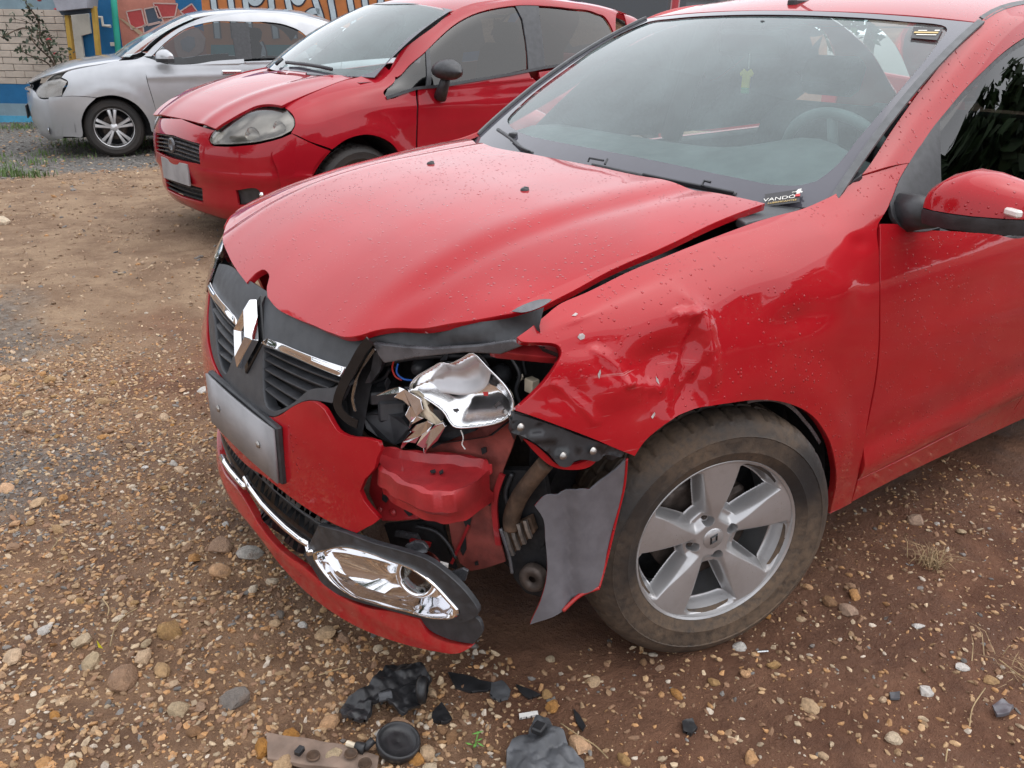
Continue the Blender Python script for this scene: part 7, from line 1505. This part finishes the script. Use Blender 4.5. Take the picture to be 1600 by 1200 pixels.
def tree(loc, h, rad, seed, label, lf='leaf_dark', n=420, ls=.10):
    r_ = np.random.default_rng(seed); root = empty('tree', loc); tag(root, label, 'tree', 'trees round the yard')
    tb = MB(); tb.tube([(0, 0, -.1), (.05, .03, h*.25), (-.05, .05, h*.5), (.02, 0, h*.75)], [h*.035, h*.028, h*.02, h*.008], 9)
    cen = []
    for k in range(9):
        a = r_.uniform(0, 6.28); z = h*r_.uniform(.35, .7); e = np.array([math.cos(a)*rad*.7, math.sin(a)*rad*.7, z+h*r_.uniform(.1, .25)]); tb.tube([(0, 0, z), e*.5+np.array([0, 0, z*.5]), e], [h*.012, h*.008, h*.003], 6)
    tb.build('trunk', M['bark'], root, True)
    d = r_.normal(size=(n, 3)); d /= np.linalg.norm(d, axis=1)[:, None]; rr = r_.random(n)**.45; cen = np.array([0, 0, h*.66])+d*rr[:, None]*np.array([rad, rad, h*.36])*(1+.35*np.sin(d[:, :1]*5+seed)*np.cos(d[:, 1:2]*4))
    V, F = leaves(cen, ls, 22, .16, seed+1); o = np_mesh('crown', V, F, M[lf]); link(o, root)
ray_t = (-15.2, -9.0, 0)
tree((-15.5, -8.6, 0), 4.2, 2.2, 11, 'green tree showing over the roof of the red hatchback')
tree((-9.5, 7.2, 0), 4.4, 2.8, 12, 'broad dark tree standing off the right side of the damaged car', n=700, ls=.2)
tree((-6.2, 6.2, 0), 2.6, 1.7, 13, 'low dark tree standing off the right side of the damaged car', n=600, ls=.18)
tree((-17.5, -4.5, 0), 4.0, 2.6, 17, 'dark tree standing far behind the damaged car')
tree((-19, -13, 0), 4.6, 3.0, 18, 'far green tree behind the red vehicles')
tree((-20, 0.5, 0), 4.2, 2.8, 19, 'dark tree far behind the boot of the damaged car')
tree((6.4, -8.2, 0), 6.0, 2.4, 14, 'tall dark tree off the nose of the damaged car')
tree((9.0, -2.0, 0), 5.0, 2.4, 15, 'rounded tree further off the nose of the damaged car')
tree((-1.0, 12.0, 0), 5.5, 3.0, 16, 'wide dark tree far behind the photographer')
# rose bush
bush = empty('rose_bush', (wx, wy, wz), wa); tag(bush, 'thin rose bush with red flowers before the beige block wall', 'bush')
stems = [[(0.8854,-0.5,0.6805),(0.8512,-0.5,0.8486),(0.7773,-0.5,1.06),(0.6958,-0.5,1.223),(0.5496,-0.5,1.294)], [(0.9018,-0.5,0.6807),(0.8922,-0.5,0.895),(0.8448,-0.5,1.076),(0.8008,-0.5,1.269),(0.7027,-0.5,1.341)], [(0.8854,-0.5,0.6805),(0.9001,-0.5,0.8494),(0.966,-0.5,1.032),(0.9096,-0.5,1.077),(0.8105,-0.5,1.15)], [(0.869,-0.5,0.6802),(0.7774,-0.5,0.8016),(0.651,-0.5,0.9063),(0.5327,-0.5,0.965)], [(0.9182,-0.5,0.681),(1.003,-0.5,0.79),(1.071,-0.5,0.8979),(1.112,-0.5,0.8529)], [(0.8491,-0.5,0.9247),(0.9336,-0.5,1.032),(0.9767,-0.5,1.002)], [(0.7963,-0.5,1.075),(0.7668,-0.5,1.342),(0.7818,-0.5,1.504),(0.8284,-0.5,1.664)], [(0.7298,-0.5,1.149),(0.5772,-0.5,1.191),(0.411,-0.5,1.083),(0.3331,-0.5,1.097)]]
sb_ = MB(); cen = []
for s_ in stems:
    P = crv(s_, 6); P = P+np.stack([0*P[:, 0], .12*np.sin(np.arange(len(P))*.4), 0*P[:, 0]], -1); sb_.tube(P, np.linspace(.012, .004, len(P)), 5); cen += list(P[len(P)//3::2])
sb_.build('stem', M['bark'], bush, True)
V, F = leaves(np.array(cen), .034, 5, .045, 77, .55); link(np_mesh('foliage', V, F, M['leaf_bush']), bush)
for q in [(1.094,-0.52,1.421),(0.9916,-0.52,0.8973),(0.8982,-0.52,1.52),(0.9329,-0.52,1.062)]:
    b_ = MB(); P = stone_shape(I2, int(abs(q[0])*1000), .5)*.035+np.array(q); b_.add(P, [tuple(f) for f in J2]); b_.build('flower', M['petal'], bush, True)
# grass along the far edge and at the left border
def grass(name, centers, n_per, spread, hgt, mat, label, seed, kind='stuff', cat='grass', width=.004, lean=.5):
    r_ = np.random.default_rng(seed); C_ = np.repeat(np.asarray(centers, float), n_per, 0); m = len(C_); x = C_[:, 0]+r_.normal(0, spread, m); y = C_[:, 1]+r_.normal(0, spread, m); z = gh(x, y)
    a = r_.uniform(0, 6.28, m); ln = np.abs(r_.normal(lean, .3, m)); h = hgt*r_.uniform(.5, 1.2, m)
    d = np.stack([np.cos(a), np.sin(a), 0*a], -1); s = np.stack([-np.sin(a), np.cos(a), 0*a], -1)*width; B = np.stack([x, y, z-.003], -1); up = np.array([0, 0, 1.])
    mid = B+up*(h*.6)[:, None]+d*(h*ln*.35)[:, None]; tip = B+up*(h*.85)[:, None]*np.cos(ln*.6)[:, None]+d*(h*ln)[:, None]
    V = np.stack([B-s, B+s, mid+s*.7, mid-s*.7, tip], 1).reshape(-1, 3); i = (np.arange(m)*5)[:, None]
    F = np.concatenate([i+np.array([[0, 1, 2]]), i+np.array([[0, 2, 3]]), i+np.array([[3, 2, 4]])], 0); o = np_mesh(name, V, F, M[mat]); link(o); tag(o, label, cat, kind=kind); return o
r_ = np.random.default_rng(5); gc = np.stack([r_.uniform(-1.8, .8, 160), r_.uniform(-11.6, -8.0, 160)], -1); gc = gc[fbm(gc[:, 0]*1.2, gc[:, 1]*1.2, 3, 40) > -.02]
grass('grass', gc, 26, .10, .07, 'leaf_grass', 'scrubby green grass beyond the grey chippings', 6)
gl0 = [(0.1601,-7.005,0),(0.0795,-6.84,0),(-0.0285,-6.622,0),(0.0844,-7.574,0)]; grass('grass_clump', [p[:2] for p in gl0], 60, .06, .10, 'leaf_grass', 'green grass clump at the left border', 8)


# ------------------------------------------------------------------ debris on the ground
simple('debris_black', (.022, .022, .024), .38, var=.35, vs=20, bump=.35, bs=40)
simple('debris_grey', (.075, .078, .085), .55, var=.35, vs=14, bump=.4, bs=30)
simple('debris_dust', (.24, .17, .13), .8, var=.3, vs=14, bump=.3, bs=60)
simple('dry_straw', (.36, .26, .14), .8, var=.3); simple('weed_green', (.12, .30, .05), .6, var=.3); simple('petal_yellow', (.75, .70, .03), .5)
def sheet(name, pts, mat, label, cat, z=.012, th=.006, crumple=.012, seed=1, group=None, res=.010, parent=None, arch=.0, facet=False):
    """crumpled plastic sheet lying on the ground; pts = ground points"""
    P = np.array(pts)[:, :2]; c = P.mean(0)
    def S(u, v):
        u, v = np.broadcast_arrays(np.asarray(u, float), np.asarray(v, float)); return np.stack([u, v, gh(u, v)+z], -1)
    sz = np.ptp(P, axis=0).max()
    def d(uv, p):
        x, y = uv[:, 0], uv[:, 1]; q = np.hypot(x-c[0], y-c[1])/sz
        return crumple*(2.2*np.abs(fbm(x*17, y*17, 3, seed))+.5*fbm(x*50, y*50, 2, seed+3))+arch*(1-np.clip(q*1.7, 0, 1)**2)
    o = panel(name, S, [(p[0], p[1], 1) for p in P], mat, parent, res=res, flange=max(th, z*.9), disp=d, flat=facet); 
    if parent is None: tag(o, label, cat, group)
    return o
sheet('plastic_housing', [(0.7979,0.4793,0.02),(0.768,0.4658,0.02),(0.7287,0.4706,0.02),(0.6886,0.4502,0.02),(0.6482,0.4226,0.02),(0.6123,0.4385,0.02),(0.5841,0.47,0.02),(0.5907,0.5124,0.02),(0.6236,0.5534,0.02),(0.6567,0.5724,0.02),(0.6975,0.5795,0.02),(0.7096,0.5472,0.02),(0.7175,0.5177,0.02),(0.7385,0.5164,0.02),(0.7676,0.5411,0.02),(0.795,0.5253,0.02),(0.8032,0.501,0.02)], M['debris_black'], 'crumpled black plastic lamp housing lying in front of the bumper lip', 'debris', .010, .008, .034, 3, arch=.018, res=.006)
hs = [o for o in scene.objects if o.name == 'plastic_housing'][0]
q = [(0.6547,0.5577,0.05)][0]; MB().lathe([(.016, .0), (.026, .004), (.030, .014), (.027, .022), (.018, .024)], c=q, axis='y', n=20, rot=rotm((0, 0, 1), .9)).build('neck', M['debris_black'], hs, True)
q = [(0.7246,0.5208,0.04),(0.6989,0.5303,0.04)]; MB().tube(q, .010, 8).build('rib', M['debris_grey'], hs)
G_ = 'plastic shards on the ground'
sheet('plastic_shard', [(0.5391,0.5067,0.006),(0.5148,0.5353,0.006),(0.4943,0.574,0.006),(0.4715,0.6012,0.006),(0.5021,0.609,0.006),(0.5351,0.5895,0.006),(0.5544,0.5602,0.006)], M['debris_black'], 'long glossy black shard below the end of the bumper lip', 'shard', .006, .004, .004, 5, G_)
sheet('plastic_shard', [(0.481,0.5947,0.01),(0.4576,0.6017,0.01),(0.459,0.6365,0.01),(0.4782,0.6523,0.01),(0.501,0.65,0.01),(0.505,0.6225,0.01)], M['debris_grey'], 'crumpled dark grey shard beside the long black shard', 'shard', .008, .005, .016, 6, G_, .006)
sheet('plastic_shard', [(0.4395,0.63,0.006),(0.4241,0.6567,0.006),(0.4152,0.6884,0.006),(0.4429,0.6802,0.006),(0.4454,0.6561,0.006)], M['debris_black'], 'small pointed black shard right of the crumpled grey shard', 'shard', .006, .004, .003, 7, G_, .006)
sheet('plastic_shard', [(0.6059,0.5817,0.008),(0.6125,0.6312,0.008),(0.6338,0.6338,0.008),(0.6514,0.6116,0.008),(0.637,0.5943,0.008)], M['debris_black'], 'triangular black shard between the black housing and the weed', 'shard', .008, .004, .014, 8, G_, .006)
sheet('plastic_shard', [(0.3832,0.761,0.006),(0.3848,0.7836,0.006),(0.3974,0.8159,0.006),(0.4126,0.8228,0.006),(0.4039,0.7927,0.006)], M['debris_black'], 'narrow black shard behind the grey rag', 'shard', .005, .004, .004, 9, G_, .006)
sheet('plastic_shard', [(0.4896,0.7058,0.006),(0.4517,0.7221,0.006),(0.4577,0.7318,0.006),(0.4966,0.7169,0.006)], M['white_card'], 'thin white shard above the grey rag', 'shard', .006, .004, .002, 10, G_, .006)
sheet('plastic_shard', [(0.2263,0.9319,0.008),(0.2031,0.9399,0.008),(0.2141,0.9638,0.008),(0.2387,0.968,0.008),(0.2435,0.951,0.008)], M['debris_black'], 'small black lump in the mud below the wheel', 'shard', .008, .006, .02, 11, G_, .006)
sheet('plastic_shard', [(-0.214,1.148,0.008),(-0.2325,1.161,0.008),(-0.2136,1.172,0.008),(-0.1975,1.16,0.008)], M['debris_grey'], 'small grey scrap in the mud left of the jagged white stone', 'shard', .006, .004, .008, 12, G_, .006)
sheet('plastic_shard', [(-0.3485,1.309,0.01),(-0.3828,1.315,0.01),(-0.3849,1.336,0.01),(-0.3503,1.344,0.01),(-0.3301,1.329,0.01)], M['flap_grey'], 'crumpled pale grey scrap near the right border', 'shard', .010, .006, .02, 13, G_, .006)
sheet('rag', [(0.5015,0.7659,0.02),(0.486,0.7594,0.02),(0.4689,0.7767,0.02),(0.4763,0.798,0.02),(0.4896,0.8057,0.02),(0.4755,0.8335,0.02),(0.4828,0.8579,0.02),(0.4801,0.9012,0.02),(0.4988,0.9331,0.02),(0.6263,0.838,0.02),(0.5852,0.788,0.02),(0.5635,0.7767,0.02),(0.5278,0.786,0.02)], M['debris_grey'], 'crumpled grey plastic sheet at the bottom border', 'debris', .012, .01, .034, 14, arch=.024, res=.007)
rg = [o for o in scene.objects if o.name == 'rag'][0]; MB().box([(0.517,0.8044,0.055)][0], (.014, .012, .008), rotm((0, 0, 1), .4), .003).build('clip', M['debris_black'], rg)
# bent metal strip
bar = [(0.9453,0.4412,0.012),(0.9147,0.4793,0.012),(0.8693,0.5326,0.012),(0.8316,0.5713,0.012),(0.791,0.6352,0.012),(0.8145,0.6665,0.012),(0.8597,0.6248,0.012),(0.9172,0.574,0.012),(0.9716,0.509,0.012)]
bo = sheet('metal_strip', bar, M['debris_dust'], 'dusty bent metal strip with bolt holes at the bottom border', 'debris', .012, .010, .004, 15, arch=.004)
for pp in ([(0.8996,0.5655,0.026)], [(0.8269,0.6441,0.026)], [(0.8374,0.6056,0.026)]): MB().lathe([(.0, -.004), (.010, -.0035), (.0115, .0005), (.013, .0008), (.014, -.003)], c=np.array(pp[0])-np.array([0, 0, .004]), axis='z', n=20).build('bolt_hole', M['rusty'], bo, True)
MB().box([(0.9188,0.5454,0.028)][0], (.010, .007, .006), rotm((0, 0, 1), .5), .002).build('clip', M['debris_black'], bo)
# round lamp cap
cc_ = [(0.7468,0.636,0.02)][0]; capo = MB(); capo.lathe([(.0, .0), (.020, .003), (.034, .001), (.038, .007), (.040, .010), (.043, .011), (.0455, .007), (.045, -.004), (.042, -.012)], c=cc_, axis='z', n=40, rot=rotm((1, .3, 0), -.22)); capo = capo.build('lamp_cap', M['debris_black'], None, True); tag(capo, 'round black lamp cap lying on the gravel', 'debris')
# bulb holder
bh = [(0.8297,0.5739,0.018),(0.8193,0.5923,0.018),(0.8081,0.6091,0.018)]; b_ = MB(); b_.tube([bh[0], bh[1]], .006, 8); bho = b_.build('bulb_holder', M['cream_plastic']); tag(bho, 'small black bulb holder between the metal strip and lamp cap', 'debris')
b_ = MB(); b_.tube([bh[1], bh[2]], [.010, .012], 10); b_.tube([bh[2], np.array(bh[2])+np.array([-.02, .0, .012])], .008, 8); b_.build('socket', M['debris_black'], bho, True)
sc_ = [(-0.0819,0.8868,0.01),(-0.1046,0.9007,0.01)]; b_ = MB(); b_.tube(sc_, .003, 6); b_ = b_.build('screw', M['chrome_rough']); tag(b_, 'small bright screw in the mud below the tyre', 'screw')
# plants
gt = [(-0.7832,0.9357,0)][0]; g = grass('dry_grass', [gt[:2]], 90, .020, .065, 'dry_straw', 'tuft of dry straw-coloured grass right of the wheel', 21, None, 'grass', .0012, 1.1)
gt = [(-0.5232,1.287,-0)][0]; g = grass('dry_grass', [gt[:2]], 30, .035, .07, 'dry_straw', 'sparse dry grass at the right border', 22, None, 'grass', .0012, 1.4)
wd = empty('weed', [(0.6182,0.7236,0)][0]); tag(wd, 'tiny green weed between the lamp cap and grey sheet', 'weed')
b_ = MB()
b_.tube([(0, 0, 0), (-.008, -.006, .012), (-.016, -.012, .016)], .0014, 5); b_.build('stem', M['weed_green'], wd)
for (dx, dy, a, L) in ((-.020, -.018, 2.6, .013), (.004, .006, .6, .011), (.012, -.004, 1.9, .010), (-.006, .012, -1.1, .009), (-.012, .0, .1, .009)):
    d = np.array([math.cos(a), math.sin(a), .25])*L; s_ = np.array([-math.sin(a), math.cos(a), 0])*L*.3; c = np.array([dx, dy, .014]); b_ = MB(); b_.add([c-d, c-s_, c+d, c+s_, c+np.array([0, 0, .002])], [(0, 1, 4), (1, 2, 4), (2, 3, 4), (3, 0, 4)]); b_.build('leaf', M['weed_green'], wd)
yp = np.array([(1.15,-0.0239,0.015)][0]); b_ = MB(); b_.add([yp+np.array(v) for v in ((-.006, 0, 0), (0, -.004, .012), (.004, .002, .030), (.004, .006, .012))], [(0, 1, 2), (0, 2, 3)]); b_ = b_.build('petal', M['petal_yellow']); tag(b_, 'bright yellow petal standing among the stones', 'petal')
# twigs
TW = [[(1.129,-0.0226,0.015),(1.1,-0.0884,0.015),(1.068,-0.1197,0.015),(1.035,-0.1334,0.015)], [(0.7677,-0.5166,0.012),(0.7364,-0.5401,0.012),(0.7168,-0.5733,0.012)], [(1.093,-0.2301,0.012),(1.091,-0.1798,0.012),(1.102,-0.1498,0.012)], [(0.7829,0.3508,0.012),(0.7508,0.3562,0.012),(0.7193,0.3636,0.012)], [(-0.3932,1.273,0.012),(-0.31,1.286,0.012),(-0.2479,1.31,0.012)], [(0.4417,0.7864,0.012),(0.4342,0.8367,0.012),(0.4254,0.8758,0.012),(0.4277,0.9161,0.012)], [(0.8891,0.4848,0.01),(0.8793,0.4699,0.01),(0.8796,0.4584,0.01)], [(-0.1487,1.314,0.012),(-0.1135,1.329,0.012)], [(1.147,-0.5394,0.012),(1.122,-0.5808,0.012),(1.125,-0.6037,0.012)], [(-0.5154,1.244,0.012),(-0.5055,1.278,0.012),(-0.4959,1.311,0.012)]]
TL = ['curved dry twig right of the yellow petal', 'pale straw beside the bumper lip', 'bent dark twig left of the curved dry twig', 'straight straw left of the crumpled black housing', 'thin dry stalk below the right border scrap', 'long dry stalk behind the grey sheet', 'tiny straw on the gravel behind the metal strip', 'short straw at the bottom right', 'short straw in the gravel near the left border', 'dry stalk at the right border']
for p, lb in zip(TW, TL): b_ = MB(); b_.tube(crv(p, 5), .0016, 5); o = b_.build('twig', M['dry_straw'], None, True); tag(o, lb, 'twig', 'dry twigs and straw')
# hanging football-shirt ornament
orn = empty('hanging_ornament', (-.935, 0, 1.30)); tag(orn, 'small yellow and green shirt ornament hanging behind the windscreen', 'ornament')
b_ = MB(); b_.tube([(0, 0, 0), (0, .002, -.05)], .0015, 5); b_.build('cord', M['ink_white'], orn)
def shirt(z0, h, mat, w=.045):
    b_ = MB(); b_.prism([(.0, -w*.5, z0), (0, -w, z0-h*.25), (0, -w*.8, z0-h*.4), (0, -w*.55, z0-h*.3), (0, -w*.55, z0-h), (0, w*.55, z0-h), (0, w*.55, z0-h*.3), (0, w*.8, z0-h*.4), (0, w, z0-h*.25), (0, w*.5, z0), (0, 0, z0-.01)], (1, 0, 0), .006); return b_.build('shirt', mat, orn)
shirt(-.05, .055, M['yellow_cloth'], .026); b_ = MB(); b_.box((.003, 0, -.114), (.005, .015, .010), None, .003); b_.build('shorts', M['green_cloth'], orn)
